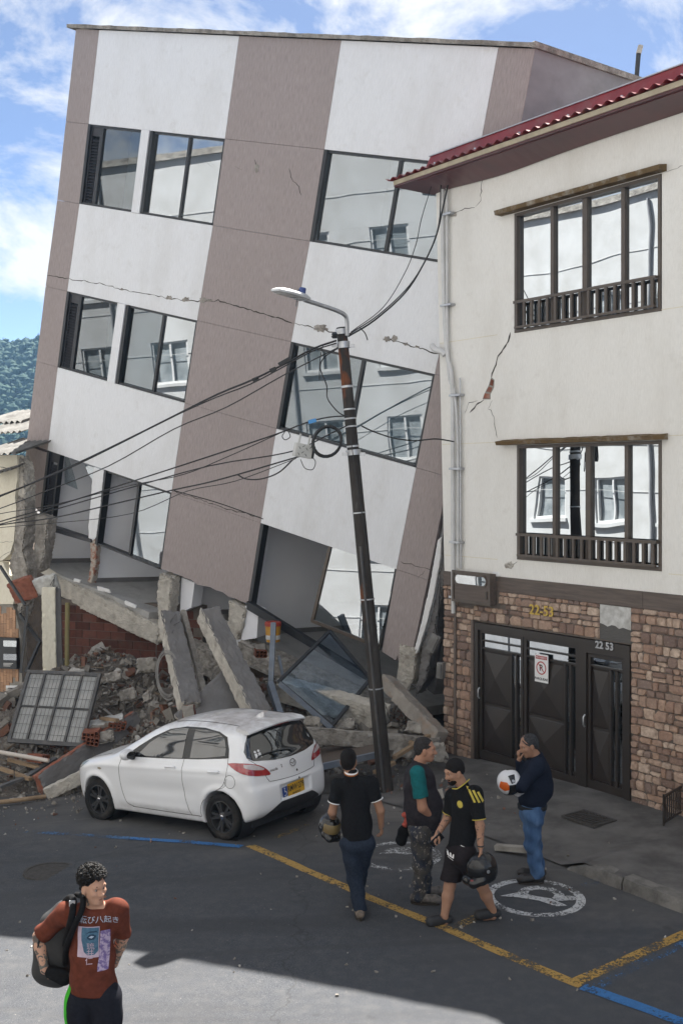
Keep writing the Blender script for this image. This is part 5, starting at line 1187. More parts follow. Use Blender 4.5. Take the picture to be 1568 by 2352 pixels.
L = (PT - PB).length; q = pd.to_track_quat('Z', 'Y').to_matrix()
loc = lambda p: Vector(p) - PB
obj('shaft', MB().tube([loc(PB - pd * .3), loc(PB + pd * L * .25), loc(PB + pd * L * .6), loc(PT)], [.118, .105, .092, .078], 24), M['pole'], up_, 50)
def pp(f, dx=0, dy=0): return pd * (L * f) + Vector((dx, dy, 0))
for f_, w_, s_ in ((.985, .05, 1.25), (.955, .06, 1.3), (.87, .02, 1.08), (.822, .014, 1.08), (.802, .014, 1.08), (.785, .014, 1.08), (.742, .016, 1.1), (.725, .05, 1.25), (.60, .012, 1.08), (.415, .012, 1.07), (.225, .012, 1.06)):
    rad = (.118 - .04 * f_) * s_; mb = MB().tube([pp(f_), pp(f_) + pd * w_ * 1.6], rad, 20); obj('band', mb, M['steel'], up_, 50)
for f_ in (.96, .727):
    for sx in (-1, 1): obj('clamp_bolt', MB().bar(pp(f_, sx * .09, -.06), pp(f_, sx * .17, -.06), .035, .05), M['steel'], up_)
obj('cable_conduit', MB().tube([pp(.0, -.03, -.13), pp(.25, -.03, -.12), pp(.45, -.03, -.112), pp(.53, -.03, -.108)], .018, 8), M['grille'], up_, 60)
obj('insulator', MB().lathe([(0, -.03), (.035, -.03), (.05, 0), (.035, .012), (.045, .03), (.03, .06), (0, .065)], 14, c=tuple(loc(at(768, 772, 16.05)))), M['frame'], up_, 50)
la = [loc(at(797, 770, 16.15)), loc(at(796, 735, 16.1)), loc(at(790, 722, 16.05)), loc(at(770, 712, 15.95)), loc(at(735, 700, 15.8)), loc(at(697, 688, 15.6))]
obj('lamp_arm', MB().tube(bez(la, 30), .032, 12), M['steel'], up_, 60)
# LED head: flat tapered body
A0, A1 = at(706, 690, 15.65), at(632, 668, 15.25); hx_ = (A1 - A0).normalized(); hy_ = Vector((0, 1, 0)); hy_ = (hy_ - hx_ * hy_.dot(hx_)).normalized(); hz_2 = hx_.cross(hy_); 
if hz_2.z < 0: hz_2 = -hz_2; hy_ = -hy_
hM = frame(loc(A0), hx_, hy_, hz_2); HL = (A1 - A0).length
mb = MB(); out = [(0, .07), (.06, .13), (HL * .35, .17), (HL * .75, .16), (HL, .10)]
ring_ = [(x, w) for x, w in out] + [(x, -w) for x, w in out[::-1]]
nn_ = len(ring_); mb.v = [(x, y, .0) for x, y in ring_] + [(x, y, .03) for x, y in ring_] + [(HL * .5 + (x - HL * .5) * .8, y * .75, .065) for x, y in ring_]
for j in range(2):
    for i in range(nn_): mb.f.append((j*nn_ + i, j*nn_ + (i+1) % nn_, (j+1)*nn_ + (i+1) % nn_, (j+1)*nn_ + i))
mb.f += [tuple(range(nn_ - 1, -1, -1)), tuple(range(2*nn_, 3*nn_))]; mb.xf(hM)
M['lamp_grey'] = pm('pale_grey_lamp_paint', (0.50, 0.51, 0.52), (0.42, 0.43, 0.44), 4, .5)
lh = obj('lamp_head', mb, M['lamp_grey'], up_)
obj('lens', MB().box(HL * .35, HL * .85, -.11, .11, -.012, -.002).xf(hM), pm('lamp_lens', (0.30, 0.31, 0.31), (0.42, 0.43, 0.43), 30, .3), lh)
obj('lens_rim', bars(MB(), [(HL * .3, HL * .34, -.13, .13)], 0, 0).box(HL * .1, HL * .33, -.1, .1, -.02, -.001).xf(hM), M['steel'], lh)
ph = obj('photocell', MB().lathe([(.045, .06), (.05, .07), (.05, .15), (.04, .16), (0, .16)], 16).xf(hM @ Matrix.Translation((.12, 0, 0))), pm('blue_plastic', (0.03, 0.06, 0.22), (0.03, 0.05, 0.18), 4, .4), lh, 40)
text('lamp_number', '4121', .07, hM @ Matrix.Translation((HL * .45, 0, -.014)) @ Matrix.Rotation(math.pi, 4, 'X') @ Matrix.Rotation(R(90), 4, 'Z'), M['black_print'], lh, .0005)
# cables
CB = M['black']
def cable(label, pts, r, n=30, name='overhead_cable'): return tag(obj(name, MB().tube(bez([at(*p) for p in pts], n), r, 6), CB, None, 60), label, 'cable')
cable('thick twisted cable, topmost of those running left from the pole top', [(772, 782, 16.1), (720, 800, 16.3), (660, 832, 16.5), (580, 872, 16.8), (500, 905, 17.1), (400, 955, 17.5), (290, 1010, 17.9), (160, 1072, 18.4), (0, 1140, 19), (-160, 1200, 19.6)], .015)
cable('second strand clipped along the thick twisted top cable', [(772, 788, 16.05), (720, 805, 16.25), (655, 840, 16.45), (575, 882, 16.8), (495, 913, 17.1), (395, 958, 17.5), (285, 1014, 17.9), (155, 1077, 18.4), (0, 1138, 19), (-160, 1196, 19.6)], .010)
cable('thin straight cable just below the thick twisted one', [(776, 798, 16.1), (650, 862, 16.5), (520, 935, 17.0), (400, 985, 17.4), (250, 1070, 18.0), (100, 1130, 18.6), (0, 1168, 19), (-160, 1225, 19.6)], .009)
cable('cable running left from the blue tag at pole middle', [(802, 955, 16.05), (755, 958, 16.1), (705, 970, 16.2), (640, 995, 16.4), (560, 1022, 16.7), (420, 1068, 17.2), (290, 1110, 17.7), (150, 1155, 18.3), (0, 1198, 19), (-160, 1245, 19.6)], .011)
cable('thin cable splitting from the pole-middle cable', [(640, 996, 16.4), (520, 1050, 16.9), (420, 1090, 17.3), (300, 1115, 17.8), (120, 1160, 18.4), (0, 1180, 19), (-160, 1215, 19.6)], .007)
cable('cable passing through the hanging terminal box', [(808, 972, 16.05), (760, 995, 16.1), (690, 1030, 16.2), (620, 1047, 16.4), (480, 1070, 16.9), (300, 1120, 17.7), (120, 1172, 18.5), (0, 1204, 19), (-160, 1245, 19.6)], .010)
cable('lowest thick cable running left from below the terminal box', [(688, 1048, 16.2), (640, 1062, 16.4), (545, 1090, 16.7), (470, 1110, 17.0), (390, 1127, 17.3), (250, 1160, 17.9), (120, 1190, 18.5), (0, 1206, 19), (-160, 1240, 19.6)], .011)
cable('thin lowest cable below the thick one', [(680, 1053, 16.2), (540, 1105, 16.7), (430, 1128, 17.2), (300, 1180, 17.8), (120, 1202, 18.5), (0, 1212, 19), (-160, 1235, 19.6)], .006)
cable('slack cable loop drooping under the lowest cable', [(672, 1056, 16.2), (640, 1085, 16.3), (600, 1100, 16.5), (565, 1100, 16.6), (545, 1090, 16.7)], .011)
cable('faint cable from the facade to the taupe band', [(400, 1127, 18.5), (500, 1155, 18.9), (604, 1192, 19.5)], .008)
cable('cable running right from the pole top up to the red eaves', [(800, 772, 16.2), (860, 735, 16.6), (930, 672, 17.0), (970, 610, 17.3), (1000, 545, 17.5), (1016, 480, 17.6), (1028, 425, 17.7)], .014)
cable('second cable beside the one running up to the eaves', [(800, 768, 16.2), (870, 722, 16.6), (940, 655, 17.0), (985, 580, 17.3), (1008, 510, 17.5), (1012, 425, 17.7)], .010)
cable('thin slack cable rising to the left corner of the eaves', [(806, 762, 16.2), (880, 705, 16.7), (930, 625, 17.0), (955, 560, 17.2), (968, 500, 17.4), (990, 428, 17.7)], .007)
cable('cable from pole middle to the pipes of the cream house', [(830, 978, 16.0), (855, 990, 16.3), (900, 1005, 16.8), (950, 1012, 17.2), (1000, 1008, 17.5), (1042, 1014, 17.7)], .012)
cable('cable hanging down the pole from top to middle', [(775, 800, 16.0), (745, 820, 15.98), (735, 845, 15.95), (750, 885, 15.95), (752, 915, 15.95), (775, 945, 15.95), (798, 958, 15.95)], .010)
cable('short cut cable end dangling left of the pole top', [(742, 790, 16.1), (735, 825, 16.1), (733, 872, 16.1)], .007)
cable('short loose cable tail below the cables to the eaves', [(826, 752, 16.3), (838, 765, 16.3), (844, 781, 16.3)], .009)
cable('looped jumper cable under the hanging terminal box', [(690, 1055, 16.1), (700, 1075, 16.1), (718, 1078, 16.1), (724, 1060, 16.1), (712, 1045, 16.1)], .006)
cable('small loop of cable left of the terminal box', [(655, 990, 16.25), (648, 1002, 16.2), (655, 1010, 16.2), (666, 1003, 16.2), (662, 990, 16.25)], .007)
cable('drop wire down the left side of the pole', [(806, 1010, 15.95), (815, 1080, 15.96), (828, 1160, 15.98), (842, 1260, 16.0)], .006)
for i, (p, q_) in enumerate((((640, 838, 16.5), (668, 822, 16.5)), ((620, 852, 16.6), (634, 846, 16.6)), ((580, 874, 16.8), (594, 868, 16.8)))): tag(obj('cable_clamp', MB().bar(at(*p), at(*q_), .05, .06), CB), ['clamp nearest the pole on the thick twisted cable', 'middle clamp on the thick twisted cable', 'clamp farthest from the pole on the thick twisted cable'][i], 'cable clamp', 'black clamps on the twisted cable')
coil('black_cable_coil', 'round coil of thick black cable hanging beside the pole', at(751, 1014, 15.9), .205, .225, .017, CB, 5, (1, 0, 0), (.1, .1, .99), 2, .035)
tb = thing('terminal_box', 'pale terminal box with dark scribbles hanging on the cables', 'terminal box', Matrix.Translation(at(695, 1035, 16.0)) @ Matrix.Rotation(.18, 4, 'Y') @ Matrix.Rotation(.35, 4, 'Z'))
M['box_white'] = pm('chalky_white_plastic', (0.55, 0.55, 0.53), (0.44, 0.44, 0.42), 4, .6)
obj('case', MB().box(-.13, .13, -.06, .06, -.10, .10), M['box_white'], tb); obj('lid', MB().box(-.12, .12, -.075, -.061, -.09, .09), M['box_white'], tb)
for x in (-.09, .06): obj('hanger', MB().box(x, x + .025, -.01, .01, .101, .24), M['box_white'], tb)
obj('connector_block', MB().box(.131, .17, -.05, .05, -.09, .09), M['frame'], tb)
for i in range(7):
    x = -.09 + (i % 4) * .055; z = .05 - (i // 4) * .09; obj('scribble', MB().bar((x, -.0765, z), (x + .03, -.0765, z + (.03 if i % 2 else -.035)), .002, .008), M['black_print'], tb)
tag(obj('cable_tag', MB().obox(at(717, 967, 16.1), Vector((.95, -.1, .25)).normalized(), Vector((0, 1, 0)), Vector((-.25, 0, .95)).normalized(), .06, .012, .028), pm('blue_tag', (0.05, 0.25, 0.55), (0.05, 0.22, 0.5), 4, .5)), 'bright blue tag wrapped round the pole-middle cable', 'tag')
# ================================================================ implicit surfaces
def surfnet(vals, o, h):
    """naive surface nets: vals < 0 is inside"""
    ins = vals < 0; c = np.zeros(tuple(n - 1 for n in vals.shape), np.uint8)
    nx_, ny_, nz_ = c.shape
    for i in (0, 1):
        for j in (0, 1):
            for k in (0, 1): c += ins[i:i+nx_, j:j+ny_, k:k+nz_]
    act = np.argwhere((c > 0) & (c < 8)); idx = -np.ones(c.shape, np.int64); idx[tuple(act.T)] = np.arange(len(act))
    acc = np.zeros((len(act), 3)); cnt = np.zeros(len(act)); a0, a1, a2 = act.T
    for ax in range(3):
        for u in (0, 1):
            for w in (0, 1):
                d0 = [0, 0, 0]; oth = [q for q in range(3) if q != ax]; d0[oth[0]] = u; d0[oth[1]] = w; d1 = list(d0); d1[ax] = 1
                v0 = vals[a0 + d0[0], a1 + d0[1], a2 + d0[2]]; v1 = vals[a0 + d1[0], a1 + d1[1], a2 + d1[2]]
                m = (v0 < 0) != (v1 < 0); t = v0[m] / (v0[m] - v1[m]); p = np.tile(np.array(d0, float), (m.sum(), 1)); p[:, ax] = t
                acc[m] += p; cnt[m] += 1
    V = (act + acc / cnt[:, None]) * h + np.array(o); F = []
    for ax in range(3):
        sl0 = [slice(None)] * 3; sl1 = [slice(None)] * 3; sl0[ax] = slice(0, -1); sl1[ax] = slice(1, None)
        df = ins[tuple(sl0)] != ins[tuple(sl1)]; e = np.argwhere(df); oth = [(ax + 1) % 3, (ax + 2) % 3]
        ok = np.all((e[:, oth] > 0), axis=1) & (e[:, oth[0]] < vals.shape[oth[0]] - 1) & (e[:, oth[1]] < vals.shape[oth[1]] - 1); e = e[ok]
        def cell(du, dw):
            q = e.copy(); q[:, oth[0]] += du; q[:, oth[1]] += dw; return idx[q[:, 0], q[:, 1], q[:, 2]]
        quad = np.stack([cell(-1, -1), cell(0, -1), cell(0, 0), cell(-1, 0)], 1); s_ = ins[e[:, 0], e[:, 1], e[:, 2]]
        quad[~s_] = quad[~s_][:, ::-1]; F.append(quad)
    return V, np.concatenate(F)
def np_mesh(name, V, F, smooth_=True):
    me = bpy.data.meshes.new(name); me.vertices.add(len(V)); me.vertices.foreach_set('co', np.asarray(V, np.float32).ravel())
    me.loops.add(F.size); me.loops.foreach_set('vertex_index', F.astype(np.int32).ravel()); me.polygons.add(len(F))
    me.polygons.foreach_set('loop_start', np.arange(0, F.size, F.shape[1], dtype=np.int32)); me.polygons.foreach_set('loop_total', np.full(len(F), F.shape[1], np.int32))
    me.update(calc_edges=True); me.validate()
    if smooth_: me.polygons.foreach_set('use_smooth', [True] * len(me.polygons))
    return me
def iso_mesh(name, fn, lo, hi, h, newton=2):
    ax = [np.arange(lo[i] - h, hi[i] + 2 * h, h) for i in range(3)]
    G_ = np.stack(np.meshgrid(*ax, indexing='ij'), -1); vals = fn(G_.reshape(-1, 3)).reshape(G_.shape[:3]); V, F = surfnet(vals, [a[0] for a in ax], h)
    for _ in range(newton):
        f0 = fn(V); e = h * .25; g = np.stack([(fn(V + np.eye(3)[i] * e) - fn(V - np.eye(3)[i] * e)) / (2 * e) for i in range(3)], 1)
        st = np.clip(f0 / np.maximum((g ** 2).sum(1), .05), -h * .7, h * .7); V = V - g * st[:, None]
    return np_mesh(name, V, F)
def smax(a, b, k): 
    h = np.maximum(k - np.abs(a - b), 0) / k; return np.maximum(a, b) + h * h * k * .25
def smin(a, b, k):
    h = np.maximum(k - np.abs(a - b), 0) / k; return np.minimum(a, b) - h * h * k * .25
def curve1(pts):
    P = bez([(p[0], p[1], 0) for p in pts], 12 * len(pts)); X = np.array([p.x for p in P]); Y = np.array([p.y for p in P]); o_ = np.argsort(X); X, Y = X[o_], Y[o_]
    return lambda q: np.interp(q, X, Y)

# ================================================================ white hatchback
TOPZ = curve1([(-.75, 1.33), (-.42, 1.385), (-.15, 1.43), (.3, 1.465), (.75, 1.472), (1.15, 1.432), (1.45, 1.345), (1.8, 1.185), (2.15, 1.03), (2.35, .985), (2.7, .915), (3.0, .82), (3.2, .70), (3.4, .5)])
REARX = curve1([(.1, -.40), (.26, -.53), (.36, -.60), (.50, -.618), (.63, -.612), (.70, -.585), (.82, -.565), (.95, -.535), (1.05, -.475), (1.2, -.405), (1.34, -.335), (1.5, -.24)])
FRONTX = curve1([(.1, 3.0), (.24, 3.16), (.42, 3.265), (.58, 3.27), (.72, 3.23), (.85, 3.1), (1.0, 2.8), (1.6, 1.6)])
PLAN = curve1([(-.75, .40), (-.62, .60), (-.54, .70), (-.40, .775), (-.15, .822), (.2, .842), (.8, .846), (1.6, .847), (2.3, .845), (2.7, .82), (2.95, .755), (3.12, .64), (3.24, .48), (3.32, .2)])
TZ = curve1([(.0, .90), (.18, .935), (.32, .975), (.5, .995), (.68, 1.0), (.80, .998), (.90, .972), (.98, .935), (1.1, .865), (1.25, .775), (1.38, .675), (1.5, .55)])
def carF(p, arches=True):
    x, y, z = p[:, 0], p[:, 1], p[:, 2]; ay = np.sqrt(y * y + 1e-4)
    tz = TOPZ(x) - .045 * (y / .6) ** 2; sl = .25
    d_top = (z - tz) / np.sqrt(1 + np.where((x > 1.2) & (x < 2.2), .22, .05))
    d_rear = (REARX(z) + .10 * (y / .7) ** 2 - x) / 1.1; d_front = (x - FRONTX(z) + .16 * (y / .7) ** 2) / 1.1
    r1 = np.hypot(x, z - .30); r2 = np.hypot(x - 2.49, z - .30)
    w = PLAN(x) * TZ(z) + .016 * np.exp(-((np.minimum(r1, r2) - .36) / .05) ** 2) * (z > .12)
    # waist crease rising to the tail, hollow in the lower doors
    zc = .84 + .03 * (1.5 - x); w = w + .010 * np.exp(-((z - zc) / .035) ** 2) * np.clip((2.9 - x) * 2, 0, 1) - .016 * np.exp(-((z - .56 - .02 * (1.5 - x)) / .09) ** 2) * np.clip((2.0 - x) * 2, 0, 1) * np.clip((x - .35) * 3, 0, 1)
    w = w + .012 * np.exp(-((z - .33) / .05) ** 2) * np.clip((2.05 - x) * 4, 0, 1) * np.clip((x - .42) * 4, 0, 1)
    d_side = (ay - w) / np.sqrt(1 + np.where(z > .95, .42, .02)); zb = .175 + .10 * np.clip((-.05 - x) / .5, 0, 1)
    d = smax(d_top, d_side, .10); d = smax(d, d_rear, .09); d = smax(d, d_front, .12); d = smax(d, zb - z, .05)
    if arches:
        arch = np.minimum(r1, r2) - .338; d = smax(d, -np.maximum(arch, .50 - ay), .012)
        # flared dark sill of the rear bumper is a separate part; number plate recess
        rec = np.maximum(np.maximum(np.abs(y) - .30, np.abs(z - .545) - .085), x + .575); d = smax(d, -rec, .02)
    return d
car_me = iso_mesh('car_body', carF, (-.70, -.9, .1), (3.35, .9, 1.52), .021, 3)
CY = R(141.5); CP, CRL = R(5.2), R(-1.0)
carM = Matrix.Translation((-1.017, 14.74, gz(-1.017, 14.74) + .012)) @ Matrix.Rotation(CY, 4, 'Z') @ Matrix.Rotation(CP, 4, 'Y') @ Matrix.Rotation(CRL, 4, 'X')
car = thing('parked_car', 'white five-door hatchback parked in front of the rubble', 'car', carM)
def paint():
    m, t, b = nmat('white_car_paint'); v = coords(t); sx = node(t, 'ShaderNodeSeparateXYZ'); t.links.new(v, sx.inputs[0])
    g1 = node(t, 'ShaderNodeMapRange'); g1.inputs['From Min'].default_value = 1.30; g1.inputs['From Max'].default_value = 1.42; t.links.new(sx.outputs['Z'], g1.inputs['Value'])
    dn = ramp(t, noise(t, v, 3.2, 8, .72), [(.34, 0.0), (.60, .68)]); mm = node(t, 'ShaderNodeMath', operation='MULTIPLY'); t.links.new(dn, mm.inputs[0]); t.links.new(g1.outputs['Result'], mm.inputs[1])
    g2 = node(t, 'ShaderNodeMapRange'); g2.inputs['From Min'].default_value = .45; g2.inputs['From Max'].default_value = .15; t.links.new(sx.outputs['Z'], g2.inputs['Value'])
    dn2 = ramp(t, noise(t, v, 5, 6, .7), [(.4, 0.0), (.8, .55)]); m2 = node(t, 'ShaderNodeMath', operation='MULTIPLY'); t.links.new(dn2, m2.inputs[0]); t.links.new(g2.outputs['Result'], m2.inputs[1])
    mx_ = node(t, 'ShaderNodeMath', operation='MAXIMUM'); t.links.new(mm.outputs[0], mx_.inputs[0]); t.links.new(m2.outputs[0], mx_.inputs[1])
    col = mixc(t, mx_.outputs[0], (0.76, 0.77, 0.79), (0.27, 0.235, 0.22)); t.links.new(col, b.inputs['Base Color'])
    rr_ = node(t, 'ShaderNodeMapRange'); rr_.inputs['To Min'].default_value = .28; rr_.inputs['To Max'].default_value = .8; t.links.new(mx_.outputs[0], rr_.inputs['Value']); t.links.new(rr_.outputs['Result'], b.inputs['Roughness'])
    b.inputs['Coat Weight'].default_value = .7; b.inputs['Coat Roughness'].default_value = .05; return m
M['paint'] = paint()
body = link('body', car_me, M['paint'], car)
bmB = bmesh.new(); bmB.from_mesh(car_me); BV = BVHTree.FromBMesh(bmB)
def cast(p, d, off=.004):
    p = Vector(p); d = Vector(d).normalized(); h = BV.ray_cast(p - d * 3, d)
    if h[0] is None:
        h = BV.find_nearest(p)
    n_ = h[1] if h[1].dot(d) < 0 else -h[1]
    return h[0] + n_ * off, n_
def patch(name, pts, d, m, parent, off=.004, maxlen=.05, th=0.0, rnd=0):
    """outline near the body, thrown on to it along d"""
    P = [Vector(p) for p in (bez(pts + [pts[0]], rnd * len(pts))[:-1] if rnd else pts)]
    bm = bmesh.new(); bm.faces.new([bm.verts.new(p) for p in P]); bmesh.ops.triangulate(bm, faces=bm.faces)
    for _ in range(7):
        es = [e for e in bm.edges if e.calc_length() > maxlen]
        if not es: break
        bmesh.ops.subdivide_edges(bm, edges=es, cuts=1); bmesh.ops.triangulate(bm, faces=[f for f in bm.faces if len(f.verts) > 3])
    for v in bm.verts: v.co = cast(v.co, d, off)[0]
    bmesh.ops.recalc_face_normals(bm, faces=bm.faces)
    if th:
        r_ = bmesh.ops.extrude_face_region(bm, geom=bm.faces[:]); nv = [q for q in r_['geom'] if isinstance(q, bmesh.types.BMVert)]
        for v in nv: v.co = cast(v.co, d, off - th)[0]
    me = bpy.data.meshes.new(name); bm.to_mesh(me); bm.free(); me.polygons.foreach_set('use_smooth', [True] * len(me.polygons))
    return link(name, me, m, parent)
def seam(name, pts, d, parent, r=.0035, m=None, off=.0005, n=30, closed=False):
    P = bez(pts, n); return obj(name, MB().tube([cast(p, d, off)[0] for p in P], r, 5), m or M['crack'], parent, True)
SIDE = (0, -1, 0); SIDER = (0, 1, 0); REAR = (1, 0, 0)
M['gloss_black'] = pm('gloss_black_trim', (0.010, 0.010, 0.011), (0.014, 0.014, 0.015), 4, .18); M['car_glass'] = pm('dark_car_glass', (0.012, 0.014, 0.016), (0.016, 0.018, 0.02), 3, .03, spec=.9)
M['car_glass'].node_tree.nodes['Principled BSDF'].inputs['Coat Weight'].default_value = 1.0
M['car_glass'].node_tree.nodes['Principled BSDF'].inputs['IOR'].default_value = 1.55
M['satin_black'] = pm('satin_black_plastic', (0.018, 0.018, 0.019), (0.028, 0.028, 0.029), 14, .55); M['chrome'] = pm('chrome', (0.7, 0.7, 0.72), (0.6, 0.6, 0.62), 5, .15, metal=1.0)
dlo = [(1.86, 0, .955), (1.62, 0, 1.10), (1.36, 0, 1.235), (1.10, 0, 1.335), (.80, 0, 1.378), (.45, 0, 1.378), (.15, 0, 1.345), (-.02, 0, 1.29), (-.10, 0, 1.15), (-.13, 0, 1.045), (.4, 0, 1.005), (1.1, 0, .975)]
for s_, d in ((1, SIDE), (-1, SIDER)):
    P = lambda L_: [(x, s_ * 1.2, z) for x, _, z in L_]
    tr = patch('window_trim', P(dlo), d, M['gloss_black'], car, .003)
    g1 = patch('side_window', P([(1.60, 0, .985), (1.42, 0, 1.15), (1.20, 0, 1.27), (1.02, 0, 1.335), (.80, 0, 1.355), (.74, 0, 1.355), (.70, 0, .998), (1.1, 0, .988)]), d, M['car_glass'], car, .007)
    g2 = patch('side_window', P([(.60, 0, 1.35), (.40, 0, 1.352), (.15, 0, 1.322), (.02, 0, 1.275), (-.05, 0, 1.16), (-.065, 0, 1.07), (.3, 0, 1.025), (.56, 0, 1.01)]), d, M['car_glass'], car, .007)
    # doors: seams and handles
    dr1 = seam('door_seam', P([(1.92, 0, .93), (1.96, 0, .75), (1.93, 0, .50), (1.85, 0, .33), (1.72, 0, .275)]), d, car)
    seam('door_seam', P([(.665, 0, 1.0), (.675, 0, .8), (.66, 0, .55), (.60, 0, .36), (.56, 0, .275)]), d, car)
    seam('door_seam', P([(-.12, 0, 1.04), (-.14, 0, .88), (-.06, 0, .70), (.14, 0, .60), (.30, 0, .48), (.36, 0, .36), (.36, 0, .275)]), d, car)
    seam('door_seam', P([(1.74, 0, .272), (1.2, 0, .268), (.7, 0, .268), (.37, 0, .27)]), d, car, .004)
    for hx0 in (.80, -.02):
        rc_ = patch('handle_recess', P([(hx0 + .19, 0, .875), (hx0 + .15, 0, .905), (hx0 + .03, 0, .905), (hx0, 0, .878), (hx0 + .04, 0, .845), (hx0 + .15, 0, .845)]), d, M['paint'], car, .002)
        c0, n0 = cast((hx0 + .19, s_ * 1.2, .872), d, .012); c1_, n1_ = cast((hx0 + .10, s_ * 1.2, .877), d, .026); c2_, n2_ = cast((hx0 + .0, s_ * 1.2, .882), d, .012)
        obj('door_handle', MB().tube(bez([c0, c1_, c2_], 10), .0135, 8), M['paint'], car, True)
    # mirror
    mc2 = cast((1.66, s_ * 1.2, .985), d, .0)[0]; mme = iso_mesh('mirror', lambda q: (np.sqrt(((q[:, 0] - .02) / .085) ** 2 + ((q[:, 1] - s_ * .12) / .115) ** 2 + ((q[:, 2] - .025) / .075) ** 2) - 1) * .075, (-.1, -.25, -.08), (.14, .25, .13), .012, 2)
    mo = link('side_mirror', mme, M['paint'], car); mo.location = mc2
    mg = MB(); mg.lathe([(0, 0), (.9, 0.0)], 16); mg.v = [(-.066 - .012 * 0, s_ * .12 + .092 * p[0], .025 + .058 * p[1]) for p in mg.v]; o_ = obj('mirror_glass', mg, M['gloss_black'], mo)
    obj('mirror_foot', MB().box(-.02, .06, -.02 if s_ > 0 else -.06, .06 if s_ > 0 else .02, -.055, -.01), M['gloss_black'], mo)
    # wheel-arch liner
    for wx in (0, 2.49): obj('arch_liner', MB().lathe([(.345, s_ * .50), (.345, s_ * .80)], 28, 'y', (wx, 0, .30)), M['satin_black'], car, True)
# fuel flap, indicator
fc = []
for k in range(25):
    a = 2 * math.pi * k / 24; fc.append(cast((-.19 + .083 * math.cos(a), 1.2, .765 + .083 * math.sin(a)), SIDE, .0005)[0])
obj('fuel_flap_seam', MB().tube(fc, .003, 5), M['crack'], car, True)
patch('side_indicator', [(2.34, 1.2, .755), (2.36, 1.2, .775), (2.42, 1.2, .775), (2.43, 1.2, .752), (2.38, 1.2, .742)], SIDE, pm('amber_lens', (0.35, 0.30, 0.24), (0.3, 0.26, 0.2), 5, .2), car, .006)
# rear glass, tail lamps, plate
rg = [(0, .60, 1.00), (0, .66, 1.04), (0, .655, 1.12), (0, .60, 1.22), (0, .53, 1.305), (0, .30, 1.335), (0, 0, 1.345), (0, -.30, 1.335), (0, -.53, 1.305), (0, -.60, 1.22), (0, -.655, 1.12), (0, -.66, 1.04), (0, -.58, .985), (0, -.30, .955), (0, 0, .945), (0, .30, .957)]
rw = patch('rear_window', [(-1.2, y, z) for _, y, z in rg], REAR, M['car_glass'], car, .005)
wp = [cast((-1.2, y, z), REAR, .018)[0] for y, z in ((-.06, .985), (-.03, 1.02), (.15, 1.045), (.38, 1.05), (.52, 1.03))]
wi = obj('rear_wiper', MB().tube(bez(wp, 18), [.016] * 19 if False else .010, 6), M['satin_black'], car, True)
obj('wiper_pivot', MB().lathe([(0, .03), (.028, .03), (.034, 0)], 14, 'x', tuple(cast((-1.2, -.06, .985), REAR, .0)[0])), M['satin_black'], car, 40)
RL_D = Vector((.72, -.69, 0)); RR_D = Vector((.72, .69, 0)); M['tail_red'] = pm('red_lamp_lens', (0.36, 0.008, 0.016), (0.22, 0.005, 0.012), 16, .12, spec=.8); M['tail_clear'] = pm('clear_lamp_lens', (0.42, 0.36, 0.37), (0.55, 0.52, 0.52), 20, .1)
M['tail_red'].node_tree.nodes['Principled BSDF'].inputs['Coat Weight'].default_value = 1.0
for s_, d in ((1, RL_D), (-1, RR_D)):
    tl = [(-.16, .80, .985), (-.30, .80, .995), (-.44, .73, .985), (-.53, .62, .945), (-.58, .53, .88), (-.60, .475, .80), (-.57, .55, .80), (-.50, .68, .825), (-.40, .77, .865), (-.27, .80, .92)]
    t_ = patch('tail_lamp', [(x, s_ * y, z) for x, y, z in tl], d, M['tail_red'], car, .008, .03, rnd=3)
    patch('clear_lens', [(x, s_ * y, z) for x, y, z in [(-.40, .75, .975), (-.50, .665, .955), (-.565, .56, .89), (-.55, .58, .875), (-.46, .68, .905), (-.40, .74, .935)]], d, M['tail_clear'], t_, .0105, .03, rnd=3)
# tailgate seam and bumper
seam('tailgate_seam', [(-1.2, .655, 1.03), (-1.2, .60, .97), (-1.2, .53, .90), (-1.2, .49, .80), (-1.2, .46, .74), (-1.2, .40, .71), (-1.2, 0, .695), (-1.2, -.40, .71), (-1.2, -.46, .74), (-1.2, -.49, .80), (-1.2, -.53, .90), (-1.2, -.60, .97)], REAR, car, n=80)
seam('bumper_seam', [(-.14, 1.0, .80), (-.10, 1.0, .70), (.0, 1.0, .66)], SIDE, car, .0025)
patch('bumper_insert', [(-1.2, .60, .245), (-1.2, .50, .33), (-1.2, .36, .405), (-1.2, .30, .43), (-1.2, 0, .435), (-1.2, -.30, .43), (-1.2, -.36, .405), (-1.2, -.50, .33), (-1.2, -.60, .245), (-1.2, -.3, .215), (-1.2, 0, .21), (-1.2, .3, .215)], REAR, M['satin_black'], car, .006, .04)
for s_ in (1, -1): patch('rear_reflector', [(-1.2, s_ * .66, .60 - .0), (-1.2, s_ * .655, .64), (-1.2, s_ * .62, .63), (-1.2, s_ * .62, .60)], REAR, M['paint'], car, .002)
pm_ = cast((-1.2, 0, .545), REAR, .0)[0]
M['plate'] = pm('yellow_plate', (0.62, 0.36, 0.03), (0.55, 0.31, 0.03), 5, .45); M['plate_blue'] = pm('blue_sticker', (0.02, 0.07, 0.28), (0.02, 0.06, 0.24), 5, .45)
px_ = pm_.x - .016; PLT = Matrix.Translation((px_, 0, .54)) @ Matrix.Rotation(R(-90), 4, 'Z') @ Matrix.Rotation(R(90), 4, 'X') @ Matrix.Rotation(R(2.5), 4, 'Z')
plate = obj('number_plate', MB().box(-.165, .165, -.08, .08, -.003, .0).xf(PLT), M['plate'], car)
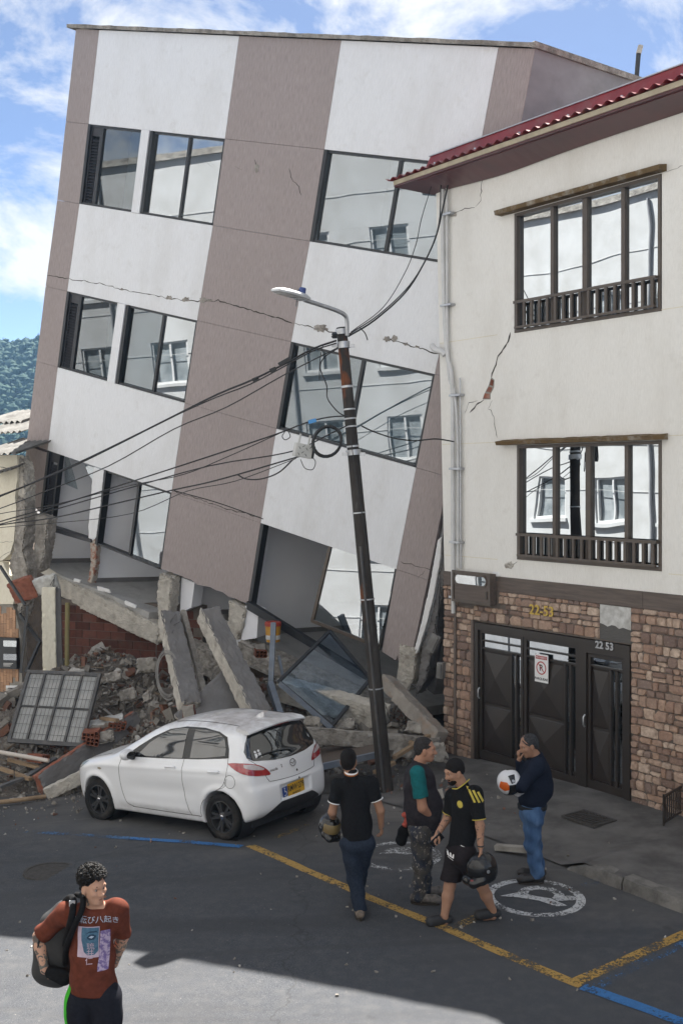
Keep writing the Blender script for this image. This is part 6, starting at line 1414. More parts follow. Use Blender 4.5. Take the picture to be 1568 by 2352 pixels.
text('plate_text', 'RMW·279', .098, PLT @ Matrix.Translation((0, .012, .0015)) @ Matrix.Diagonal((.80, 1.12, 1, 1)), M['black_print'], plate, .0008, .0012)
text('plate_text', 'MANIZALES', .030, PLT @ Matrix.Translation((0, -.06, .0015)), M['black_print'], plate, .0006, .0004)
stk = obj('blue_sticker', MB().box(-.265, -.172, -.06, .065, -.002, .0015).xf(PLT), M['plate_blue'], car)
wc = MB(); N = 16
for i in range(N):
    a = -2.4 + 4.3 * i / (N - 1)
    for r_ in (.021, .030): wc.v.append((-.218 + r_ * math.cos(a) * 1, -.022 + r_ * math.sin(a), .0022))
for i in range(N - 1): wc.f.append((2*i, 2*i + 1, 2*i + 3, 2*i + 2))
wc.lathe([(0, .0022), (.010, .0022)], 12, c=(-.226, .047, 0)); wc.add([(-.231, .034, .0022), (-.222, .034, .0022), (-.219, .004, .0022), (-.195, .004, .0022), (-.186, -.022, .0022), (-.194, -.024, .0022), (-.202, -.004, .0022), (-.229, -.004, .0022)], [tuple(range(8))])
obj('wheelchair_symbol', wc.xf(PLT), M['white_paint'], stk)
# emblem, lettering, keyhole, sticker
def rear_M(y, z, roll=0):
    p, n_ = cast((-1.2, y, z), REAR, .004); zx = Vector((0, -1, 0)); zx = (zx - n_ * zx.dot(n_)).normalized(); return frame(p, zx, n_.cross(zx), n_)
EM = rear_M(0, .865); mb = MB()
for i in range(32):
    a = 2 * math.pi * i / 32
    for r_, z in ((.050, .002), (.050, .010), (.041, .010), (.041, .002)): mb.v.append((r_ * 1.15 * math.cos(a), r_ * math.sin(a), z))
for i in range(32):
    for j in range(4): mb.f.append((i*4 + j, ((i+1) % 32)*4 + j, ((i+1) % 32)*4 + (j+1) % 4, i*4 + (j+1) % 4))
for s_ in (-1, 1): mb.add([(0, -.022, .004), (0, -.010, .009), (s_ * .028, .010, .008), (s_ * .050, .016, .004), (s_ * .030, -.002, .006)], [(0, 1, 2, 3, 4)])
obj('emblem', mb.xf(EM), M['chrome'], car, 30)
text('badge_text', 'mazda', .052, rear_M(.345, .845), M['chrome'], car, .002); text('badge_text', '2', .055, rear_M(.205, .862), M['chrome'], car, .002)
obj('keyhole', MB().lathe([(0, .003), (.014, .003), (.016, 0)], 12).xf(rear_M(-.06, .755)), M['satin_black'], car)
obj('tailgate_grip', MB().lathe([(0, .004), (.012, .004), (.014, 0)], 10).xf(rear_M(-.06, .655)), M['satin_black'], car)
SM_ = rear_M(.50, 1.06)
for x in (-.028, .03):
    mb = MB(); mb.lathe([(0, .003), (.018, .003)], 10, c=(x, .045, 0)); mb.add([(x - .02, .02, .003), (x + .02, .02, .003), (x + .022, -.06, .003), (x + .006, -.06, .003), (x, -.02, .003), (x - .006, -.06, .003), (x - .022, -.06, .003)], [tuple(range(7))]); obj('window_sticker', mb.xf(SM_), M['white_paint'], car)
# roof spoiler with lamp, antenna fin, head lamp
sp = MB(); N = 20
for i in range(N + 1):
    y = -.56 + 1.12 * i / N; e = 1 - (abs(y) / .56) ** 3 * .16; zt = 1.405 - .05 * (y / .56) ** 2
    for (x, z) in ((-.12, zt + .045), (-.30, zt + .022), (-.425 * e - .0, zt - .012), (-.42 * e, zt - .03), (-.30, zt - .035), (-.12, zt - .02)): sp.v.append((x, y, z))
for i in range(N):
    for j in range(6): sp.f.append((i*6 + j, (i+1)*6 + j, (i+1)*6 + (j+1) % 6, i*6 + (j+1) % 6))
sp.f += [tuple(range(6)), tuple(range(N*6 + 5, N*6 - 1, -1))]
spo = obj('spoiler', sp, M['paint'], car, 50)
obj('brake_lamp', MB().box(-.405, -.36, -.16, .16, 1.362, 1.378), M['tail_red'], spo)
fin = MB().add([(.02, -.035, 1.44), (.02, .035, 1.44), (-.12, -.03, 1.42), (-.12, .03, 1.42), (-.02, -.022, 1.475), (-.02, .022, 1.475), (-.10, -.012, 1.515), (-.10, .012, 1.515), (-.13, -.012, 1.50), (-.13, .012, 1.50)], [(0, 1, 5, 4), (4, 5, 7, 6), (6, 7, 9, 8), (8, 9, 3, 2), (0, 4, 6, 8, 2), (1, 3, 9, 7, 5)])
obj('antenna_fin', fin, M['paint'], car)
for y in (-.46, .46): seam('roof_channel', [(1.1, y, 2.0), (.6, y, 2.0), (.1, y, 2.0), (-.1, y, 2.0)], (0, 0, -1), car, .005, M['satin_black'])
for s_, d in ((1, (-.8, -.6, 0)), (-1, (-.8, .6, 0))):
    patch('head_lamp', [(x, s_ * y, z) for x, y, z in [(2.72, .80, .83), (2.92, .76, .80), (3.10, .62, .73), (3.16, .52, .66), (3.05, .66, .665), (2.86, .78, .73)]], d, pm('head_lamp_lens', (0.32, 0.34, 0.33), (0.22, 0.24, 0.24), 14, .08), car, .006, .04, rnd=2)
patch('windscreen', [(x, y, 3) for x, y in [(1.38, .50), (1.75, .60), (2.12, .66), (2.22, .3), (2.24, 0), (2.22, -.3), (2.12, -.66), (1.75, -.60), (1.38, -.50), (1.32, 0)]], (0, 0, -1), M['car_glass'], car, .005, .07)
seam('bonnet_seam', [(2.3, .66, 3), (2.7, .66, 3), (2.95, .58, 3), (3.05, .3, 3), (3.06, 0, 3), (3.05, -.3, 3)], (0, 0, -1), car)
# wheels
M['tyre'] = pm('tyre_rubber', (0.017, 0.017, 0.018), (0.03, 0.029, 0.028), 9, .85, dirt=(0.07, 0.062, 0.055), dscale=6); M['rim'] = pm('black_alloy', (0.03, 0.03, 0.032), (0.04, 0.04, 0.042), 5, .28, spec=.6)
tyre_me = fixn(mesh_of('tyre', MB().lathe([(.205, -.085), (.25, -.092), (.283, -.085), (.296, -.065), (.298, -.02), (.296, -.015), (.296, -.008), (.298, -.003), (.298, .055), (.296, .065), (.283, .085), (.25, .092), (.212, .086), (.205, .075), (.20, .0)], 48, 'y'), True))
rimb = MB().lathe([(.20, -.08), (.205, .0), (.207, .078), (.198, .080), (.192, .060), (.188, .01), (.188, -.06), (0, -.065)], 40, 'y')
for k in range(5):
    for dd in (-.16, .16):
        a = 2 * math.pi * k / 5 + dd * .8; a2 = 2 * math.pi * k / 5 + dd * 1.15; ca, sa, cb, sb = math.cos(a), math.sin(a), math.cos(a2), math.sin(a2); nx2, nz2 = -math.sin(2 * math.pi * k / 5), math.cos(2 * math.pi * k / 5)
        p0, p1 = (.05 * ca, .05 * sa), (.192 * cb, .192 * sb); w0, w1 = .020, .017
        rimb.add([(p0[0] - nx2*w0, .064, p0[1] - nz2*w0), (p0[0] + nx2*w0, .064, p0[1] + nz2*w0), (p1[0] + nx2*w1, .070, p1[1] + nz2*w1), (p1[0] - nx2*w1, .070, p1[1] - nz2*w1), (p0[0] - nx2*w0, .03, p0[1] - nz2*w0), (p0[0] + nx2*w0, .03, p0[1] + nz2*w0), (p1[0] + nx2*w1, .03, p1[1] + nz2*w1), (p1[0] - nx2*w1, .03, p1[1] - nz2*w1)], [(0,1,2,3),(0,4,5,1),(1,5,6,2),(2,6,7,3),(3,7,4,0)])
rimb.lathe([(.062, .03), (.062, .060), (.045, .070), (0, .070)], 20, 'y')
rim_me = fixn(mesh_of('rim', rimb, 40)); hub_me = fixn(mesh_of('hub_cap', MB().lathe([(.026, .069), (.026, .076), (.02, .079), (0, .079)], 16, 'y'), 40))
nut = MB()
for k in range(4): a = math.pi / 2 * k + .4; nut.lathe([(.008, .062), (.008, .074), (0, .075)], 8, 'y', (.044 * math.cos(a), 0, .044 * math.sin(a)))
nut_me = fixn(mesh_of('wheel_nuts', nut, 40))
for wx in (0, 2.49):
    for s_ in (1, -1):
        w = link('wheel', tyre_me, M['tyre'], car); w.location = (wx, s_ * .745, .298); w.rotation_euler = (0, .3 * wx, (0 if s_ > 0 else math.pi) + (.04 if wx else 0))
        link('rim', rim_me, M['rim'], w); link('hub_cap', hub_me, M['chrome'], w); link('wheel_nuts', nut_me, M['chrome'], w)
obj('underbody', MB().box(-.35, 2.95, -.62, .62, .14, .30), M['satin_black'], car)
# ================================================================ people
def V3(p): return np.array(p, float)
class Body:
    """a smooth union of tapered capsules and ellipsoids"""
    def __init__(s): s.p = []; s.cuts = []; s.subs = []; s.noise = 0; s.nf = 14.
    def cap(s, a, b, ra, rb=None, k=.03, flat=None, ff=1.0, cut=None):
        s.p.append(('c', V3(a), V3(b), ra, ra if rb is None else rb, k, None if flat is None else V3(flat) / np.linalg.norm(flat), ff, cut)); return s
    def ell(s, c, r, axes=None, k=.02): 
        A = np.eye(3) if axes is None else np.array([V3(a) / np.linalg.norm(a) for a in axes]); s.p.append(('e', V3(c), A, np.array(r, float), k)); return s
    def sub_ell(s, c, r, axes=None, k=.015):
        A = np.eye(3) if axes is None else np.array([V3(a) / np.linalg.norm(a) for a in axes]); s.subs.append((V3(c), A, np.array(r, float), k)); return s
    def cut(s, p, n): s.cuts.append((V3(p), V3(n) / np.linalg.norm(n))); return s
    @staticmethod
    def d_prim(q, P):
        if q[0] == 'c':
            _, a, b, ra, rb, k, fl, ff, cut = q; w = P - a; d = b - a
            if fl is not None:
                w = w + (ff - 1) * (w @ fl)[:, None] * fl; d = d + (ff - 1) * (d @ fl) * fl
            L2 = max(d @ d, 1e-9); t = np.clip(w @ d / L2, 0, 1); r = np.linalg.norm(w - t[:, None] * d, axis=1) - (ra + (rb - ra) * t)
            if fl is not None: r = r / (1 + (ff - 1) * .35)
            if cut is not None: r = np.maximum(r, (P - V3(cut[0])) @ (V3(cut[1]) / np.linalg.norm(cut[1])))
            return r, k
        _, c, A, rr_, k = q; w = (P - c) @ A.T; e = np.linalg.norm(w / rr_, axis=1); g = np.linalg.norm(w / rr_ ** 2, axis=1); return e * (e - 1) / np.maximum(g, 1e-6), k
    def __call__(s, P):
        D = np.full(len(P), 1.0)
        for q in s.p:
            r, k = s.d_prim(q, P); D = smin(D, r, k) if k > 0 else np.minimum(D, r)
        for (c, A, rr_, k) in s.subs:
            w = (P - c) @ A.T; e = np.linalg.norm(w / rr_, axis=1); g = np.linalg.norm(w / rr_ ** 2, axis=1); D = smax(D, -(e * (e - 1) / np.maximum(g, 1e-6)), k)
        if s.noise:
            f = s.nf; D = D + s.noise * (np.sin(P[:, 0] * f + 2.1 * np.sin(P[:, 2] * f * .55)) * np.sin(P[:, 2] * f * .8 + 1.3 * np.sin(P[:, 0] * f * .9 + P[:, 1] * f)) + .6 * np.sin(P[:, 2] * f * 1.9 + P[:, 0] * f * 1.1 + 2 * np.sin(P[:, 1] * f * .7)))
        for (p, n_) in s.cuts: D = np.maximum(D, (P - p) @ n_)
        return D
    def bounds(s):
        lo = np.full(3, 9.); hi = np.full(3, -9.)
        for q in s.p:
            if q[0] == 'c':
                r = max(q[3], q[4]) + .01
                for e in (q[1], q[2]): lo = np.minimum(lo, e - r); hi = np.maximum(hi, e + r)
            else: r = q[3].max(); lo = np.minimum(lo, q[1] - r); hi = np.maximum(hi, q[1] + r)
        return lo, hi
    def mesh(s, name, h=.012, newton=1):
        lo, hi = s.bounds(); ax = [np.arange(lo[i] - 2*h, hi[i] + 3*h, h) for i in range(3)]; shp = tuple(len(a) for a in ax)
        D = np.full(shp, .25, np.float64)
        for q in s.p:                                                    # each primitive only in its own neighbourhood
            if q[0] == 'c': r = max(q[3], q[4]) + .07; l = np.minimum(q[1], q[2]) - r; u = np.maximum(q[1], q[2]) + r
            else: r = q[3].max() + .07; l = q[1] - r; u = q[1] + r
            sl = tuple(slice(max(0, int((l[i] - ax[i][0]) / h)), min(shp[i], int((u[i] - ax[i][0]) / h) + 2)) for i in range(3))
            G_ = np.stack(np.meshgrid(*[ax[i][sl[i]] for i in range(3)], indexing='ij'), -1); g = G_.shape[:3]; r_, k = s.d_prim(q, G_.reshape(-1, 3)); r_ = r_.reshape(g)
            D[sl] = smin(D[sl], r_, k) if k > 0 else np.minimum(D[sl], r_)
        near = np.abs(D) < .06; ii = np.argwhere(near); P = np.stack([ax[i][ii[:, i]] for i in range(3)], 1)
        if len(s.subs) or s.noise or len(s.cuts): D[near] = s(P)
        if len(s.cuts):
            G_ = np.stack(np.meshgrid(*ax, indexing='ij'), -1)
            for (p, n_) in s.cuts: D = np.maximum(D, (G_ - p) @ n_)
        V, F = surfnet(D, [a[0] for a in ax], h)
        for _ in range(newton):
            f0 = s(V); e = h * .3; g = np.stack([(s(V + np.eye(3)[i] * e) - s(V - np.eye(3)[i] * e)) / (2 * e) for i in range(3)], 1)
            V = V - g * np.clip(f0 / np.maximum((g ** 2).sum(1), .1), -h * .6, h * .6)[:, None]
        return np_mesh(name, V, F)

def skin_mat(name, c, tattoo=None):
    m, t, b = nmat(name); v = coords(t); col = ramp(t, noise(t, v, 22, 5, .65), [(.3, tuple(x * .86 for x in c)), (.7, c)])
    if tattoo:                                                           # ink on forearms
        vo = node(t, 'ShaderNodeTexNoise'); vo.inputs['Scale'].default_value = 17; vo.inputs['Detail'].default_value = 5; vo.inputs['Distortion'].default_value = 1.6; t.links.new(v, vo.inputs['Vector'])
        at_ = node(t, 'ShaderNodeAttribute'); at_.attribute_name = 'ink'
        k1 = ramp(t, vo.outputs['Fac'], [(.46 if tattoo > .5 else .56, 0.0), (.52 if tattoo > .5 else .60, .85)]); mm = node(t, 'ShaderNodeMath', operation='MULTIPLY'); t.links.new(k1, mm.inputs[0]); t.links.new(at_.outputs['Fac'], mm.inputs[1])
        ic = ramp(t, noise(t, v, 9, 3, .5), [(.42, (0.035, 0.05, 0.055)), (.55, (0.06, 0.10, 0.10)), (.68, (0.24, 0.10, 0.04))]) if tattoo > .5 else (0.06, 0.05, 0.05)
        col = mixc(t, mm.outputs[0], col, ic)
    t.links.new(col, b.inputs['Base Color']); b.inputs['Roughness'].default_value = .6; b.inputs['Specular IOR Level'].default_value = .3; b.inputs['Subsurface Weight'].default_value = .06; b.inputs['Subsurface Radius'].default_value = (.02, .008, .004); return m
def cloth(name, c, c2=None, scale=40, rough=.92, extra=None): return pm(name, c, c2 or tuple(x * .72 for x in c), scale, rough, .35, 260, bdist=.002, dirt=extra, dscale=6)

def basis(f, up=(0, 0, 1)):
    f = V3(f); f /= np.linalg.norm(f); u = V3(up); u = u - f * (u @ f); u /= np.linalg.norm(u); return f, np.cross(u, f), u      # forward, left, up
def head_prims(B, c, fwd, up=(0, 0, 1), sc=1.0, nose=1.0, jaw=1.0, ears=True):
    f, l, u = basis(fwd, up); P = lambda a, b, d: V3(c) + sc * (a * f + b * l + d * u); ax = (f, l, u); r = lambda *q: tuple(sc * x for x in q)
    B.ell(P(-.012, 0, .035), r(.100, .078, .092), ax, .02)                 # skull
    B.ell(P(.022, 0, -.035), r(.072, .063 * jaw, .085), ax, .03)           # face
    B.ell(P(.052, 0, -.098), r(.032, .036 * jaw, .026), ax, .03)           # chin
    B.cap(P(.088, 0, .005), P(.108 * nose, 0, -.034), .010 * sc, .015 * sc, .015); B.ell(P(.096, .012, -.040), r(.011, .010, .009), ax, .01); B.ell(P(.096, -.012, -.040), r(.011, .010, .009), ax, .01)
    B.cap(P(.080, .042, .022), P(.088, 0, .024), .012 * sc, .012 * sc, .02); B.cap(P(.080, -.042, .022), P(.088, 0, .024), .012 * sc, .012 * sc, .02)   # brow
    for s_ in (1, -1):
        B.ell(P(.066, s_ * .040, -.025), r(.022, .022, .020), ax, .025)    # cheek
        if ears: B.ell(P(-.005, s_ * .080, -.012), r(.021, .009, .034), (f + .3 * l * s_, l, u), .008); B.ell(P(-.002, s_ * .078, -.036), r(.012, .008, .014), ax, .006)
        B.sub_ell(P(.092, s_ * .031, .002), r(.016, .017, .010), ax, .014)  # eye socket
    B.cap(P(.084, .020, -.066), P(.084, -.020, -.066), .0085 * sc, .0085 * sc, .008); B.cap(P(.081, .016, -.079), P(.081, -.016, -.079), .009 * sc, .009 * sc, .008); B.sub_ell(P(.096, 0, -.0725), r(.012, .022, .0028), ax, .004)
    return P, ax
def face_bits(P, parent, ax, sc=1.0, brow=(0.02, 0.015, 0.012)):
    f, l, u = ax; bm_ = cloth('eyebrow_hair', brow)
    for s_ in (1, -1):
        mb = MB(); c = P(.0735, s_ * .031, .001)
        mb.lathe([(.012 * math.sin(a), .012 * math.cos(a)) for a in [math.pi * i / 6 for i in range(7)]], 10, 'z', tuple(c)); o = obj('eye', mb, M['eye'], parent, True)
        obj('eyebrow', MB().tube(bez([P(.090, s_ * .014, .022), P(.090, s_ * .032, .029), P(.077, s_ * .054, .021)], 8), [.003, .0045, .0048, .005, .005, .0045, .004, .0035, .002][:9], 6), bm_, parent, True)
        if s_ > 0: obj('lips', MB().tube(bez([P(.082, .021, -.072), P(.0915, .008, -.070), P(.0915, -.008, -.070), P(.082, -.021, -.072)], 8), .0048, 6), M['lip'], parent, True)
        ey = MB().lathe([(0, 0), (.0055, 0)], 8); o2 = ey.xf(frame(c + V3(f) * .0125, l, u, f)); obj('iris', o2, M['iris'], parent)
M['lip'] = pm('lip_skin', (0.26, 0.10, 0.075), None, 8, .5)
M['eye'] = pm('eye_white', (0.34, 0.30, 0.28), (0.3, 0.26, 0.24), 5, .3); M['iris'] = pm('dark_iris', (0.02, 0.013, 0.01), (0.03, 0.02, 0.015), 5, .2)
def hand_prims(B, w, d, n, thumb_side, curl=.35, sc=1.0, spread=.12, r=.0088):
    """palm leaves wrist w along d; n = direction the palm faces; fingers curl towards n; thumb_side = +1 / -1"""
    d = V3(d) / np.linalg.norm(d); n = V3(n); n = n - d * (n @ d); n /= np.linalg.norm(n); s_ = np.cross(d, n) * thumb_side; w = V3(w)
    B.cap(w + d * .012 * sc, w + d * .082 * sc, .026 * sc, .033 * sc, .02, n, 2.1)
    B.cap(w + d * .075 * sc + s_ * .026 * sc, w + d * .075 * sc - s_ * .030 * sc, .014 * sc, .013 * sc, .012)
    for i, (o, L_) in enumerate(((.029, .070), (.010, .078), (-.010, .073), (-.029, .058))):
        a0 = w + d * .082 * sc + s_ * o * sc; q = d + s_ * (o * spread * 6); ang = curl * (1 + .12 * i)
        v1 = math.cos(ang * .8) * q + math.sin(ang * .8) * n; v1 /= np.linalg.norm(v1); v2 = math.cos(ang * 2.0) * q + math.sin(ang * 2.0) * n; v2 /= np.linalg.norm(v2); v3 = math.cos(ang * 2.9) * q + math.sin(ang * 2.9) * n; v3 /= np.linalg.norm(v3)
        p1 = a0 + v1 * L_ * .46 * sc; p2 = p1 + v2 * L_ * .32 * sc; p3 = p2 + v3 * L_ * .24 * sc; rr_ = r * sc * (1 if i < 3 else .88)
        B.cap(a0, p1, rr_ * 1.08, rr_, .004); B.cap(p1, p2, rr_, rr_ * .93, .003); B.cap(p2, p3, rr_ * .93, rr_ * .82, .003)
    t0 = w + d * .025 * sc + s_ * .022 * sc; t1 = t0 + (d * .55 + s_ * .62 + n * .35) * .045 * sc; t2 = t1 + (d * .85 + s_ * .15 + n * .5) * .036 * sc
    B.cap(t0, t1, .014 * sc, .0115 * sc, .012); B.cap(t1, t2, .0110 * sc, .009 * sc, .004)
def limb(B, pts, rs, k=.03, **kw):
    for (a, b, ra, rb) in zip(pts[:-1], pts[1:], rs[:-1], rs[1:]): B.cap(a, b, ra, rb, k, **kw)
def shoe(B, ankle, toe_dir, ground_z, L=.27, w=.045, high=.07):
    a = V3(ankle); t = V3(toe_dir); t = t / np.linalg.norm(t); base = V3((a[0], a[1], ground_z)); heel = base - t * .055 + V3((0, 0, .045)); ball = base + t * (L - .13) + V3((0, 0, .040)); toe = base + t * (L - .095) + V3((0, 0, .035))
    B.cap(heel, ball, .046, .047, .02); B.cap(ball, toe, .047, .040, .02); B.cap(V3((a[0], a[1], ground_z + .06)), V3((a[0], a[1], ground_z + high + .04)), .046, .046, .03); B.cut((0, 0, ground_z + .001), (0, 0, -1))
def sole(name, ankle, toe_dir, gz_, m, parent, L=.27, th=.022):
    t = Vector(toe_dir); t.z = 0; t.normalize(); s_ = Vector((-t.y, t.x, 0)); a = Vector(ankle); a.z = gz_; pts = []
    for i in range(20):
        an = 2 * math.pi * i / 20; x = math.cos(an); y = math.sin(an); w = .049 * (1 - .12 * x * (x < 0)) ; pts.append(a + t * ((L - .19) / 2 + .012 + (L / 2 + .005) * x) + s_ * (w * y * (1 if abs(x) < .8 else .96)))
    return obj(name, MB().prism([(p.x, p.y) for p in pts], 'z', gz_ + .0, gz_ + th), m, parent, 50)
def helmet(label, c, fwd, up, M_shell, sc=1.0, peak=None, visor=None, accents=()):
    f, l, u = basis(fwd, up); T = frame(Vector(c), Vector(f), Vector(l), Vector(u)); h = thing('motorcycle_helmet', label, 'helmet', T); B = Body()
    B.ell((0, 0, .02), (.140, .118, .128)); B.cap((.06, .085, -.07), (.125, .045, -.085), .034, .034, .05); B.cap((.06, -.085, -.07), (.125, -.045, -.085), .034, .034, .05); B.cap((.125, .045, -.085), (.125, -.045, -.085), .034, .034, .04); B.ell((-.03, 0, -.045), (.105, .108, .085), None, .05)
    B.sub_ell((.12, 0, .012), (.075, .095, .052), None, .015); B.sub_ell((.02, 0, -.10), (.085, .075, .085), None, .01)
    o = link('shell', B.mesh('shell', .009, 1), M_shell, h); o.scale = (sc,) * 3
    vis = MB(); N, K = 18, 7
    for i in range(N + 1):
        a = -1.15 + 2.3 * i / N
        for j in range(K + 1): b_ = -.36 + .85 * j / K; vis.v.append((.146 * math.cos(a) * math.cos(b_ * .9) * sc, .123 * math.sin(a) * math.cos(b_ * .9) * sc, (.015 + .135 * math.sin(b_)) * sc))
    for i in range(N):
        for j in range(K): q = K + 1; vis.f.append((i*q + j, (i+1)*q + j, (i+1)*q + j + 1, i*q + j + 1))
    vo = obj('visor', vis, visor or M['gloss_black'], h, True)
    obj('lining', MB().lathe([(0, -.005), (.07, -.02), (.078, -.09), (.070, -.10)], 18), M['satin_black'], h, True).scale = (sc,) * 3
    for s_ in (1, -1): obj('visor_pivot', MB().lathe([(0, .004), (.016, .004), (.018, -.004)], 12, 'y', (.02 * sc, s_ * .119 * sc, .02 * sc)), M['steel'], h, 40)
    for (nm, m, pts) in accents:
        bvh = BVHTree.FromPolygons([v.co[:] for v in o.data.vertices], [p.vertices[:] for p in o.data.polygons]); bm = bmesh.new(); bm.faces.new([bm.verts.new(Vector(p).normalized() * .3) for p in pts]); bmesh.ops.triangulate(bm, faces=bm.faces)
        for _ in range(4): bmesh.ops.subdivide_edges(bm, edges=[e for e in bm.edges if e.calc_length() > .03], cuts=1); bmesh.ops.triangulate(bm, faces=[q for q in bm.faces if len(q.verts) > 3])
        for v in bm.verts:
            d = -v.co.normalized(); hit = bvh.ray_cast(v.co, d); v.co = (hit[0] - d * .0025 if hit[0] else v.co * .45) * sc
        me = bpy.data.meshes.new(nm); bm.to_mesh(me); bm.free(); link(nm, me, m, h)
    if peak: pk = MB().add([(.02 * sc, .07 * sc, .135 * sc), (.02 * sc, -.07 * sc, .135 * sc), (.20 * sc, -.06 * sc, .13 * sc), (.20 * sc, .06 * sc, .13 * sc), (.02 * sc, .07 * sc, .15 * sc), (.02 * sc, -.07 * sc, .15 * sc), (.20 * sc, -.055 * sc, .138 * sc), (.20 * sc, .055 * sc, .138 * sc)], [(0,1,2,3),(7,6,5,4),(0,4,5,1),(1,5,6,2),(2,6,7,3),(3,7,4,0)]); obj('peak', pk, peak, h)
    return h
def ink(o, segs):
    """mark tattooed limbs: segments (a, b, r) in the mesh's space"""
    me = o.data; co = np.empty(len(me.vertices) * 3, np.float32); me.vertices.foreach_get('co', co); co = co.reshape(-1, 3); w = np.zeros(len(co), np.float32)
    for (a, b, r) in segs:
        a, b = V3(a), V3(b); d = b - a; t = np.clip((co - a) @ d / (d @ d), 0, 1); w = np.maximum(w, (np.linalg.norm(co - (a + t[:, None] * d), axis=1) < r).astype(np.float32))
    at_ = me.attributes.new('ink', 'FLOAT', 'POINT'); at_.data.foreach_set('value', w)
def decal_on(o, name, outline, d, m, parent, off=.004, maxlen=.025):
    bvh = BVHTree.FromPolygons([v.co[:] for v in o.data.vertices], [p.vertices[:] for p in o.data.polygons]); bm = bmesh.new(); bm.faces.new([bm.verts.new(Vector(p)) for p in outline]); bmesh.ops.triangulate(bm, faces=bm.faces); d = Vector(d).normalized()
    for _ in range(6):
        es = [e for e in bm.edges if e.calc_length() > maxlen]
        if not es: break
        bmesh.ops.subdivide_edges(bm, edges=es, cuts=1); bmesh.ops.triangulate(bm, faces=[q for q in bm.faces if len(q.verts) > 3])
    for v in bm.verts:
        hit = bvh.ray_cast(v.co - d * 1.0, d)
        v.co = (hit[0] - d * off) if hit[0] else bvh.find_nearest(v.co)[0] - d * off
    me = bpy.data.meshes.new(name); bm.to_mesh(me); bm.free(); return link(name, me, m, parent)
def text_on(o, name, s, size, T, d, m, parent, off=.005):
    t_ = text(name, s, size, T, m, parent, 0, .0); bvh = BVHTree.FromPolygons([v.co[:] for v in o.data.vertices], [p.vertices[:] for p in o.data.polygons]); d = Vector(d).normalized()
    for v in t_.data.vertices:
        hit = bvh.ray_cast(v.co - d * 1.0, d)
        if hit[0]: v.co = hit[0] - d * off
    return t_

class Pose:
    def __init__(s, fx, fy): s.g = ground(fx, fy); s.s = FPX / s.g.y; s.fx, s.fy = fx, fy
    def __call__(s, px, py, dy=0.0): k = (s.g.y + dy) / FPX; return V3(((px - 784) * k - s.g.x, dy, HC - (py - YH) * k - s.g.z))
    def person(s, label): return thing('person', label, 'person', s.g)

# ---- man with his back to the camera, black polo, helmet in his left hand
J = Pose(822, 2108); p1 = J.person('man in black polo and jeans walking away with a helmet in hand')
nk = J(806, 1772, .0); hd = J(800, 1748, .02); shA, shB = J(776, 1806, .02), J(851, 1800, .02); elA, wrA = J(763, 1866, .03), J(766, 1884, .24); elB, wrB = J(873, 1862, .0), J(875, 1897, .06)
pel = J(822, 1932, .0); hiA, hiB = J(802, 1940, 0), J(840, 1938, 0); knA, anA = J(816, 2022, .03), J(826, 2090, -.02); knB, anB = J(822, 2018, .22), J(818, 2086, .34); chest = J(815, 1822, .02); waist = J(818, 1890, .01)
SK1 = skin_mat('brown_skin', (0.30, 0.165, 0.105)); B = Body(); fw = (.12, 1, 0)
P, ax = head_prims(B, hd, fw, (0, .05, 1), 1.0); B.cap(nk + V3((0, 0, -.02)), hd + V3((0, -.01, -.05)), .058, .056, .03); B.cap(shA, shB, .055, .055, .05); B.cap(chest, waist, .13, .12, .05, (0, 1, 0), 1.5); B.cap(hiA, hiB, .09, .09, .04)
for a, b, c_ in ((shA, elA, wrA), (shB, elB, wrB)): limb(B, (a, b, c_), (.052, .042, .030), .025)
limb(B, (hiA, knA, anA), (.085, .058, .042)); limb(B, (hiB, knB, anB), (.085, .058, .042)); hand_prims(B, wrB, wrB - elB, (-1, .2, 0), 1, .45); hand_prims(B, wrA, (0.0, .6, -.8), (.3, .8, .3), 1, .7)
link('body', B.mesh('body', .009), SK1, p1)
H = Body(); f, l, u = basis(fw, (0, .05, 1)); H.ell(V3(hd) + -.012 * f + .036 * u, (.106, .084, .097), (f, l, u)); H.ell(V3(hd) - .055 * f - .01 * u, (.055, .070, .075), (f, l, u), .03); H.cut(V3(hd) + .045 * f, f * 1.0 + u * -.6); H.noise = .0015; H.nf = 90
M['black_hair'] = pm('short_black_hair', (0.007, 0.006, 0.006), (0.016, 0.013, 0.012), 90, .8, .8, 200, bdist=.004); link('hair', H.mesh('hair', .008), M['black_hair'], p1)
S_ = Body(); S_.noise = .0055; S_.nf = 15
S_.cap(shA, shB, .072, .072, .05); S_.cap(chest, waist, .158, .150, .06, (0, 1, 0), 1.42); S_.cap(waist, J(822, 1925, 0), .150, .155, .05, (0, 1, 0), 1.38); S_.cap(nk + V3((0, 0, -.06)), nk + V3((0, 0, -.01)), .075, .066, .03)
for a, b in ((shA, elA), (shB, elB)): e = a + (b - a) * .62; S_.cap(a, a + (b - a) * .85, .072, .066, .03, cut=(e, b - a))
S_.cut(J(822, 1925, 0), (.1, 0, -1)); S_.sub_ell(nk + V3((0, .02, .055)), (.072, .072, .062), None, .012); M['black_cloth'] = cloth('black_cotton', (0.007, 0.007, 0.008), (0.012, 0.012, 0.013)); polo = link('polo_shirt', S_.mesh('polo_shirt', .011), M['black_cloth'], p1)
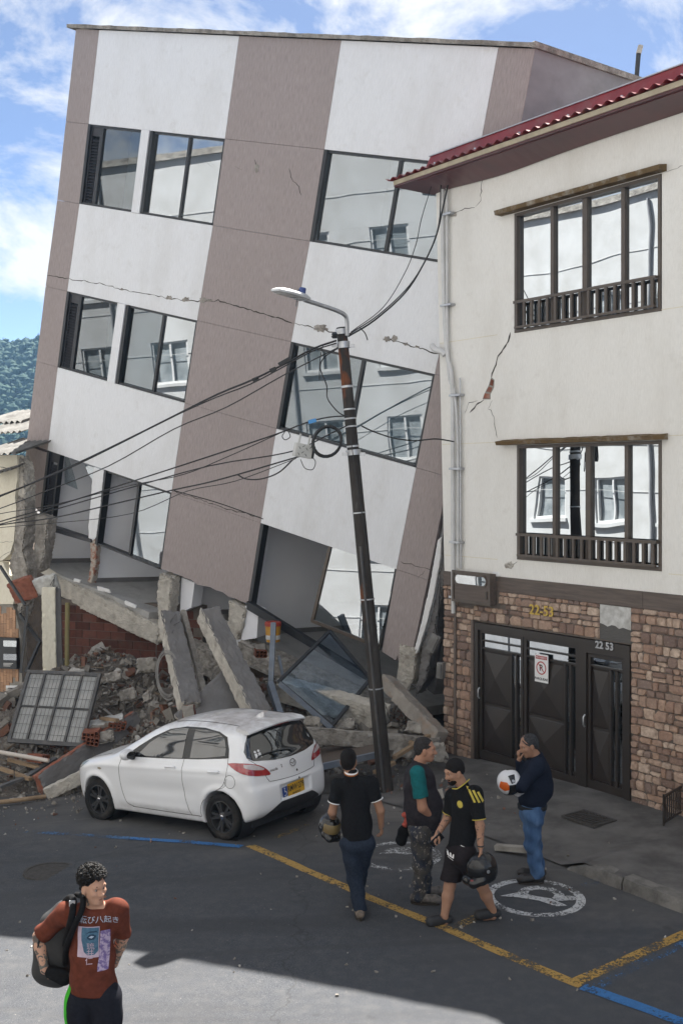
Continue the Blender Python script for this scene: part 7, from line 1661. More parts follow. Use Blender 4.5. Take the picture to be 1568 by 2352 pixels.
# white trim on collar and cuffs
for a, b in ((shA, elA), (shB, elB)):
    e = a + (b - a) * .615; d = V3(b - a) / np.linalg.norm(b - a); C = Body(); C.cap(e - d * .012, e + d * .03, .073, .073, 0, cut=(e + d * .004, d)); C.cut(e - d * .006, -d); link('cuff_trim', C.mesh('cuff_trim', .006), M['white_paint'], p1)
C = Body(); C.cap(nk + V3((0, 0, -.05)), nk + V3((0, 0, .03)), .080, .066, 0); C.cut(nk + V3((0, -.0, .006)), (0, -.25, 1)); C.cut(nk + V3((0, 0, -.006)), (0, .25, -1)); link('collar_trim', C.mesh('collar_trim', .006), M['white_paint'], p1)
C = Body(); C.cap(nk + V3((0, 0, -.05)), nk + V3((0, 0, .03)), .082, .066, 0); C.cut(nk + V3((0, -.0, -.008)), (0, -.25, 1)); C.cut(nk + V3((0, 0, -.018)), (0, .25, -1)); link('collar_trim', C.mesh('collar_trim', .006), pm('orange_trim', (0.35, 0.12, 0.03), None, 5, .8), p1)
T_ = Body(); T_.noise = .007; T_.nf = 19; T_.cap(hiA, hiB, .098, .098, .05, (0, 1, 0), .95); T_.cap(J(822, 1905, 0), pel, .125, .12, .04, (0, 1, 0), 1.25); limb(T_, (hiA, knA, anA), (.100, .080, .072), .03); limb(T_, (hiB, knB, anB), (.100, .080, .072), .03); T_.cut(anA + V3((0, 0, .0)), (0, 0, -1)); M['dark_jeans'] = cloth('dark_denim', (0.016, 0.022, 0.036), (0.026, 0.034, 0.052)); link('jeans', T_.mesh('jeans', .012), M['dark_jeans'], p1)
M['tan_shoe'] = pm('tan_trainer', (0.20, 0.16, 0.125), (0.10, 0.085, 0.07), 30, .8); M['dark_sole'] = pm('dark_sole', (0.03, 0.026, 0.023), (0.05, 0.043, 0.036), 10, .8)
for an, dy in ((anA, (-.05, 1, 0)), (anB, (.0, 1, 0))):
    gz_ = gz(J.g.x + an[0], J.g.y + an[1]) - J.g.z + (0 if an is anA else .03); sh_ = Body(); shoe(sh_, an, dy, gz_ + .018); link('shoe', sh_.mesh('shoe', .009), M['tan_shoe'], p1); sole('shoe_sole', an, dy, gz_, M['dark_sole'], p1)
M['black_shell'] = pm('glossy_black_shell', (0.012, 0.012, 0.013), (0.016, 0.016, 0.017), 4, .12); M['red_decal'] = pm('red_decal', (0.28, 0.03, 0.03), None, 5, .3); M['gold_visor'] = pm('smoky_gold_visor', (0.20, 0.15, 0.06), (0.14, 0.1, 0.05), 4, .1)
helmet('black helmet with gold visor carried by the man in black polo', J.g + Vector(J(757, 1898, .22)), (.35, -.75, -.2), (-.1, .25, .95), M['black_shell'], .92, visor=M['gold_visor'], accents=(('red_decal', M['red_decal'], [(.10, .12, -.10), (.06, .13, -.06), (.02, .13, -.10), (.07, .12, -.13)]), ('red_decal', M['red_decal'], [(.12, -.08, -.13), (.08, -.12, -.10), (.06, -.12, -.14)])))

# ---- paint-spattered man in vest, side on
J = Pose(965, 2070); p2 = J.person('man in dark vest, teal sleeves and paint-spattered trousers')
nk = J(962, 1752, 0); hd = J(976, 1722, 0); shA, shB = J(958, 1776, -.19), J(962, 1774, .19); elA, wrA = J(970, 1856, -.22), J(996, 1884, -.10); elB, wrB = J(965, 1850, .24), J(992, 1880, .14)
chest = J(962, 1790, 0); waist = J(968, 1866, 0); pel = J(968, 1905, 0); hiA, hiB = J(966, 1912, -.09), J(970, 1912, .09); knA, anA = J(966, 1990, -.09), J(962, 2056, -.08); knB, anB = J(972, 1985, .09), J(974, 2044, .10); fw = (1, -.12, 0)
SK2 = skin_mat('ruddy_skin', (0.36, 0.19, 0.125)); B = Body(); P, ax = head_prims(B, hd, fw, (.05, 0, 1), 1.04, 1.04, 1.1); B.cap(nk + V3((-.01, 0, -.02)), hd + V3((-.02, 0, -.05)), .068, .062, .03); B.cap(shA, shB, .065, .065, .05); B.cap(chest, waist, .16, .17, .05); B.cap(hiA, hiB, .10, .10, .04)
for a, b, c_ in ((shA, elA, wrA), (shB, elB, wrB)): limb(B, (a, b, c_), (.062, .050, .034), .025)
limb(B, (hiA, knA, anA), (.09, .06, .045)); limb(B, (hiB, knB, anB), (.09, .06, .045)); hand_prims(B, wrA, (.55, .0, -.83), (0, 1, 0), -1, .35, 1.05); hand_prims(B, wrB, (.5, .0, -.85), (0, -1, 0), 1, .35, 1.05)
link('body', B.mesh('body', .009), SK2, p2); face_bits(P, p2, ax, 1.04)
H = Body(); f, l, u = ax; H.ell(P(-.018, 0, .040), (.106, .086, .096), ax); H.ell(P(-.06, 0, -.01), (.050, .068, .07), ax, .03); H.cut(P(.035, 0, .0), f * 1.0 - u * .75); H.noise = .002; H.nf = 70; link('hair', H.mesh('hair', .008), pm('greying_dark_hair', (0.018, 0.016, 0.016), (0.045, 0.042, 0.042), 60, .8, .6, 160), p2)
S_ = Body(); S_.noise = .006; S_.nf = 14; S_.cap(shA * .86 + shB * .14, shB * .86 + shA * .14, .082, .082, .05); S_.cap(chest, waist, .172, .198, .06, (0, 1, 0), .98); S_.cap(J(978, 1850, 0), J(976, 1885, 0), .185, .175, .05); S_.cap(nk + V3((0, 0, -.07)), nk + V3((0, 0, .02)), .090, .076, .03); S_.cut(J(966, 1899, 0), (.0, 0, -1)); S_.sub_ell(nk + V3((.02, 0, .06)), (.082, .080, .066), None, .012)
M['vest'] = cloth('dark_quilted_vest', (0.020, 0.017, 0.021), (0.032, 0.028, 0.033), 20, extra=(0.06, 0.056, 0.06)); link('vest', S_.mesh('vest', .011), M['vest'], p2)
M['teal'] = cloth('teal_cotton', (0.012, 0.125, 0.135), (0.010, 0.085, 0.095), 25)
for a, b in ((shA, elA), (shB, elB)): C = Body(); C.noise = .003; C.nf = 30; e = a + (b - a) * .70; C.cap(a, a + (b - a) * .9, .082, .080, .02, cut=(e, b - a)); link('sleeve', C.mesh('sleeve', .010), M['teal'], p2)
def spatter():
    m, t, b = nmat('paint_spattered_trousers'); v = coords(t, (1, 1, .8)); col = ramp(t, noise(t, v, 7, 4, .6), [(.40, (0.018, 0.024, 0.040)), (.55, (0.045, 0.042, 0.040)), (.7, (0.075, 0.066, 0.058))])
    col = mixc(t, ramp(t, noise(t, v, 26, 5, .75), [(.57, 0.0), (.64, .9)]), col, (0.33, 0.29, 0.245)); t.links.new(col, b.inputs['Base Color']); b.inputs['Roughness'].default_value = .95; bump(t, b, noise(t, v, 30, 4), .4, .004); return m
T_ = Body(); T_.noise = .009; T_.nf = 18; T_.cap(hiA, hiB, .125, .125, .05); T_.cap(J(968, 1880, 0), pel, .160, .155, .04); limb(T_, (hiA, knA, anA), (.120, .088, .074), .03); limb(T_, (hiB, knB, anB), (.120, .088, .074), .03); T_.cut(J(966, 2064, 0), (0, 0, -1)); link('trousers', T_.mesh('trousers', .012), spatter(), p2)
M['boot'] = pm('dusty_boot', (0.17, 0.155, 0.145), (0.06, 0.054, 0.05), 16, .9, .4, 60)
for an, dy, z_ in ((anA, (1, -.15, 0), 0), (anB, (1, .25, 0), .0)):
    gz_ = gz(J.g.x + an[0], J.g.y + an[1]) - J.g.z; sh_ = Body(); shoe(sh_, an, dy, gz_ + .02, .30, high=.11); link('boot', sh_.mesh('boot', .009), M['boot'], p2); sole('boot_sole', an, dy, gz_, M['dark_sole'], p2, .30)
bg_ = thing('hand_bag', 'black bag with a knotted red cloth behind the man in the vest', 'bag', J.g + Vector(J(922, 1940, -.02)))
B = Body(); B.noise = .004; B.cap((0.0, 0, .05), (.02, 0, .14), .068, .055, .05, (0, 1, 0), 1.6); B.cap((.02, 0, .14), (.04, 0, .21), .055, .022, .04, (0, 1, 0), 1.4); link('bag_body', B.mesh('bag_body', .01), M['black_cloth'], bg_)
B = Body(); B.noise = .004; B.nf = 60; B.cap((.035, -.02, .22), (.05, -.03, .28), .03, .014, .02); B.cap((.05, -.03, .28), (.03, -.04, .33), .014, .03, .02); B.cap((.05, -.03, .28), (.075, -.03, .34), .014, .024, .02); link('knotted_cloth', B.mesh('knotted_cloth', .007), cloth('coral_cloth', (0.45, 0.10, 0.075)), bg_)

# ---- walking man in black football shirt with yellow stripes
J = Pose(1055, 2118); p3 = J.person('walking man in black football shirt with yellow stripes, shorts and clogs')
nk = J(1062, 1800, 0); hd = J(1043, 1772, -.02); shA, shB = J(1091, 1822, -.13), J(1040, 1828, .14); elA, wrA = J(1102, 1898, -.20), J(1103, 1946, -.24); elB, wrB = J(1028, 1878, .16), J(1006, 1914, .08)
chest = J(1068, 1850, 0); waist = J(1063, 1915, 0); pel = J(1058, 1960, 0); hiA, hiB = J(1066, 1965, -.06), J(1050, 1962, .08); knA, anA = J(1108, 2038, -.02), J(1131, 2092, .04); knB, anB = J(1032, 2036, .02), J(1020, 2106, -.04); fw = (-.85, -.5, 0); hf = (-.86, -.45, -.25)
SK3 = skin_mat('tan_skin', (0.34, 0.19, 0.125), .3); B = Body(); P, ax = head_prims(B, hd, hf, (-.2, -.1, 1), 1.0); B.cap(nk + V3((.0, 0, -.03)), hd + V3((.03, .0, -.05)), .062, .058, .03); B.cap(shA, shB, .06, .06, .05); B.cap(chest, waist, .13, .12, .05, fw, 1.35); B.cap(hiA, hiB, .095, .095, .04)
for a, b, c_ in ((shA, elA, wrA), (shB, elB, wrB)): limb(B, (a, b, c_), (.056, .044, .031), .025)
for h_, k_, a_ in ((hiA, knA, anA), (hiB, knB, anB)): limb(B, (h_, k_), (.088, .058)); m_ = k_ + (a_ - k_) * .35; limb(B, (k_, m_, a_), (.056, .058, .037)); d_ = V3((-.9, -.35, 0)); B.cap(a_, a_ + V3((0, 0, -.05)), .038, .042, .02); B.cap(a_ + V3((0, 0, -.055)), a_ + V3((0, 0, -.06)) + d_ * .1, .038, .03, .02)
hand_prims(B, wrA, (.05, .05, -1), (-1, -.1, 0), -1, .75); hand_prims(B, wrB, (-.6, -.35, -.72), (.6, .5, -.5), 1, .8)
o = link('body', B.mesh('body', .009), SK3, p3); ink(o, [(elA, wrA, .06), (elB, wrB, .06)]); face_bits(P, p3, ax)
H = Body(); f, l, u = ax; H.ell(P(-.014, 0, .038), (.105, .083, .095), ax); H.ell(P(-.06, 0, -.005), (.048, .068, .06), ax, .03); H.cut(P(.040, 0, .0), f * 1.0 - u * .8); H.noise = .001; H.nf = 90; link('hair', H.mesh('hair', .008), M['black_hair'], p3)
H = Body(); H.ell(P(.036, 0, -.082), (.058, .058, .042), ax); H.ell(P(.058, 0, -.102), (.032, .036, .030), ax, .02); H.cap(P(.09, .022, -.058), P(.09, -.022, -.058), .008, .008, .01); H.cut(P(0, 0, -.052), u * 1.0 - f * .12); H.cut(P(.01, 0, 0), -f); H.noise = .001; H.nf = 80
link('beard', H.mesh('beard', .007), M['black_hair'], p3)
S_ = Body(); S_.noise = .0055; S_.nf = 16; S_.cap(shA, shB, .074, .074, .05); S_.cap(chest, waist, .155, .142, .06, fw, 1.28); S_.cap(waist, J(1058, 1950, 0), .142, .148, .05, fw, 1.25); S_.cap(nk + V3((0.0, 0, -.08)), nk + V3((0, 0, -.01)), .085, .068, .03)
for a, b in ((shA, elA), (shB, elB)): e = a + (b - a) * .80; S_.cap(a, a + (b - a) * .96, .074, .068, .03, cut=(e, b - a))
S_.cut(J(1060, 1953, 0), (-.15, 0, -1)); S_.sub_ell(nk + V3((-.03, -.01, .05)), (.080, .076, .070), None, .012); shirt = link('football_shirt', S_.mesh('football_shirt', .010), M['black_cloth'], p3)
M['yel_cloth'] = cloth('yellow_stripe', (0.52, 0.42, 0.08), (0.42, 0.34, 0.07), 30)
g_ = J.g; q3 = lambda px, py: tuple(J(px, py, -.12))
for k in range(3):
    x0 = 1074 + k * 9; decal_on(shirt, 'shoulder_stripe', [q3(x0 - 3 + k * 1.5, 1808 + k * 3), q3(x0 + 2 + k * 1.5, 1807 + k * 3), q3(x0 + 16 + k * 1.2, 1837), q3(x0 + 11 + k * 1.2, 1838)], (0, 1, 0), M['yel_cloth'], p3, .004)
decal_on(shirt, 'club_badge', [q3(1056 + 6 * math.cos(a), 1849 + 8 * math.sin(a)) for a in [6.283 * i / 12 for i in range(12)]], (0, 1, 0), M['yel_cloth'], p3)
decal_on(shirt, 'hem_label', [q3(1057, 1940), q3(1067, 1944), q3(1067, 1946), q3(1057, 1942)], (0, 1, 0), M['white_paint'], p3)
for a, b in ((shA, elA), (shB, elB)):
    e = a + (b - a) * .80; d = V3(b - a) / np.linalg.norm(b - a); C = Body(); C.cap(e - d * .012, e + d * .03, .0715, .0715, 0, cut=(e + d * .003, d)); C.cut(e - d * .006, -d); link('cuff_trim', C.mesh('cuff_trim', .006), M['yel_cloth'], p3)
obj('neck_trim', MB().tube(bez([J(1038, 1812, -.06), J(1050, 1812, -.10), J(1066, 1801, -.09), J(1078, 1790, -.04)], 14), .0055, 6), M['yel_cloth'], p3, True)
T_ = Body(); T_.noise = .005; T_.nf = 16; T_.cap(hiA, hiB, .130, .130, .05); T_.cap(J(1060, 1945, 0), pel, .145, .145, .04, fw, 1.2)
for h_, k_ in ((hiA, knA), (hiB, knB)): e = h_ + (k_ - h_) * .82; T_.cap(h_, h_ + (k_ - h_) * .95, .118, .105, .03, cut=(e, (k_ - h_) * V3((.4, .4, 1))))
M['short_cloth'] = cloth('black_jersey', (0.016, 0.013, 0.015), (0.022, 0.018, 0.02)); shorts = link('shorts', T_.mesh('shorts', .011), M['short_cloth'], p3)
for dx in (-4, 0, 4): decal_on(shorts, 'trefoil_mark', [q3(1035 + dx - 2, 1972), q3(1035 + dx * 1.5 - 1, 1963), q3(1035 + dx * 1.4 + 1.5, 1963), q3(1035 + dx + 2, 1972)], (0, 1, 0), M['white_paint'], p3)
decal_on(shorts, 'trefoil_mark', [q3(1030, 1974), q3(1040, 1976), q3(1040, 1977.5), q3(1030, 1975.5)], (0, 1, 0), M['white_paint'], p3)
M['clog'] = pm('black_foam_clog', (0.013, 0.013, 0.015), (0.02, 0.02, 0.022), 20, .7)
for an, dy in ((anA, (-.92, -.3, 0)), (anB, (-.92, -.38, 0))):
    gz_ = gz(J.g.x + an[0], J.g.y + an[1]) - J.g.z + (.03 if an is anA else 0); sh_ = Body(); a = V3(an); t = V3(dy) / np.linalg.norm(dy); b0 = V3((a[0], a[1], gz_ + .035)); sh_.cap(b0 - t * .05, b0 + t * .15, .046, .050, .02); sh_.cap(b0 + t * .08 + V3((0, 0, .02)), b0 + t * .16 + V3((0, 0, .012)), .045, .042, .03); sh_.cut((0, 0, gz_), (0, 0, -1)); sh_.sub_ell(b0 + V3((0, 0, .055)), (.055, .055, .05), None, .01); link('clog', sh_.mesh('clog', .008), M['clog'], p3)
B = Body(); B.cap(wrA + V3((0, 0, .015)), wrA + V3((0, 0, .0)), .036, .036, 0); B.cut(wrA + V3((0, 0, .018)), (0, 0, 1)); B.cut(wrA + V3((0, 0, .004)), (0, 0, -1)); link('bracelet', B.mesh('bracelet', .006), M['black'], p3)
ph_c = J.g + Vector(J(1003, 1930, .04)); tag(obj('mobile_phone', MB().obox(ph_c, Vector((.75, .2, .63)).normalized(), Vector((-.3, .95, .05)).normalized(), Vector((-.6, -.22, .77)).normalized(), .075, .006, .037), M['gloss_black']), 'black phone in the right hand of the walking man', 'phone')
helmet('large glossy black helmet hanging from the walking man\'s hand', J.g + Vector(J(1106, 1996, -.22)), (-.85, -.5, -.05), (.1, 0, 1), M['black_shell'], 1.16, accents=(('red_decal', M['red_decal'], [(.13, .06, -.045), (.13, .05, -.02), (.13, .035, -.045)]),))

# ---- man in navy sweater with helmet on his arm
J = Pose(1222, 2024); p4 = J.person('man in navy sweater and blue jeans with a hand at his face')
nk = J(1232, 1736, 0); hd = J(1214, 1713, 0); shA, shB = J(1236, 1757, -.17), J(1230, 1757, .17); elA, wrA = J(1196, 1808, -.24), J(1176, 1796, -.05); elB, wrB = J(1196, 1790, .16), J(1192, 1747, .02)
chest = J(1228, 1775, 0); waist = J(1224, 1832, 0); pel = J(1222, 1868, 0); hiA, hiB = J(1224, 1874, -.09), J(1222, 1874, .09); knA, anA = J(1222, 1940, -.09), J(1232, 2006, -.07); knB, anB = J(1224, 1938, .09), J(1234, 1996, .09); fw = (-1, -.1, 0); hf = (-.95, -.25, -.25)
SK4 = skin_mat('weathered_skin', (0.29, 0.16, 0.105)); B = Body(); P, ax = head_prims(B, hd, hf, (-.25, 0, 1), 1.02); B.cap(nk + V3((.01, 0, -.03)), hd + V3((.03, 0, -.05)), .060, .056, .03); B.cap(shA, shB, .06, .06, .05); B.cap(chest, waist, .13, .13, .05); B.cap(hiA, hiB, .09, .09, .04)
for a, b, c_ in ((shA, elA, wrA), (shB, elB, wrB)): limb(B, (a, b, c_), (.055, .043, .031), .025)
limb(B, (hiA, knA, anA), (.085, .058, .042)); limb(B, (hiB, knB, anB), (.085, .058, .042)); hand_prims(B, wrB, (-.15, -.1, 1), (1, .1, 0), -1, .6); hand_prims(B, wrA, (-.4, .85, .1), (.7, .3, -.2), 1, .6)
link('body', B.mesh('body', .009), SK4, p4); face_bits(P, p4, ax, 1.02)
H = Body(); f, l, u = ax; H.ell(P(-.018, 0, .038), (.104, .084, .094), ax); H.ell(P(-.058, 0, -.008), (.050, .066, .065), ax, .03); H.cut(P(.030, 0, .0), f * 1.0 - u * .8); H.noise = .0015; H.nf = 80; link('hair', H.mesh('hair', .008), pm('grey_black_hair', (0.022, 0.022, 0.024), (0.06, 0.06, 0.064), 50, .8, .6, 160), p4)
S_ = Body(); S_.noise = .0075; S_.nf = 15; S_.cap(shA, shB, .085, .085, .06); S_.cap(chest, waist, .165, .168, .06); S_.cap(J(1232, 1780, 0), J(1240, 1810, 0), .16, .15, .05); S_.cap(nk + V3((0.01, 0, -.08)), nk + V3((.0, 0, .0)), .090, .070, .03)
for a, b, c_ in ((shA, elA, wrA), (shB, elB, wrB)): S_.cap(a, b, .078, .066, .03); S_.cap(b, b + (c_ - b) * .9, .066, .050, .03)
S_.cut(J(1222, 1850, 0), (0, 0, -1)); S_.sub_ell(nk + V3((-.01, 0, .065)), (.074, .074, .062), None, .012); M['navy'] = cloth('navy_knit', (0.008, 0.011, 0.022), (0.013, 0.017, 0.030)); link('sweater', S_.mesh('sweater', .011), M['navy'], p4)
B = Body(); B.cap(J(1222, 1846, 0), J(1222, 1856, 0), .170, .165, 0); B.cut(J(1222, 1857, 0), (0, 0, -1)); B.cut(J(1222, 1848, 0), (0, 0, 1)); link('waistband', B.mesh('waistband', .01), cloth('charcoal_rib', (0.03, 0.032, 0.036)), p4)
def denim():
    m, t, b = nmat('faded_blue_denim'); v = coords(t, (1, 1, .35)); col = ramp(t, noise(t, v, 6, 5, .6), [(.35, (0.020, 0.055, 0.135)), (.6, (0.055, 0.115, 0.23)), (.75, (0.12, 0.19, 0.30))]); t.links.new(col, b.inputs['Base Color']); b.inputs['Roughness'].default_value = .9; bump(t, b, noise(t, v, 120, 3), .3, .003); return m
T_ = Body(); T_.noise = .009; T_.nf = 18; T_.cap(hiA, hiB, .120, .120, .05); T_.cap(J(1222, 1850, 0), pel, .145, .145, .04); limb(T_, (hiA, knA, anA), (.115, .088, .078), .03); limb(T_, (hiB, knB, anB), (.115, .088, .078), .03); T_.cut(J(1222, 2012, 0), (0, 0, -1)); link('jeans', T_.mesh('jeans', .012), denim(), p4)
M['black_shoe'] = pm('scuffed_black_shoe', (0.014, 0.012, 0.012), (0.028, 0.025, 0.024), 12, .6)
for an, dy in ((anA, (-1, -.12, 0)), (anB, (-1, .1, 0))):
    gz_ = gz(J.g.x + an[0], J.g.y + an[1]) - J.g.z; sh_ = Body(); shoe(sh_, an, dy, gz_ + .02, .29, high=.08); link('shoe', sh_.mesh('shoe', .009), M['black_shoe'], p4); sole('shoe_sole', an, dy, gz_, M['dark_sole'], p4, .29)
M['white_shell'] = pm('white_gloss_shell', (0.62, 0.62, 0.64), (0.55, 0.55, 0.57), 4, .2); M['orange_shell'] = pm('orange_gloss', (0.55, 0.10, 0.01), (0.5, 0.09, 0.01), 4, .25)
helmet('white and orange helmet hooked on the arm of the man in navy', J.g + Vector(J(1170, 1797, -.16)), (.25, -.45, -.85), (-.85, -.1, .35), M['white_shell'], .98, accents=(('orange_decal', M['orange_shell'], [(.10, .09, .05), (.09, .03, .11), (.03, .0, .15), (-.02, .05, .14), (.02, .10, .09)]), ('black_decal', M['black_shell'], [(-.05, .11, -.02), (.04, .12, .0), (.05, .12, .05), (-.05, .11, .06)]), ('black_decal', M['black_shell'], [(-.10, -.06, -.06), (-.10, .08, -.06), (-.12, .07, .02), (-.12, -.06, .02)])))

# ---- foreground man with curly hair, rust T-shirt and backpack
J = Pose(205, 2501); p5 = J.person('curly-haired man in rust printed T-shirt with black backpack')
nk = J(212, 2076, .0); hd = J(214, 2036, -.02); shA, shB = J(150, 2098, .05), J(272, 2090, -.02); elA, wrA = J(90, 2152, .18), J(102, 2228, .06); elB, wrB = J(281, 2152, .14), J(262, 2215, .26)
chest = J(211, 2130, .02); waist = J(213, 2215, .03); pel = J(214, 2278, .04); hiA, hiB = J(190, 2295, .04), J(242, 2293, .02); knA, anA = J(180, 2400, .02), J(184, 2480, .08); knB, anB = J(250, 2400, -.04), J(248, 2482, .0); fw = (.22, -.97, 0); hf = (.74, -.66, -.05)
SK5 = skin_mat('fair_skin', (0.46, 0.27, 0.19), .9); B = Body(); P, ax = head_prims(B, hd, hf, (0, -.06, 1), 1.03); B.cap(nk + V3((0, .01, -.03)), hd + V3((-.01, .02, -.05)), .062, .058, .03); B.cap(shA, shB, .06, .06, .05); B.cap(chest, waist, .15, .13, .05, fw, 1.5); B.cap(hiA, hiB, .095, .095, .04)
for a, b, c_ in ((shA, elA, wrA), (shB, elB, wrB)): m_ = b + (c_ - b) * .3; limb(B, (a, b, m_, c_), (.060, .046, .047, .031), .025)
limb(B, (hiA, knA, anA), (.09, .06, .045)); limb(B, (hiB, knB, anB), (.09, .06, .045)); hand_prims(B, wrA, (.85, .1, -.30), (.1, .9, -.2), -1, .5, 1.0); hand_prims(B, wrB, (-.7, .3, -.3), (-.2, .9, 0), 1, .5, 1.0)
o = link('body', B.mesh('body', .0085), SK5, p5); ink(o, [(elA, wrA, .075), (shA + (elA - shA) * .8, elA, .08), (elB, wrB, .075), (hd + V3((-.03, -.0, -.08)), nk, .05)]); face_bits(P, p5, ax, 1.03)
f, l, u = ax; H = Body(); H.ell(P(-.02, 0, .056), (.104, .088, .088), ax); H.ell(P(-.055, 0, .01), (.062, .076, .072), ax, .03); H.cut(P(.050, 0, .040), f * 1.0 - u * .75); H.noise = .005; H.nf = 75; link('hair', H.mesh('hair', .007), M['black_hair'], p5)
cl = MB(); rc_ = random.Random(17); M['curl'] = pm('curly_black_hair', (0.008, 0.007, 0.007), (0.014, 0.012, 0.011), 60, .5, spec=.25)
for i in range(900):
    a = rc_.uniform(0, 6.283); z = rc_.uniform(-.15, 1); rr_ = math.sqrt(max(0, 1 - z * z)); d = V3(f) * (rr_ * math.cos(a)) + V3(l) * (rr_ * math.sin(a)) + V3(u) * z
    if d @ f > .5 and z < .30: continue
    if d @ f > .0 and z < .10: continue
    c = P(-.015, 0, .052) + V3((0, 0, 0)) + (V3(f) * (d @ f) * .112 + V3(l) * (d @ l) * .095 + V3(u) * (d @ u) * .098) * rc_.uniform(.95, 1.10); e1 = Vector((rc_.gauss(0, 1), rc_.gauss(0, 1), rc_.gauss(0, 1))).normalized(); e2 = e1.orthogonal().normalized(); e3 = e1.cross(e2); r_ = rc_.uniform(.008, .014)
    cl.tube([Vector(c) + e2 * (r_ * math.cos(t)) + e3 * (r_ * math.sin(t)) + e1 * (.003 * t) for t in [.9 * k for k in range(7)]], .0034, 4, False)
obj('hair_curls', cl, M['curl'], p5, True)
S_ = Body(); S_.noise = .007; S_.nf = 17; S_.cap(shA, shB, .068, .068, .06); S_.cap(chest, waist, .172, .158, .06, fw, 1.5); S_.cap(waist, J(214, 2275, .04), .160, .178, .05, fw, 1.12); S_.cap(nk + V3((0, .01, -.09)), nk + V3((0, .01, -.02)), .105, .072, .03)
for a, b in ((shA, elA), (shB, elB)): e = a + (b - a) * .86; S_.cap(a, a + (b - a) * .98, .076, .070, .04, cut=(e, b - a))
S_.cut(J(214, 2273, .04), (-.05, 0, -1)); S_.sub_ell(nk + V3((0.01, -.045, .045)), (.078, .082, .075), None, .012); M['rust'] = cloth('rust_cotton', (0.125, 0.036, 0.022), (0.085, 0.025, 0.016), 22); tee = link('t_shirt', S_.mesh('t_shirt', .0095), M['rust'], p5)
# print on the chest
q5 = lambda px, py: tuple(J(px, py, -.10)); DN = (0, 1, 0)
M['print_pink'] = pm('pale_pink_print', (0.50, 0.40, 0.47), (0.42, 0.34, 0.42), 30, .85); M['print_blue'] = pm('blue_grey_print', (0.085, 0.17, 0.25), (0.05, 0.105, 0.17), 40, .85); M['print_violet'] = pm('violet_print', (0.16, 0.12, 0.27), (0.40, 0.33, 0.45), 34, .85, lo=.45, hi=.55); M['print_light'] = pm('light_blue_print', (0.42, 0.50, 0.62), None, 30, .85); M['print_dark'] = pm('dark_blue_print', (0.03, 0.06, 0.10), None, 30, .85)
decal_on(tee, 'print_frame', [q5(179, 2129), q5(227, 2132), q5(225, 2203), q5(177, 2199)], DN, M['print_pink'], p5, .004, .02)
decal_on(tee, 'print_panel', [q5(188, 2131), q5(226, 2134), q5(224, 2188), q5(216, 2196), q5(200, 2196), q5(192, 2188), q5(187, 2160)], DN, M['print_blue'], p5, .0055, .02)
decal_on(tee, 'print_eye', [q5(199, 2154), q5(206, 2147), q5(214, 2147), q5(221, 2152), q5(216, 2159), q5(206, 2160)], DN, M['print_dark'], p5, .0070, .02); decal_on(tee, 'print_eye', [q5(204, 2153), q5(210, 2150), q5(216, 2152), q5(211, 2156)], DN, M['print_light'], p5, .0085, .02); decal_on(tee, 'print_eyebrow', [q5(196, 2146), q5(206, 2140), q5(220, 2141), q5(224, 2146), q5(219, 2144), q5(206, 2143)], DN, M['print_dark'], p5, .0070, .02)
decal_on(tee, 'print_flowers', [q5(229, 2143), q5(249, 2143), q5(246, 2232), q5(224, 2232), q5(224, 2222)], DN, M['print_violet'], p5, .0055, .02)
TM = lambda px, py: Matrix.Translation(q5(px, py)) @ Matrix.Rotation(R(90), 4, 'X')
text_on(tee, 'print_text', '七転び八起き', .060, TM(218, 2116), DN, M['print_light'], p5, .005)
for k, ch in enumerate('琉井仁'): text_on(tee, 'print_text', ch, .058, TM(208 - k * 1.5, 2176 + k * 16), DN, M['print_pink'], p5, .009)
T_ = Body(); T_.noise = .006; T_.nf = 13; T_.cap(hiA, hiB, .118, .118, .05); T_.cap(J(214, 2262, .04), pel, .165, .165, .04, fw, 1.3); limb(T_, (hiA, knA, anA), (.125, .095, .08), .03); limb(T_, (hiB, knB, anB), (.125, .095, .08), .03); T_.cut(anA, (0, 0, -1)); M['dark_trk'] = cloth('dark_tracksuit', (0.011, 0.012, 0.018), (0.016, 0.017, 0.024)); trk = link('trousers', T_.mesh('trousers', .012), M['dark_trk'], p5)
zz = lambda py, y: (J(140, py, 0)[0], y, J(140, py, 0)[2])
decal_on(trk, 'side_stripe', [zz(2262, -.05), zz(2262, .0), zz(2320, -.01), zz(2390, .0), zz(2390, -.05), zz(2320, -.06)], (1, .1, 0), pm('green_stripe', (0.05, 0.42, 0.03), None, 10, .8), p5, .006)
for an, dy in ((anA, (.1, -1, 0)), (anB, (.3, -1, 0))):
    gz_ = gz(J.g.x + an[0], J.g.y + an[1]) - J.g.z; sh_ = Body(); shoe(sh_, an, dy, gz_ + .02, .29); link('shoe', sh_.mesh('shoe', .012), M['black_shoe'], p5)
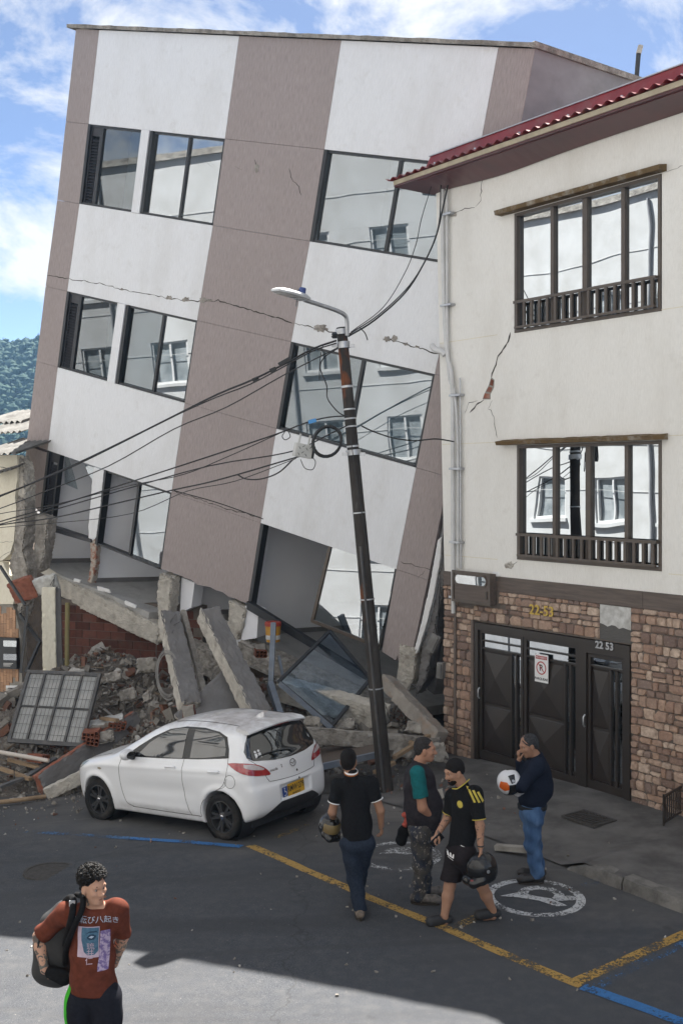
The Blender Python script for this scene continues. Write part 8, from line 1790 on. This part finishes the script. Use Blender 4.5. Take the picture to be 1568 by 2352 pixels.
# ear plug, wrist warmer, glasses
B = Body(); B.cap(wrA + V3((.05, .0, -.02)), wrA + V3((.15, .0, -.06)), .048, .058, .0); link('wrist_cover', B.mesh('wrist_cover', .01), M['black_cloth'], p5)
e_ = P(.0, -.088, -.042); obj('ear_plug', MB().lathe([(0, .004), (.011, .004), (.012, -.006)], 12).xf(frame(Vector(e_), Vector(f), Vector(u), Vector(-l))), M['gloss_black'], p5)
bp = thing('backpack', 'black backpack slung on the curly-haired man\'s shoulder', 'backpack', J.g + Vector(J(120, 2250, .22)))
off = V3(J(120, 2250, .22)); Q = lambda px, py, dy: J(px, py, dy) - off
B = Body(); B.noise = .006; B.nf = 14; B.cap(Q(122, 2120, .24), Q(112, 2225, .24), .10, .125, .06, (0, 1, 0), .9); B.cap(Q(150, 2105, .22), Q(140, 2225, .22), .11, .13, .06); B.cap(Q(92, 2170, .22), Q(94, 2215, .22), .05, .055, .03); link('bag_body', B.mesh('bag_body', .012), cloth('black_nylon', (0.012, 0.012, 0.013), (0.02, 0.02, 0.021), 20, .7), bp)
obj('shoulder_strap', MB().tube(bez([Q(140, 2085, .22), Q(158, 2064, .10), Q(168, 2068, -.03), Q(166, 2100, -.12), Q(158, 2135, -.08), Q(150, 2170, .08)], 26), .026, 8), M['black_cloth'], bp, True)
obj('shoulder_strap', MB().tube(bez([Q(176, 2055, .10), Q(190, 2062, -.04), Q(188, 2090, -.12), Q(170, 2130, -.13), Q(152, 2180, -.02), Q(150, 2215, .1)], 26), .022, 8), M['black_cloth'], bp, True)
obj('strap_buckle', MB().obox(Vector(Q(166, 2076, -.085)), Vector((1, 0, 0)), Vector((0, 1, 0)), Vector((0, 0, 1)), .022, .008, .02), M['steel'], bp)
obj('zip', MB().tube(bez([Q(100, 2120, .12), Q(88, 2170, .10), Q(90, 2215, .10)], 14), .008, 6), M['gloss_black'], bp, True)
# ================================================================ thin mountain haze
lowest = min(gz(-560, 560), -22)
hzb = obj('haze', MB().box(-900, 900, -900, 900, -60, 110), None)
m = bpy.data.materials.new('thin_haze'); m.use_nodes = True; t = m.node_tree; t.nodes.clear()
pvn = t.nodes.new('ShaderNodeVolumePrincipled'); pvn.inputs['Color'].default_value = (0.35, 0.62, 1.0, 1); pvn.inputs['Density'].default_value = 0.00026; pvn.inputs['Anisotropy'].default_value = 0.2
on = t.nodes.new('ShaderNodeOutputMaterial'); t.links.new(pvn.outputs['Volume'], on.inputs['Volume']); hzb.data.materials.append(m); stuff(hzb)
